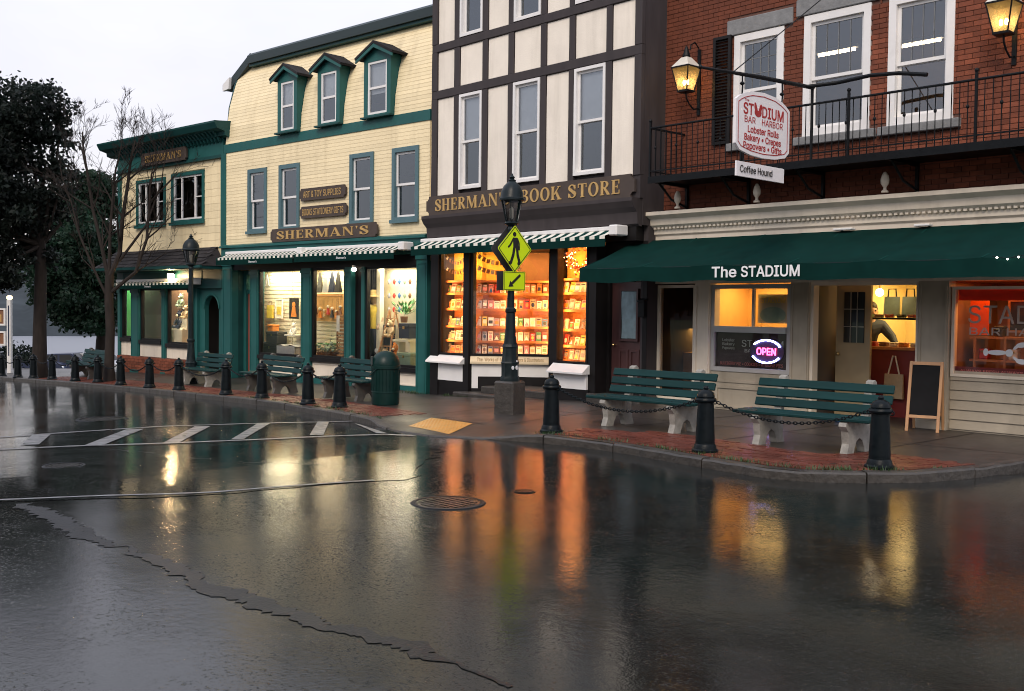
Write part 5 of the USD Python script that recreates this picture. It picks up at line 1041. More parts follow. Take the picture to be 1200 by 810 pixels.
for i_ in range(260):
    a_ = rwr.uniform(0, 6.283); r_ = rwr.gauss(.26, .05); p = np.array((r_ * math.cos(a_), rwr.uniform(.0, .06), r_ * math.sin(a_) * .95)); d = np.array([rwr.gauss(0, 1) for _ in range(3)]); d /= np.linalg.norm(d); e = np.cross(d, [.3, .8, .5]); k3.raw([p - d * .03, p + e * .014, p + d * .03, p - e * .014], [(0, 1, 2, 3)])
obj('fairy_lights', k, glow('fairy_glow', (1, .34, .10), 16), t); obj('berries', k2, paint('berry_red', (.55, .05, .02), .35), t); obj('leaves', k3, MATS['cover_brown'], t); obj('hoop', K().tube([(.26 * math.cos(q), .03, .25 * math.sin(q)) for q in np.linspace(0, 6.283, 30)], .012, 6), MATS['cover_brown'], t)

# ================================================================== WINDOW DISPLAYS OF THE YELLOW SHOP
def disp(name, label, cat, u, y, z, rz=0., group=None, fr='Y'):
    if fr == 'Y': y = (.14 if u > -8 else .20) + .36 * y; u -= (1.7 if u > -8 else 1.5) * (y - .05)
    return thing(name, label, cat, fw(fr, u, y, z), rzof(fr) + rz, group)
Cc = lambda c: MATS['cover_' + c]
def case(name, label, u, z, w, d, h, mat, y=.75, fr='Y', rz=0.):
    t = disp(name, label, name.replace('_', ' '), u, y, z, rz, fr=fr); obj('body', K().cbox(-w / 2, w / 2, -d / 2, d / 2, 0, h * .72, .012), mat, t); obj('lid', K().cbox(-w / 2 - .006, w / 2 + .006, -d / 2 - .006, d / 2 + .006, h * .725, h, .012), mat, t)
    obj('clasp', K().box(-.03, .03, -d / 2 - .014, -d / 2 - .0065, h * .62, h * .80), brass, t); return t
def plush(label, u, z, s, mat, y=.7, fr='Y', hat=None, name='plush_bear', cat='toy'):
    t = disp(name, label, cat, u, y, z, fr=fr); k = K().ball((0, 0, .32 * s), (.22 * s, .2 * s, .30 * s), 2).ball((0, -.02 * s, .75 * s), (.19 * s, .18 * s, .18 * s), 2)
    obj('body', k, mat, t, smooth=True); obj('snout', K().ball((0, -.2 * s, .70 * s), (.08 * s, .07 * s, .06 * s), 1), Cc('cream'), t, smooth=True)
    for x in (-1, 1):
        obj('ear', K().ball((x * .15 * s, 0, .92 * s), .065 * s, 1), mat, t, smooth=True); obj('arm', K().tube([(x * .2 * s, -.04 * s, .5 * s), (x * .3 * s, -.14 * s, .34 * s), (x * .24 * s, -.22 * s, .22 * s)], [.08 * s, .075 * s, .06 * s], 8), mat, t, smooth=True); obj('leg', K().tube([(x * .12 * s, -.06 * s, .12 * s), (x * .18 * s, -.26 * s, .09 * s), (x * .2 * s, -.36 * s, .12 * s)], [.1 * s, .09 * s, .09 * s], 8), mat, t, smooth=True)
        obj('eye', K().ball((x * .07 * s, -.17 * s, .80 * s), .02 * s, 1), black_flat, t)
    return t
case('black_trunk', 'lower wide black trunk at the foot of the display stack, left yellow shop window', -5.55, .44, .62, .35, .34, MATS['black_paint'])
case('radio_case', 'smaller black case with pale panel stacked on the trunk, left yellow shop window', -5.48, .785, .50, .30, .30, Cc('black'))
case('orange_tin', 'small bright orange tin on top of the black display stack', -5.62, 1.09, .24, .2, .17, Cc('orange'))
t = disp('framed_print', 'pale framed print on the cream wall of the left yellow shop window', 'picture', -5.35, 1.20, 1.42); obj('frame', frame(K(), -.16, .16, 0, .5, .025, 0, .03), white, t); obj('print', K().box(-.135, .135, .012, .02, .025, .475), Cc('cream'), t); obj('picture', K().box(-.09, .09, .008, .0119, .1, .3), Cc('yellow'), t)
t = disp('yellow_bag', 'yellow paper bag hanging beside the framed print in the left window', 'bag', -5.78, 1.15, 1.42); obj('bag', K().hull([(-.12, 0, 0), (.12, 0, 0), (-.12, .07, 0), (.12, .07, 0), (-.13, .02, .34), (.13, .02, .34), (-.13, .05, .34), (.13, .05, .34)]), Cc('yellow'), t); obj('handle', K().tube([(-.06, .03, .34), (-.05, .03, .44), (.05, .03, .44), (.06, .03, .34)], .007, 5), Cc('brown'), t)
t = disp('dark_banner', 'small dark cloth banner with an orange figure hanging in the left window', 'banner', -4.72, .9, 1.42); obj('cloth', K().prism([(-.2, 0), (.2, 0), (.2, .52), (-.2, .52)], 0, .012, 'y'), Cc('black'), t); obj('orange_figure', K().prism(union_all([Point(0, .36).buffer(.07), Polygon([(-.12, .05), (.12, .05), (.06, .3), (-.06, .3)])]), -.006, -.0005, 'y'), Cc('orange'), t); obj('rod', K().tube([(-.22, 0, .53), (.22, 0, .53)], .01, 6), Cc('brown'), t)
t = disp('folded_blanket', 'grey folded blanket draped over a stand low in the left yellow window', 'blanket', -4.78, .62, .44); k = K().cbox(-.36, .36, -.2, .2, 0, .30, .05); obj('stand', k, Cc('grey'), t); v, f = grid(np.linspace(-.38, .38, 16), np.linspace(-.22, .22, 10), lambda X, Y: .315 + .02 * np.sin(X * 14 + Y * 6)); obj('blanket', K().raw(v, f).box(-.38, .38, -.225, -.215, .02, .31), Cc('grey'), t)
t = disp('letter_stand', 'dark wire letter A hanging at the top of the left yellow window', 'ornament', -5.98, 1.22, 2.26); obj('letter', K().prism([(0, 0), (.04, 0), (.1, .24), (.16, 0), (.2, 0), (.12, .3), (.08, .3)], 0, .015, 'y'), Cc('grey'), t); obj('hook', K().tube([(.1, .008, .3), (.1, .008, .36)], .004, 4), iron, t)
plush('white plush dog sitting above the grey blanket in the left yellow window', -4.70, 1.02, .32, Cc('white'), y=.85); 
t = disp('plush_shelf', 'short white shelf carrying a plush dog in the left yellow window', 'shelf', -4.72, .9, .99); obj('board', K().cbox(-.2, .2, -.15, .38, 0, .03, .005), white, t); obj('bracket', K().prism([(.1, -.12), (.36, -.12), (.36, 0), (.1, 0)], -.01, .01, 'x'), white, t)
case('storage_box', 'dark green low box at the bottom left corner of the left yellow window', -6.0, .44, .36, .3, .36, Cc('navy'))
case('storage_box', 'brown low box between trunk and blanket in the left yellow window', -5.05, .44, .26, .3, .18, Cc('brown'))
for i_, c in enumerate(('red', 'brown', 'orange', 'tan', 'red', 'black', 'orange', 'brown')):
    u = -3.95 + i_ * .16; t = disp('doll_ornament', f'{c} hanging doll ornament, {ORD[i_]} from the left on the garland in the second yellow window', 'ornament', u, .95, 1.50 + .05 * math.sin(i_ * 2)); s_ = .8 + .3 * (i_ % 3) / 2
    obj('body', K().lathe([(0, 0), (.055 * s_, .0), (.02 * s_, .16 * s_), (0, .17 * s_)], n=10), Cc(c), t); obj('head', K().ball((0, 0, .20 * s_), .04 * s_, 1), Cc('cream'), t, smooth=True); obj('string', K().tube([(0, 0, .23 * s_), (0, 0, .46)], .003, 4), Cc('brown'), t)
t = disp('garland_rail', 'wooden rail holding doll ornaments in the second yellow window', 'rail', -3.4, .95, 2.0); obj('rail', K().tube([(-.62, 0, 0), (.62, 0, 0)], .014, 6), wood, t); obj('backing_board', K().box(-.62, .62, .05, .06, -.62, .05), paint('orange_board', (.75, .42, .14), .7, .1), t)
t = disp('slatted_rack', 'orange slatted rack standing at the right edge of the second yellow window', 'rack', -2.86, .7, .44); 
for i_ in range(13): obj('slat', K().box(-.13, .13, 0, .02, .03 + i_ * .085, .085 + i_ * .085), wood, t)
obj('upright', K().box(-.15, -.131, 0, .04, 0, 1.2).box(.131, .15, 0, .04, 0, 1.2), Cc('brown'), t)
t = disp('flower_basket', 'basket of green and brown dried flowers low in the second yellow window', 'basket', -3.35, .55, .44); obj('basket', K().lathe([(.0, 0), (.22, 0), (.28, .2), (.26, .2), (.2, .02)], n=16), Cc('brown'), t); k, k2 = K(), K()
for i_ in range(46): (k if i_ % 3 else k2).ball((rwr.uniform(-.32, .32), rwr.uniform(-.2, .2), .22 + abs(rwr.gauss(0, .12))), rwr.uniform(.025, .05), 1)
obj('leaves', k, Cc('sage'), t); obj('flower_heads', k2, Cc('tan'), t)
t = disp('folding_chair', 'dark green slatted chair in the second yellow window', 'chair', -3.25, .95, .44); obj('seat', K().box(-.2, .2, -.2, .2, .38, .41), Cc('green'), t)
for x in (-.18, .18): obj('leg', K().tube([(x, -.18, 0), (x, -.18, .39)], .015, 6), Cc('black'), t); obj('leg', K().tube([(x, .2, 0), (x, .18, .39), (x, .24, .85)], .015, 6), Cc('black'), t)
for i_ in range(4): obj('back_slat', K().box(-.14 + i_ * .085, -.10 + i_ * .085, .21, .23, .45, .82), Cc('green'), t)
t = disp('coat_bundle', 'dark coats hanging at the top of the second yellow window', 'coats', -3.35, .75, 2.08)
for i_, c in enumerate(('yellow', 'black', 'grey', 'navy', 'black')): obj('coat', K().hull([(-.55 + i_ * .24 + dx, dy, z) for dx, dy, z in ((-.1, -.05, 0), (.1, -.05, 0), (-.1, .05, 0), (.1, .05, 0), (-.04, 0, .5), (.04, 0, .5))]), Cc(c), t)
t = disp('hang_tag', 'white price tag hanging near the slatted rack', 'tag', -2.98, .5, 1.15); obj('card', K().box(-.06, .06, 0, .006, 0, .38), white, t); obj('string', K().tube([(0, .003, .38), (0, .003, .9)], .003, 4), Cc('brown'), t)
# right window
t = disp('mannequin', 'shop mannequin in a wide straw hat, yellow vest and dark trousers', 'mannequin', -1.60, .62, .44)
def limb(*pr): return pr
def body_mesh(bones, edge=.03, it=8, lam=.5):
    import manifold3d as m3
    acc = None
    for (p, a), (q, b) in bones:
        s1, s2 = (m3.Manifold.sphere(r_, 14).translate([float(c) for c in o]) for o, r_ in ((p, a), (q, b))); h = m3.Manifold.batch_hull([s1, s2]); acc = h if acc is None else acc + h
    acc = acc.refine_to_length(edge); mm = acc.to_mesh(); tm = trimesh.Trimesh(np.array(mm.vert_properties[:, :3]), np.array(mm.tri_verts)); trimesh.smoothing.filter_taubin(tm, lam, .53, it); return tm.vertices, tm.faces
J = dict(pel=((0, 0, .82), .13), ch=((0, 0, 1.18), .16), nk=((0, 0, 1.36), .055), hd=((0, -.02, 1.50), .095), ls=((-.18, 0, 1.28), .06), le=((-.24, 0, 1.02), .045), lh=((-.2, -.12, .84), .035), rs=((.18, 0, 1.28), .06), re=((.25, 0, 1.02), .045), rh=((.22, -.1, .82), .035), lk=((-.09, 0, .45), .065), la=((-.09, 0, .06), .045), lf=((-.09, -.12, .03), .035), rk=((.09, 0, .45), .065), ra=((.09, 0, .06), .045), rf=((.09, -.12, .03), .035))
sub = lambda *ns: [(J[a], J[b]) for a, b in ns]
obj('figure', body_mesh(sub(('pel', 'ch'), ('ch', 'nk'), ('nk', 'hd'), ('ch', 'ls'), ('ls', 'le'), ('le', 'lh'), ('ch', 'rs'), ('rs', 're'), ('re', 'rh'), ('pel', 'lk'), ('lk', 'la'), ('la', 'lf'), ('pel', 'rk'), ('rk', 'ra'), ('ra', 'rf'))), paint('mannequin_skin', (.55, .40, .28), .5), t, smooth=True)
big = lambda n_, g: (J[n_][0], J[n_][1] + g)
obj('vest', body_mesh([(big('pel', .02), big('ch', .025)), (big('ch', .025), big('ls', .02)), (big('ch', .025), big('rs', .02))]), Cc('yellow'), t, smooth=True); obj('trousers', body_mesh([(((0, 0, .78), .15), big('lk', .02)), (big('lk', .02), big('la', .02)), (((0, 0, .78), .15), big('rk', .02)), (big('rk', .02), big('ra', .02))]), Cc('navy'), t, smooth=True)
obj('straw_hat', K().lathe([(0, 1.70), (.07, 1.70), (.105, 1.66), (.115, 1.575), (.25, 1.555), (.255, 1.545), (.11, 1.55), (.1, 1.56)], (0, -.02, 0), 24), paint('straw', (.78, .58, .25), .7, .12, 20), t, smooth=40)
t = disp('step_ladder', 'light wooden step ladder leaning in the right yellow shop window', 'ladder', -1.0, .8, .44)
for x0, x1 in ((-.22, -.1), (.22, .1)): obj('side_rail', K().tube([(x0, -.25, 0), (x1, .05, 1.25)], .022, 6), wood, t); obj('rear_leg', K().tube([(x0, .3, 0), (x1, .06, 1.22)], .018, 6), wood, t)
for i_ in range(5): q = (i_ + 1) / 6; obj('tread', K().box(-.22 + .11 * q, .22 - .11 * q, -.28 + .3 * q, -.18 + .3 * q, 1.25 * q - .012, 1.25 * q + .012), wood, t)
plush('golden brown plush bear sitting on the floor of the right yellow window', -.86, .44, .52, Cc('orange'), y=.42); plush('tan plush bear perched halfway up the wooden ladder', -1.02, 1.06, .42, Cc('tan'), y=.66); plush('small brown plush bear near the foot of the ladder', -1.24, .44, .40, Cc('tan'), y=.5)
t = disp('pale_post', 'pale square display post in the right yellow shop window', 'post', -1.42, .55, .44); obj('shaft', K().box(-.06, .06, -.06, .06, 0, 2.22), inner_w, t); obj('base', K().box(-.1, .1, -.1, .1, 0, .06), inner_w, t)
case('display_cabinet', 'dark cabinet with red and yellow top tins behind the pale post', -1.15, .44, .4, .3, .9, Cc('navy'), y=1.1); case('dark_crate', 'dark crate on the shelf at the right end of the right yellow window', -.42, 1.05, .34, .3, .34, Cc('navy'), y=.6)
t = disp('display_shelf', 'pale plank display shelf at the right end of the right yellow window', 'shelf', -.42, .6, .98); obj('plank', K().box(-.32, .2, -.2, .2, 0, .05), inner_w, t); obj('support', K().box(-.28, -.22, -.1, .1, -.54, 0).box(.1, .16, -.1, .1, -.54, 0), inner_w, t)
t = disp('potted_plant', 'leafy green potted plant beside the dark crate in the right window', 'plant', -.55, .75, 1.40); obj('pot', K().lathe([(0, 0), (.07, 0), (.09, .14), (.075, .14), (.07, .12), (0, .12)], n=14), Cc('brown'), t); k = K()
for i_ in range(70): a_ = rwr.uniform(0, 6.28); d = np.array([math.cos(a_), math.sin(a_), rwr.uniform(.2, 1.5)]); p = np.array([0, 0, .14]) + d * rwr.uniform(.05, .26); e = np.cross(d, [0, 0, 1.]); e /= np.linalg.norm(e) + 1e-6; k.raw([p, p + d * .05 + e * .025, p + d * .11, p + d * .05 - e * .025], [(0, 1, 2, 3)])
obj('leaves', k, Cc('green'), t)
case('green_basket', 'low green covered basket at the bottom right of the right yellow window', -.42, .44, .46, .36, .30, Cc('sage'), y=.45)
for i_ in range(15):
    c = ['grey', 'red', 'blue', 'sage', 'brown'][i_ % 5]; u, z = -.98 + (i_ % 5) * .18, 1.62 + (i_ // 5) * .32
    t = disp('wall_ornament', f'{c} ornament in {ORD[i_ // 5]} row up, {ORD[i_ % 5]} from left, right window wall', 'ornament', u, 1.24, z); obj('ornament', K().lathe([(0, 0), (.022, .02), (.04, .07), (.02, .12), (0, .14)], n=8), Cc(c), t, smooth=40); obj('string', K().tube([(0, 0, .14), (0, 0, .2)], .003, 4), Cc('black'), t)
t = disp('dark_drape', 'dark cloth drape behind the mannequin in the right yellow window', 'drape', -1.66, 1.2, .44); xs = np.linspace(-.32, .30, 40); v, f = grid(xs, np.linspace(0, 2.2, 6), lambda X, Y: .03 * np.sin(X * 42)); obj('cloth', (v[:, [0, 2, 1]], f), Cc('navy'), t, smooth=True); obj('rail', K().tube([(-.34, 0, 2.2), (.32, 0, 2.2)], .012, 6), iron, t)
for i_, (u, z) in enumerate(((-1.93, .62), (-1.62, .75))): t = disp('round_tag', ('left lower' if i_ == 0 else 'right higher') + ' of two white round price tags near the mannequin legs', 'tag', u, .2, z); obj('disc', K().prism(Point(0, 0).buffer(.05), 0, .006, 'y'), white, t); obj('string', K().tube([(0, .003, .05), (0, .003, 1.9)], .003, 4), Cc('black'), t)
# corner shop window
for lb, u, z, s_, m_, yy in (('red plush toy at the bottom of the lit corner shop window', -10.55, .6, .42, 'red', .5), ('white plush toy beside the red one in the corner shop window', -10.2, .6, .5, 'cream', .55), ('black plush toy hanging midway up the lit corner shop window', -10.3, 1.05, .55, 'navy', .8), ('brown plush toy high at the right of the corner shop window', -10.0, 1.35, .4, 'tan', .9), ('green plush toy near the top of the corner shop window', -10.25, 1.68, .4, 'sage', .85)):
    plush(lb, u, z, s_, Cc(m_), y=yy)
t = disp('toy_stand', 'pale stepped stand holding plush toys in the corner shop window', 'stand', -10.2, .95, .6); obj('step', K().box(-.5, .45, -.28, .2, 0, .44).box(-.1, .45, -.12, .2, .44, .75), inner_w, t); obj('backboard', K().box(-.5, .5, .22, .25, 0, 1.6), inner_b, t); obj('ledge', K().box(-.2, .2, -.05, .2, 1.04, 1.07), inner_w, t)
t = disp('white_poster', 'pale poster board standing in the green lit corner shop window', 'poster', -13.3, .7, .76); obj('board', K().box(-.24, .24, 0, .012, 0, .55), Cc('grey'), t); obj('easel', K().tube([(0, .02, .5), (0, .25, -.15)], .012, 5), wood, t)

# ================================================================== CAFE CONTENTS
for i_, u in enumerate((2.42, 2.72)):
    t = disp('tote_bag', ('left' if i_ == 0 else 'right') + ' of two green tote bags hanging above the cafe counter', 'bag', u, 1.35, 1.70, fr='S')
    obj('bag', K().hull([(-.13, -.03, 0), (.13, -.03, 0), (-.13, .03, 0), (.13, .03, 0), (-.13, 0, .3), (.13, 0, .3)]), Cc('sage'), t); obj('handle', K().tube([(-.07, 0, .30), (-.06, 0, .42), (.06, 0, .42), (.07, 0, .30)], .012, 6), black_flat, t)
t = disp('canvas_bag', 'pale canvas bag hanging on the front of the red cafe counter', 'bag', 2.62, 1.08, .42, fr='S'); obj('bag', K().hull([(-.16, -.03, 0), (.16, -.03, 0), (-.16, .03, 0), (.16, .03, 0), (-.15, -.01, .38), (.15, -.01, .38), (.15, .02, .38), (-.15, .02, .38)]), Cc('tan'), t); obj('handle', K().tube([(-.09, -.01, .38), (-.02, -.01, .66), (.02, -.01, .66), (.09, -.01, .38)], .012, 6), Cc('cream'), t)
for i_, (u, c) in enumerate(((2.15, 'red'), (2.33, 'brown'), (2.5, 'cream'), (2.66, 'orange'), (2.85, 'tan'))): case('counter_box', f'small {c} box, {ORD[i_]} from the left on the cafe counter', u, 1.217, .13, .12, .07, Cc(c), y=1.3, fr='S')
for i_, (u, c) in enumerate(((2.05, 'green'), (2.22, 'brown'), (2.4, 'red'), (2.6, 'black'), (2.78, 'red'), (3.0, 'brown'))): case('shelf_packet', f'{c} packet, {ORD[i_]} from the left on the iron shelf above the counter', u, 1.672, .13, .1, .05, Cc(c), y=1.32, fr='S')
t = disp('globe_lamp', 'round glowing globe lamp just inside the open cafe door', 'lamp', 2.42, .95, 2.06, fr='S'); obj('globe', K().ball((0, 0, 0), .062, 2), glow('cafe_globe_glow', (1, .80, .48), 12), t); obj('stem', K().tube([(0, 0, .06), (0, 0, .28)], .008, 5), brass, t)
light_ball(t, 'globe_light', (.0, 0, -.1), .03, (1, .72, .35), 12)
t = disp('lobster_poster', 'cream STADIUM poster with a round picture in the right hatch pane', 'poster', .80, .075, 1.56, fr='S'); obj('sheet', K().box(0, .56, 0, .006, 0, .46), paint('poster_cream', (.50, .44, .30), .6, .1), t); obj('picture', K().prism(affinity.scale(Point(.28, .13).buffer(1, 12), .24, .13), -.004, -.0005, 'y'), Cc('sage'), t); kk, _ = sans('STADIUM', .09, .004, width=.44); obj('lettering', kk.moved(lambda v: v + (.06, -.001, .32)), Cc('yellow'), t)
for i_ in range(8): case('souvenir_box', f'{["red","black","cream","blue"][i_ % 4]} souvenir box, {ORD[i_]} from the left on the cafe window shelf', 4.2 + i_ * .2, 1.432 if i_ % 2 else 1.112, .13, .12, .15, Cc(["red", "black", "cream", "blue"][i_ % 4]), y=.65, fr='S')
t = disp('picture_frame', 'pale wooden picture frame standing in the red lit cafe window', 'frame', 4.62, .35, 1.5, fr='S'); obj('frame', frame(K(), 0, .62, 0, .45, .03, 0, .03), wood, t); obj('backing', K().box(.03, .59, .015, .028, .03, .42), Cc('black'), t); obj('stand', K().tube([(.31, .03, .3), (.31, .2, -.06)], .01, 5), wood, t)
# person leaning on the counter
t = thing('person', 'person in a dark blue jacket leaning one arm on the cafe counter', 'person', fw('S', 1.68, 1.95, .09), rzof('S') + 48); UsdGeom.Xformable(t).AddScaleOp().Set(Gf.Vec3f(1.12, 1.12, 1.12))
P = dict(pel=((0, .10, .86), .13), wa=((0, .04, 1.02), .12), ch=((0, -.08, 1.24), .135), nk=((0, -.14, 1.385), .052), rs=((.17, -.12, 1.29), .062), re=((.27, -.25, 1.13), .045), rw=((.28, -.37, 1.035), .032), ls=((-.17, -.10, 1.29), .062), le=((-.25, -.12, 1.06), .045), lw=((-.2, -.28, 1.0), .032), rk=((.1, .06, .46), .075), ra=((.1, .12, .08), .05), rf=((.11, -.04, .04), .04), lk=((-.1, .06, .46), .075), la=((-.1, .12, .08), .05), lf=((-.11, -.04, .04), .04))
bp = lambda g, *ns: [((P[a][0], P[a][1] + g), (P[b][0], P[b][1] + g)) for a, b in ns]
hd = [(((0, -.16, 1.50), .085), ((0, -.19, 1.44), .062)), (((0, -.13, 1.53), .085), ((0, -.16, 1.50), .085)), (((0, -.25, 1.485), .014), ((0, -.262, 1.465), .017)), (((.085, -.15, 1.48), .018), ((.085, -.145, 1.50), .018)), (((-.085, -.15, 1.48), .018), ((-.085, -.145, 1.50), .018)), (((0, -.14, 1.385), .05), ((0, -.16, 1.46), .055))]
fingers = []
for sx, w in ((1, P['rw'][0]), (-1, P['lw'][0])):
    w = np.array(w); pc = w + (0, -.06, -.005); fingers.append(((tuple(w), .026), (tuple(pc), .03)))
    for q in range(4): b = pc + ((q - 1.5) * .018, -.02, 0); m_ = b + (0, -.035 - .006 * (q in (1, 2)), -.004); e = m_ + (0, -.026, -.014); fingers += [((tuple(pc), .02), (tuple(b), .0095)), ((tuple(b), .0095), (tuple(m_), .009)), ((tuple(m_), .009), (tuple(e), .008))]
    b = w + (-sx * .03, -.03, 0); e = b + (-sx * .018, -.035, -.006); fingers += [((tuple(w), .02), (tuple(b), .011)), ((tuple(b), .011), (tuple(e), .009))]
skin = paint('skin', (.55, .34, .24), .5, .06)
pb = obj('body', body_mesh(hd + bp(0, ('pel', 'wa'), ('wa', 'ch'), ('ch', 'nk'), ('ch', 'rs'), ('rs', 're'), ('re', 'rw'), ('ch', 'ls'), ('ls', 'le'), ('le', 'lw'), ('pel', 'rk'), ('rk', 'ra'), ('ra', 'rf'), ('pel', 'lk'), ('lk', 'la'), ('la', 'lf')) + fingers, .014, 4), skin, t, smooth=True)
obj('jacket', body_mesh(bp(.02, ('pel', 'wa'), ('wa', 'ch'), ('ch', 'rs'), ('ch', 'ls'), ('rs', 're'), ('ls', 'le')) + [((P['re'][0], .062), ((.278, -.358, 1.048), .047)), ((P['le'][0], .062), ((-.205, -.262, 1.005), .047))], .02), paint('navy_jacket', (.022, .035, .075), .7, .1), t, smooth=True)
obj('trousers', body_mesh([(((0, .10, .84), .155), (P['rk'][0], .095)), ((P['rk'][0], .095), (P['ra'][0], .075)), (((0, .10, .84), .155), (P['lk'][0], .095)), ((P['lk'][0], .095), (P['la'][0], .075))], .02), Cc('black'), t, smooth=True); obj('shoe', body_mesh([(((.1, .13, .05), .06), ((.11, -.07, .04), .048))], .02), black_flat, t, smooth=True); obj('shoe', body_mesh([(((-.1, .13, .05), .06), ((-.11, -.07, .04), .048))], .02), black_flat, t, smooth=True)
obj('hair', body_mesh([(((0, -.10, 1.545), .092), ((0, -.14, 1.56), .088)), (((0, -.10, 1.545), .09), ((0, -.06, 1.48), .07)), (((.06, -.11, 1.53), .05), ((.07, -.10, 1.47), .035)), (((-.06, -.11, 1.53), .05), ((-.07, -.10, 1.47), .035))], .015, 4), paint('dark_hair', (.03, .02, .015), .5, .2, 30), t, smooth=True)
for x in (-.032, .032): obj('eye', K().ball((x, -.238, 1.508), .011, 1), black_flat, t)
obj('mouth', K().hull([(-.025, -.236, 1.432), (.025, -.236, 1.432), (0, -.247, 1.436), (0, -.245, 1.426), (0, -.22, 1.43)]), paint('lips', (.40, .16, .13), .5), t)

# ================================================================== STREET FURNITURE
BOL = [(-5.15, 10.33), (-7.05, 9.96), (-9.54, 10.06), (-15.09, 10.64), (-16.28, 10.79), (-18.52, 11.20), (-20.2, 11.36), (-22.8, 11.62), (-24.45, 11.70), (-26.48, 11.90), (-28.39, 12.12), (-29.85, 12.10), (-31.58, 12.13), (-32.88, 12.08), (-33.98, 12.02), (-35.6, 12.1)]
where = ['at the rounded brick corner, nearest the camera', 'between the two white-footed benches', 'at the left end of the right chain beside the dropped kerb', 'directly left of the dark green bin', 'in front of the second dark bench', 'in front of the first dark bench', 'right of the grey-legged bench', 'in front of the distant street lamp foot', 'first to the left of the distant street lamp', 'directly right of the bare tree trunk', 'close left of the bare tree trunk', 'in front of the left dark park bench', 'at the left end of the park bench', 'right of the big maple trunk', 'left of the big maple trunk', 'at the left edge of the picture']
b0 = thing('bollard', 'black iron bollard ' + where[0], 'bollard', (*BOL[0], float(zwalk(*BOL[0]))), 0, 'bollards along the kerb')
obj('base', K().lathe([(0, 0), (.165, 0), (.168, .03), (.145, .045), (.135, .085), (.122, .10), (.122, .12)], n=24).moved(lambda v: v * (.9, .9, 1)), bollm, b0, smooth=35)
obj('shaft', K().lathe([(.118, .115), (.121, .15), (.100, .565), (.104, .572)], n=24).moved(lambda v: v * (.9, .9, 1)), bollm, b0, smooth=35)
obj('collar', K().lathe([(.10, .565), (.128, .575), (.138, .595), (.128, .615), (.105, .62)], n=24).moved(lambda v: v * (.9, .9, 1)), bollm, b0, smooth=35)
obj('cap', K().lathe([(.104, .618), (.112, .63), (.108, .655), (.088, .685), (.05, .705), (.03, .712), (.034, .73), (.02, .75), (0, .752)], n=24).moved(lambda v: v * (.9, .9, 1)), bollm, b0, smooth=35)
for x in (-1, 1): obj('eye_ring', K().tube([(x * .125 + x * .022 * math.cos(q), 0, .575 + .022 * math.sin(q)) for q in np.linspace(0, 6.28, 10)], .007, 5), bollm, b0)
for i_, p in enumerate(BOL[1:]): dup(b0, 'black iron bollard ' + where[i_ + 1], (*p, float(zwalk(*p))), 0)
cn = ['from the corner bollard past the right bench', 'past the left white-footed bench to the dropped kerb', None, 'between the two bollards left of the bin', 'past the second dark bench', 'left of the first dark bench', 'in front of the grey-legged bench', 'at the distant street lamp', 'left of the distant lamp', 'across the bare tree trunk', 'in front of the park bench', 'at the left end of the park bench', 'right of the big maple trunk', 'across the big maple trunk', 'at the left edge of the picture']
for i_ in range(len(BOL) - 1):
    if cn[i_] is None: continue
    A, B = (np.array([*BOL[q], float(zwalk(*BOL[q])) + .575]) for q in (i_, i_ + 1)); d = B - A; dn = d / np.linalg.norm(d); A, B = A + dn * .14, B - dn * .14; Lc = np.linalg.norm(B - A); sag = min(.2, .105 * Lc); k = K(); n = int(Lc / .036); off = .20 if i_ in (0, 1) else .12
    cv = lambda q: A + (B - A) * q - np.array([0, 0, sag * 4 * q * (1 - q)])
    for j_ in range(n):
        p, p2 = cv(j_ / n), cv((j_ + 1) / n); tq = (p2 - p) / np.linalg.norm(p2 - p); s_ = np.cross(tq, [0, 0, 1.]); s_ /= np.linalg.norm(s_); up_ = np.cross(s_, tq); s_ = s_ if j_ % 2 else up_; m_ = (p + p2) / 2
        k.tube([m_ + tq * .026 * math.cos(q) + s_ * .015 * math.sin(q) for q in np.linspace(0, 2 * math.pi, 7 if i_ > 1 else 9)], .0062, 4 if i_ > 1 else 5)
    single('chain', k, bollm, 'black iron chain ' + cn[i_], 'chain')
def bench(label, x, y, rz, mat, group=None):
    t = thing('bench', label, 'bench', (x, y, float(zwalk(x, y))), rz, group)
    side = Polygon([(-.29, 0), (-.13, 0), (-.115, .06), (-.07, .14), (.0, .175), (.07, .14), (.115, .06), (.13, 0), (.31, 0), (.27, .12), (.25, .30), (.40, .74), (.40, .79), (.36, .82), (.31, .80), (.20, .40), (.16, .365), (-.27, .375), (-.32, .36), (-.33, .32), (-.27, .26), (-.245, .12)])
    for x_ in (-.57, .57): obj('end_support', K().prism(side.buffer(-.008).buffer(.008), x_ - .045, x_ + .045, 'x'), mat, t)
    r_ = random.Random(int(abs(x) * 100))
    for i_, yy in enumerate((-.27, -.155, -.04, .075)): w = r_.uniform(-.003, .003); obj('seat_slat', K().cbox(-.88 + w, .88 + w, yy - .05, yy + .05, .377 + w, .415 + w, .008), benchg, t)
    for i_ in range(3):
        z = .475 + i_ * .118; yy = .185 + (z - .40) * .335; c_, s_ = math.cos(.33), math.sin(.33); k = K().cbox(-.88, .88, -.019, .019, -.05, .05, .008); obj('back_slat', k.moved(lambda v: np.column_stack([v[:, 0], yy + v[:, 1] * c_ + v[:, 2] * s_, z + .012 - v[:, 1] * s_ + v[:, 2] * c_])), benchg, t)
    for x_ in (-.57, .57):
        for yy in (-.27, -.04): obj('bolt', K().lathe([(.012, .415), (.010, .421), (0, .422)], (x_, yy, 0), 8), iron, t)
    return t
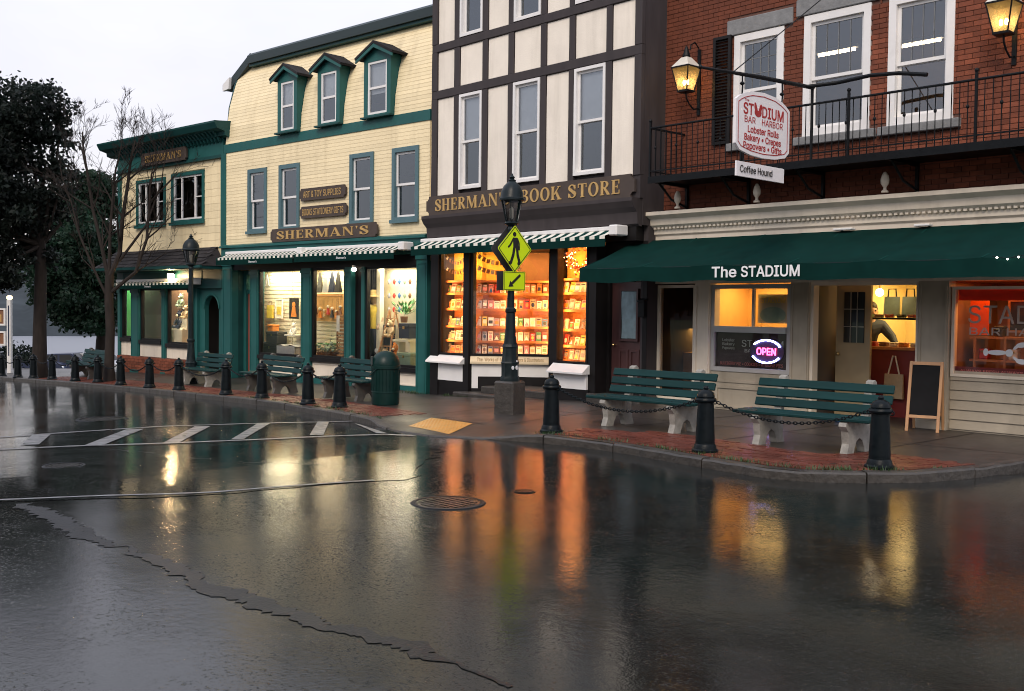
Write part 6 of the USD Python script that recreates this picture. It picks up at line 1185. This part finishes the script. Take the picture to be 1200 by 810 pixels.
bench('green slatted bench with whitewashed feet in front of the tall dim cafe window', -8.98, 11.40, 0, conc, 'benches with whitewashed feet'); bench('green slatted bench with whitewashed feet in front of the cafe doorway', -6.50, 11.30, 1.0, conc, 'benches with whitewashed feet')
bench('teal slatted bench with grey feet beside the distant street lamp', -23.9, 12.85, -1, conc); bench('first dark bench, in front of the red door and left yellow window', -20.2, 12.45, -3, concd); bench('second dark bench, just left of the dark green bin', -16.9, 12.20, -4, concd)
bench('dark park bench left of the bare tree', -30.7, 12.85, 0, concd); bench('dark park bench by the big maple trunk at far left', -32.6, 13.6, 0, concd)
# litter bin
bx, by = -15.06, 11.60; t = thing('litter_bin', 'dark green domed litter bin on the pavement beside the second dark bench', 'bin', (bx, by, float(zwalk(bx, by))), -35)
obj('drum', K().lathe([(0, .01), (.235, .01), (.245, .03), (.245, .22), (.25, .225), (.25, .245), (.245, .25), (.245, .64), (.262, .65), (.262, .70), (.25, .71)], n=36), binm, t, smooth=35)
k = K(); n = 40
dome = obj('dome_lid', K().lathe([(.25, .705), (.255, .72), (.245, .78), (.215, .86), (.15, .925), (.07, .955), (0, .962)], n=36), binm, t, smooth=40); obj('hinged_flap', K().prism([(-.13, .72), (.13, .72), (.11, .86), (-.11, .86)], -.262, -.235, 'y'), paint('bin_flap', (.012, .02, .018), .3), dome)
obj('carry_handle', K().tube([(-.2, -.155, .66), (-.14, -.25, .56), (0, -.285, .52), (.14, -.25, .56), (.2, -.155, .66)], .009, 6), binm, t)
for i_ in range(24): a_ = i_ * 2 * math.pi / 24; obj('rib', K().tube([(.247 * math.cos(a_), .247 * math.sin(a_), .26), (.247 * math.cos(a_), .247 * math.sin(a_), .63)], .006, 4), binm, t)
# street lamps
ironl = paint('lamp_post_paint', (.007, .013, .015), .38, .25, 10, bump=.1, spec=.22)
def lamp(label, x, y, z, block=True, H=3.70, sc=1., lit=False):
    t = thing('street_lamp', label, 'street lamp', (x, y, z), 10); b = .51 if block else 0.
    if block: obj('stone_block', K().cbox(-.18, .18, -.18, .18, -.1, .51, .025), granite, t)
    q = lambda pr, nm, n=16, m=ironl: obj(nm, K().lathe([(r_ * sc, z_) for r_, z_ in pr], n=n), m, t, smooth=35)
    q([(0, b), (.15, b), (.15, b + .06), (.135, b + .08), (.135, b + .26), (.145, b + .28), (.13, b + .31), (.115, b + .50), (.125, b + .53), (.11, b + .57)], 'pedestal', 8)
    zt = H - .78
    q([(.105, b + .565), (.085, b + .70), (.068, b + 1.05), (.085, b + 1.07), (.085, b + 1.11), (.058, b + 1.14), (.048, zt - .12), (.06, zt - .10), (.06, zt - .06), (.045, zt - .03), (.09, zt)], 'shaft')
    q([(.09, zt), (.115, zt + .02), (.095, zt + .045)], 'lantern_seat', 12)
    q([(.095, zt + .045), (.165, zt + .36)], 'glass_body', 12, lampg)
    for i_ in range(6): a_ = i_ * math.pi / 3; obj('rib', K().tube([(.097 * sc * math.cos(a_), .097 * sc * math.sin(a_), zt + .045), (.168 * sc * math.cos(a_), .168 * sc * math.sin(a_), zt + .36)], .009 * sc, 5), ironl, t)
    q([(.17, zt + .355), (.195, zt + .37), (.195, zt + .40), (.178, zt + .42), (.17, zt + .50), (.13, zt + .59), (.075, zt + .645), (.055, zt + .66), (.06, zt + .68), (.03, zt + .70), (.045, zt + .725), (.02, zt + .75), (.012, zt + .78), (0, zt + .785)], 'dome_cap', 20)
    obj('inner_mantle', K().lathe([(0, zt + .08), (.03, zt + .1), (.035, zt + .24), (0, zt + .28)], n=8), paint('mantle_white', (.75, .72, .62), .6), t, smooth=True)
    return t
lx_, ly_ = -11.80, 11.50; zl = float(zwalk(lx_, ly_))
lp = lamp('black street lamp on a granite block carrying the yellow crossing signs', lx_, ly_, zl)
for (x, z, r_) in ((.128, .72, .034), (.115, .82, .018), (.125, .70, .0)):
    if r_: obj('sticker', K().prism(Point(0, z).buffer(r_), .128, .134, 'x'), vinyl_w, lp)
obj('sticker', K().prism(Point(-.085, .72).buffer(.03), .112, .118, 'x'), vinyl_w, lp); obj('small_label', K().box(.050, .056, -.02, .02, 2.02, 2.12), Cc('grey'), lp)
zl2 = float(zwalk(-24.72, 12.92)); lamp('distant black street lamp in front of the corner shop doorway', -24.72, 12.92, zl2, block=False, H=3.75, sc=1.15)
lamp('tiny black street lamp standing far off against the bright water', -62.5, 30.5, -2.3, block=False, H=2.1, sc=.9)
# crossing signs
t = thing('pedestrian_sign', 'yellow green diamond sign with a black walking figure on the lamp post', 'sign', (lx_ + .075, ly_, 2.66), 90)
hd_ = .372; Dm = Polygon([(0, -hd_), (hd_, 0), (0, hd_), (-hd_, 0)]).buffer(-.03).buffer(.03)
obj('plate', K().prism(Dm, .0, .004, 'y'), paint('sign_back', (.05, .05, .05), .4), t); obj('face', K().prism(Dm.buffer(-.003), -.0025, -.0003, 'y'), sign_y, t); obj('border', K().prism(Dm.buffer(-.018).difference(Dm.buffer(-.03)), -.005, -.003, 'y'), black_flat, t)
st_ = lambda pts, w: LineString(pts).buffer(w, 4)
fig = union_all([Point(-.01, .225).buffer(.036), Polygon([(-.045, .175), (.055, .175), (.07, .02), (-.035, .02)]), st_([(-.04, .15), (-.10, .06), (-.135, .03)], .016), st_([(.05, .155), (.085, .09), (.09, .0)], .017), st_([(-.01, .03), (-.035, -.09), (-.085, -.21), (-.11, -.215)], .026), st_([(.045, .03), (.06, -.09), (.10, -.20), (.08, -.22)], .026)])
obj('walking_figure', K().prism(fig, -.005, -.003, 'y'), black_flat, t); obj('clamp', K().box(-.05, .05, .0045, .10, .1, .14).box(-.05, .05, .0045, .10, -.14, -.1), iron, t)
t = thing('pedestrian_sign', 'dark back of the twin crossing sign facing away behind the yellow diamond', 'sign', (lx_ - .075, ly_, 2.66), -90); obj('plate', K().prism(Dm, .0, .004, 'y'), MATS['sign_back'], t); obj('face', K().prism(Dm.buffer(-.003), -.0025, -.0003, 'y'), sign_y, t); obj('clamp', K().box(-.05, .05, .0045, .06, .1, .14), iron, t)
t = thing('arrow_sign', 'small yellow green plaque with a black arrow pointing down left', 'sign', (lx_ + .075, ly_, 2.17), 90); R_ = sbox(-.235, -.148, .235, .148).buffer(-.02).buffer(.02)
obj('plate', K().prism(R_, .0, .004, 'y'), MATS['sign_back'], t); obj('face', K().prism(R_.buffer(-.003), -.0025, -.0003, 'y'), sign_y, t); obj('border', K().prism(R_.buffer(-.012).difference(R_.buffer(-.020)), -.005, -.003, 'y'), black_flat, t)
obj('arrow', K().prism(union_all([st_([(.11, .085), (-.05, -.035)], .021), Polygon([(-.125, -.092), (-.02, -.085), (-.055, -.04), (-.092, .005)])]), -.005, -.003, 'y'), black_flat, t); obj('clamp', K().box(-.04, .04, .0045, .09, -.03, .03), iron, t)
t = thing('arrow_sign', 'dark backed twin arrow plaque facing away behind the yellow arrow', 'sign', (lx_ - .075, ly_, 2.17), -90); obj('plate', K().prism(R_, .0, .004, 'y'), MATS['sign_back'], t); obj('face', K().prism(R_.buffer(-.003), -.0025, -.0003, 'y'), sign_y, t); obj('clamp', K().box(-.04, .04, .0045, .06, -.03, .03), iron, t)
# chalk board, tin by the cafe wall
t = thing('a_board', 'wooden framed blank chalkboard easel standing by the cafe doorway', 'chalkboard', (-6.46, 14.22, float(zwalk(-6.46, 14.22))), 14)
def lean(k, a, y0): c_, s_ = math.cos(a), math.sin(a); return k.moved(lambda v: np.column_stack([v[:, 0], y0 + v[:, 1] * c_ + v[:, 2] * s_, -v[:, 1] * s_ + v[:, 2] * c_]))
obj('front_frame', lean(K().cbox(-.22, -.18, -.015, .015, 0, .98, .004).cbox(.18, .22, -.015, .015, 0, .98, .004).box(-.18, .18, -.012, .012, .93, .975).box(-.18, .18, -.012, .012, .19, .23), .25, -.14), wood, t); obj('chalk_panel', lean(K().box(-.18, .18, -.004, .006, .23, .93), .25, -.14), chalk, t)
obj('rear_frame', lean(K().cbox(-.21, -.175, -.015, .015, 0, .96, .004).cbox(.175, .21, -.015, .015, 0, .96, .004).box(-.175, .175, -.012, .012, .2, .24), -.2, .33), wood, t)
t = thing('litter_tin', 'small blue and red drinks can lying at the foot of the cafe door frame', 'can', (-7.78, 14.35, float(zwalk(-7.78, 14.35)) + .045), 20); obj('body', K().tube([(-.07, 0, 0), (.07, 0, 0)], .045, 12), Cc('blue'), t); obj('red_band', K().tube([(.02, 0, 0), (.072, 0, 0)], .0455, 12), Cc('red'), t); obj('end', K().tube([(.0715, 0, 0), (.078, 0, 0)], .04, 12), Cc('white'), t)

# ================================================================== TREES, CARS, SIGN BY THE WATER
def branch(k, p, d, L, r, depth, rng, up=.15, spread=.55, tips=None, minr=.006):
    n = max(3, int(L / .35)); pts, rad = [np.array(p, float)], [r]; d = np.array(d, float) / np.linalg.norm(d)
    for i_ in range(n):
        d = d + rng.normal(0, .10, 3) + (0, 0, up * .1); d /= np.linalg.norm(d); pts.append(pts[-1] + d * L / n); rad.append(r * (1 - .55 * (i_ + 1) / n))
    k.tube(pts, rad, 7 if r > .05 else 4 if r > .015 else 3)
    if tips is not None and depth <= 1: tips.append(pts[-1])
    if depth == 0: return
    for i_ in range(rng.integers(2, 4) if depth > 1 else rng.integers(3, 6)):
        j = rng.integers(max(1, n // 3), n + 1); ax = rng.normal(0, 1, 3); ax -= ax @ d * d; ax /= np.linalg.norm(ax); nd = d * (1 - spread * .5) + ax * spread + (0, 0, up); branch(k, pts[j], nd, L * rng.uniform(.5, .78), max(rad[j] * rng.uniform(.5, .72), minr), depth - 1, rng, up, spread, tips, minr)
# bare tree
rt = np.random.default_rng(12); z0 = float(zwalk(-28.63, 12.54)); t = thing('bare_tree', 'leafless street tree with fine twigs in front of the corner shop', 'tree', (-28.63, 12.54, z0))
obj('trunk', K().tube([(0, 0, -.2), (.0, 0, .4), (.03, .02, 1.4), (-.02, .0, 2.3), (.0, .02, 2.9)], [.19, .135, .12, .115, .12], 12), bark, t, smooth=True)
ax = np.array([.72, .70, 0.]) # across the picture
for nm, pts, r_, dp in (('limb', [(0, 0, 2.7), (-.14, -.12, 3.6), (-.34, -.3, 4.7), (-.5, -.4, 5.8)], .06, 6), ('limb', [(0, 0, 2.8), (.22, .2, 3.5), (.28, .26, 4.5), (.42, .36, 5.5)], .075, 6), ('limb', [(0, 0, 2.4), (.55, .5, 3.0), (.8, .7, 3.9), (.86, .76, 4.9)], .055, 5), ('limb', [(0, .0, 2.75), (.02, .02, 4.0), (.1, .1, 5.4)], .055, 6), ('limb', [(0, 0, 2.2), (-.3, -.26, 3.0), (-.62, -.55, 4.0), (-.8, -.7, 4.9)], .04, 5), ('limb', [(.2, .2, 3.3), (.8, .7, 4.3), (1.0, .9, 5.1)], .04, 5)):
    k = K(); P_ = np.array(pts); k.tube(P_, np.linspace(r_, r_ * .6, len(P_)), 8)
    for j_ in range(1, len(P_)):
        for _ in range(2): d = (P_[j_] - P_[j_ - 1]); d /= np.linalg.norm(d); s_ = rt.choice([-1, 1]); branch(k, P_[j_], d + ax * s_ * rt.uniform(.2, .9) + rt.normal(0, .25, 3), rt.uniform(.7, 1.25), r_ * .45, dp - 2, rt, .25, .6, None, .0055)
    branch(k, P_[-1], P_[-1] - P_[-2], 1.1, r_ * .6, dp - 1, rt, .3, .5, None, .0055); obj(nm, k, bark, t)
def leafy(name, label, loc, trunkpts, rad, clumps, nleaf, size, mat, seed, flat=.75):
    t = thing(name, label, 'tree', loc); rng = np.random.default_rng(seed); obj('trunk', K().tube(trunkpts, rad, 12), bark, t, smooth=True); top = np.array(trunkpts[-1])
    k = K()
    for c, r_ in clumps: c = np.array(c, float); m_ = (top + c) / 2 + rng.normal(0, .15, 3) - (0, 0, .2); k.tube([top * .6 + np.array(trunkpts[-2]) * .4, m_, c], [rad[-1] * .6, rad[-1] * .35, .02], 6)
    obj('limbs', k, bark, t)
    vol = sum(r_ ** 2 for _, r_ in clumps); V = []
    for c, r_ in clumps:
        nc = int(nleaf * r_ ** 2 / vol); subs = rng.normal(0, 1, (max(4, int(r_ * 22)), 3)); subs /= np.linalg.norm(subs, axis=1, keepdims=True); subs = np.array(c) + subs * r_ * rng.uniform(.35, 1.0, (len(subs), 1)) * (1, 1, flat)
        pick = subs[rng.integers(0, len(subs), nc)] + rng.normal(0, .20 * r_ ** .5, (nc, 3)) * (1, 1, .6); V.append(pick)
    C_ = np.vstack(V); n = len(C_); d = rng.normal(0, 1, (n, 3)) + (0, 0, -.35); d /= np.linalg.norm(d, axis=1, keepdims=True); e = np.cross(d, rng.normal(0, 1, (n, 3))); e /= np.linalg.norm(e, axis=1, keepdims=True); s_ = size * rng.uniform(.6, 1.3, (n, 1)); nn = np.cross(d, e)
    v = np.stack([C_ - d * s_, C_ + e * s_ * .55 + nn * s_ * .12, C_ + d * s_, C_ - e * s_ * .55 + nn * s_ * .12], 1).reshape(-1, 3); f = np.arange(n * 4).reshape(n, 4); obj('crown', K().raw(v, f), mat, t, kind='stuff'); return t
def dirpt(px, D, z):  # bearing by angle left of the view axis
    a = YAW + math.atan((600 - px) / 1250.); return np.array([-math.sin(a) * D, math.cos(a) * D, z])
def rel(b, px, D, z): return tuple(dirpt(px, D, z) - np.array(b))
B0 = (-33.4, 12.45, float(zwalk(-33.4, 12.45)))
cl_ = [((px, D, z), r_) for px, D, z, r_ in ((5, 35, 7.6, 1.2), (45, 35.5, 7.9, .85), (30, 36, 7.0, 1.0), (62, 35.5, 6.9, .75), (74, 35.3, 7.5, .45), (-20, 35, 6.8, 1.5), (55, 36, 5.9, .8), (72, 35.5, 5.4, .55), (10, 35.5, 5.6, 1.2), (-30, 35, 5.0, 1.5), (0, 35, 4.2, 1.1), (16, 35.5, 4.9, .6), (-10, 35, 3.2, .9), (14, 35.2, 3.1, .55), (8, 34.8, 2.6, .5), (50, 36, 3.2, .55), (-60, 35, 6.5, 1.8), (-60, 35, 4.2, 1.6), (28, 35.6, 6.2, .7), (40, 36.2, 5.0, .7), (30, 36, 4.2, .7), (48, 36.2, 4.1, .55), (22, 36.4, 3.6, .6), (64, 36, 4.6, .5), (5, 35.5, 2.5, .6))]
leafy('maple_tree', 'big dark leafy maple rising at the left edge of the street', B0, [(0, 0, -.2), (0, 0, .5), (.05, 0, 1.8), (0, .05, 3.2), (-.1, .1, 4.6)], [.30, .22, .19, .17, .12], [(rel(B0, *p), r_) for p, r_ in cl_], 30000, .085, leaf_dark, 31)
p_ = dirpt(118, 44, -.95); B1 = tuple(p_)
cl_ = [((px, D, z), r_) for px, D, z, r_ in ((105, 44, 5.9, 1.1), (85, 43.5, 5.0, 1.0), (125, 44.5, 5.0, 1.2), (70, 43, 4.0, .9), (100, 43, 4.0, 1.3), (132, 44, 3.8, 1.2), (80, 42.5, 2.9, 1.0), (110, 42.5, 2.8, 1.2), (135, 43, 2.6, 1.0), (62, 42.5, 2.2, .7), (88, 42, 1.9, .9), (112, 42, 1.6, .9), (130, 42.5, 1.4, .8), (75, 42, 1.4, .55), (96, 41.8, 1.15, .6), (118, 42, .9, .5), (118, 44.5, 6.6, .6), (48, 42.5, 2.6, .7), (54, 42.8, 1.9, .6), (60, 43, 3.2, .9), (72, 43.2, 5.0, .8), (95, 44, 6.3, .8), (130, 44.5, 5.9, .8), (64, 42.4, 1.6, .5), (84, 41.8, 1.2, .5), (104, 41.5, 1.0, .5), (50, 43, 3.6, .6))]
leafy('green_tree', 'mid green leafy tree with low hanging boughs before the water', B1, [(0, 0, -.3), (0, 0, .8), (.1, .05, 2.2), (.05, .1, 4.0)], [.28, .22, .19, .13], [(rel(B1, *p), r_) for p, r_ in cl_], 30000, .095, leaf_green, 32)
p_ = dirpt(-25, 52, -1.2); B2 = tuple(p_); leafy('hedge_tree', 'dark bushy shrub behind the sign at the far left edge', B2, [(0, 0, -.3), (0, 0, .3), (0, 0, .8)], [.1, .08, .06], [((0, 0, .8), .8), ((.8, .8, .7), .7), ((-.8, -.8, .6), .8), ((1.5, 1.5, .5), .6)], 4500, .07, leaf_dark, 33)
# noticeboard with its lamp
nx_ = dirpt(11, 41, -.8); t = thing('notice_sign', 'white posted sign with gilt lettered dark boards and a small lamp', 'sign', tuple(nx_), 42)
obj('post', K().cbox(-.07, .07, -.07, .07, 0, 2.65, .01), white, t); obj('dark_strip', K().box(-.02, .02, -.075, -.0701, .7, 2.45), Cc('navy'), t); obj('far_post', K().cbox(-1.5, -1.36, -.07, .07, 0, 2.65, .01), white, t)
for z0_, z1_, tx in ((1.75, 2.35, 'N'), (1.05, 1.55, 'F')):
    fb = obj('board_frame', frame(K(), -1.34, -.13, z0_, z1_, .06, -.05, .05), white, t); obj('board', K().box(-1.28, -.19, -.02, .02, z0_ + .06, z1_ - .06), Cc('brown'), fb); kk, w_ = sans(tx, .26, .01, bold=True); obj('letter', kk.moved(lambda v: v + (-.5, -.021, z0_ + .13)), gold, fb)
obj('lamp_head', K().lathe([(.04, 2.65), (.09, 2.68), (.11, 2.74), (.05, 2.80), (0, 2.81)], n=12), glow('sign_lamp_glow', (1, .78, .45), 2.2), t)
def car(label, px, D, z, rz, col):
    p = dirpt(px, D, z); t = thing('parked_car', label, 'car', tuple(p), rz)
    side = [(-2.1, .30), (-2.15, .62), (-2.0, .82), (-1.35, .92), (-.75, 1.36), (.55, 1.42), (1.15, 1.02), (1.95, .86), (2.12, .62), (2.1, .30), (1.72, .28), (1.62, .52), (1.32, .62), (1.02, .52), (.92, .28), (-.92, .28), (-1.02, .52), (-1.32, .62), (-1.62, .52), (-1.72, .28)]
    obj('body', K().prism(Polygon(side).buffer(-.02).buffer(.02), -.82, .82, 'y'), col, t)
    for s_ in (-1, 1):
        obj('side_window', K().prism([(-1.22, .95), (-.72, 1.31), (-.1, 1.34), (-.1, .95)], s_ * .825 - .004, s_ * .825 + .004, 'y'), black_flat, t); obj('side_window', K().prism([(.0, .95), (.0, 1.34), (.5, 1.35), (.98, 1.0)], s_ * .825 - .004, s_ * .825 + .004, 'y'), black_flat, t)
        for x in (-1.32, 1.32):
            k = K().tube([(x, s_ * .66, .31), (x, s_ * .86, .31)], .31, 18); w = obj('wheel', k, black_flat, t); obj('rim', K().tube([(x, s_ * .861, .31), (x, s_ * .868, .31)], .19, 14), Cc('grey'), w)
        obj('headlight', K().ball((2.06, s_ * .6, .70), (.06, .16, .08), 1), vinyl_w, t); obj('tail_light', K().ball((-2.1, s_ * .6, .72), (.05, .16, .07), 1), vinyl_r, t)
    obj('windscreen', K().prism([(.60, 1.40), (1.13, 1.035), (1.15, 1.045), (.62, 1.415)], -.7, .7, 'y'), black_flat, t); obj('rear_window', K().prism([(-1.30, .94), (-.78, 1.33), (-.80, 1.345), (-1.32, .95)], -.7, .7, 'y'), black_flat, t)
car('dark parked car by the white sign post at far left', 22, 57, -2.05, 60, Cc('navy')); car('dark blue parked car seen between the bollards before the water', 76, 58, -2.15, 50, Cc('navy')); car('pale grey parked car left of the bare tree trunk before the water', 108, 58.5, -2.15, 35, Cc('grey'))

# the far side of the street behind the viewer: a row of trees that the windows mirror
tr = leafy('street_tree', 'leafy street tree on the far side of the road behind the viewer', (-30, -15, -.5), [(0, 0, -.3), (0, 0, 1.0), (.1, .05, 2.4), (.0, .1, 4.4)], [.30, .22, .19, .13], [((a, b, c), r_) for a, b, c, r_ in ((0, 0, 7.2, 1.6), (1.8, .3, 5.6, 1.6), (-1.8, -.4, 5.4, 1.7), (.4, 1.8, 5.0, 1.5), (-.3, -1.8, 5.2, 1.6), (1.2, 1.2, 3.6, 1.3), (-1.4, 1.0, 3.4, 1.3), (1.3, -1.2, 3.3, 1.3), (-1.2, -1.3, 3.6, 1.3), (2.6, 0, 4.2, 1.0), (-2.6, 0, 4.2, 1.0))], 9000, .26, leaf_green, 41)
meta(tr, group='trees across the road behind the viewer')
for x, y, rz in ((-36, -14, 40), (-24.5, -16, 80), (-19, -14.5, 130), (-13.5, -16, 200), (-8, -15, 260), (-2.5, -16.5, 20), (3.5, -15, 300), (10, -14.5, 160), (-42, -15, 220), (-27, -20, 10), (-15, -21, 90), (-4, -22, 190)): dup(tr, 'leafy street tree on the far side of the road behind the viewer', (x, y, float(zroad(x, y)) - .2), rz)
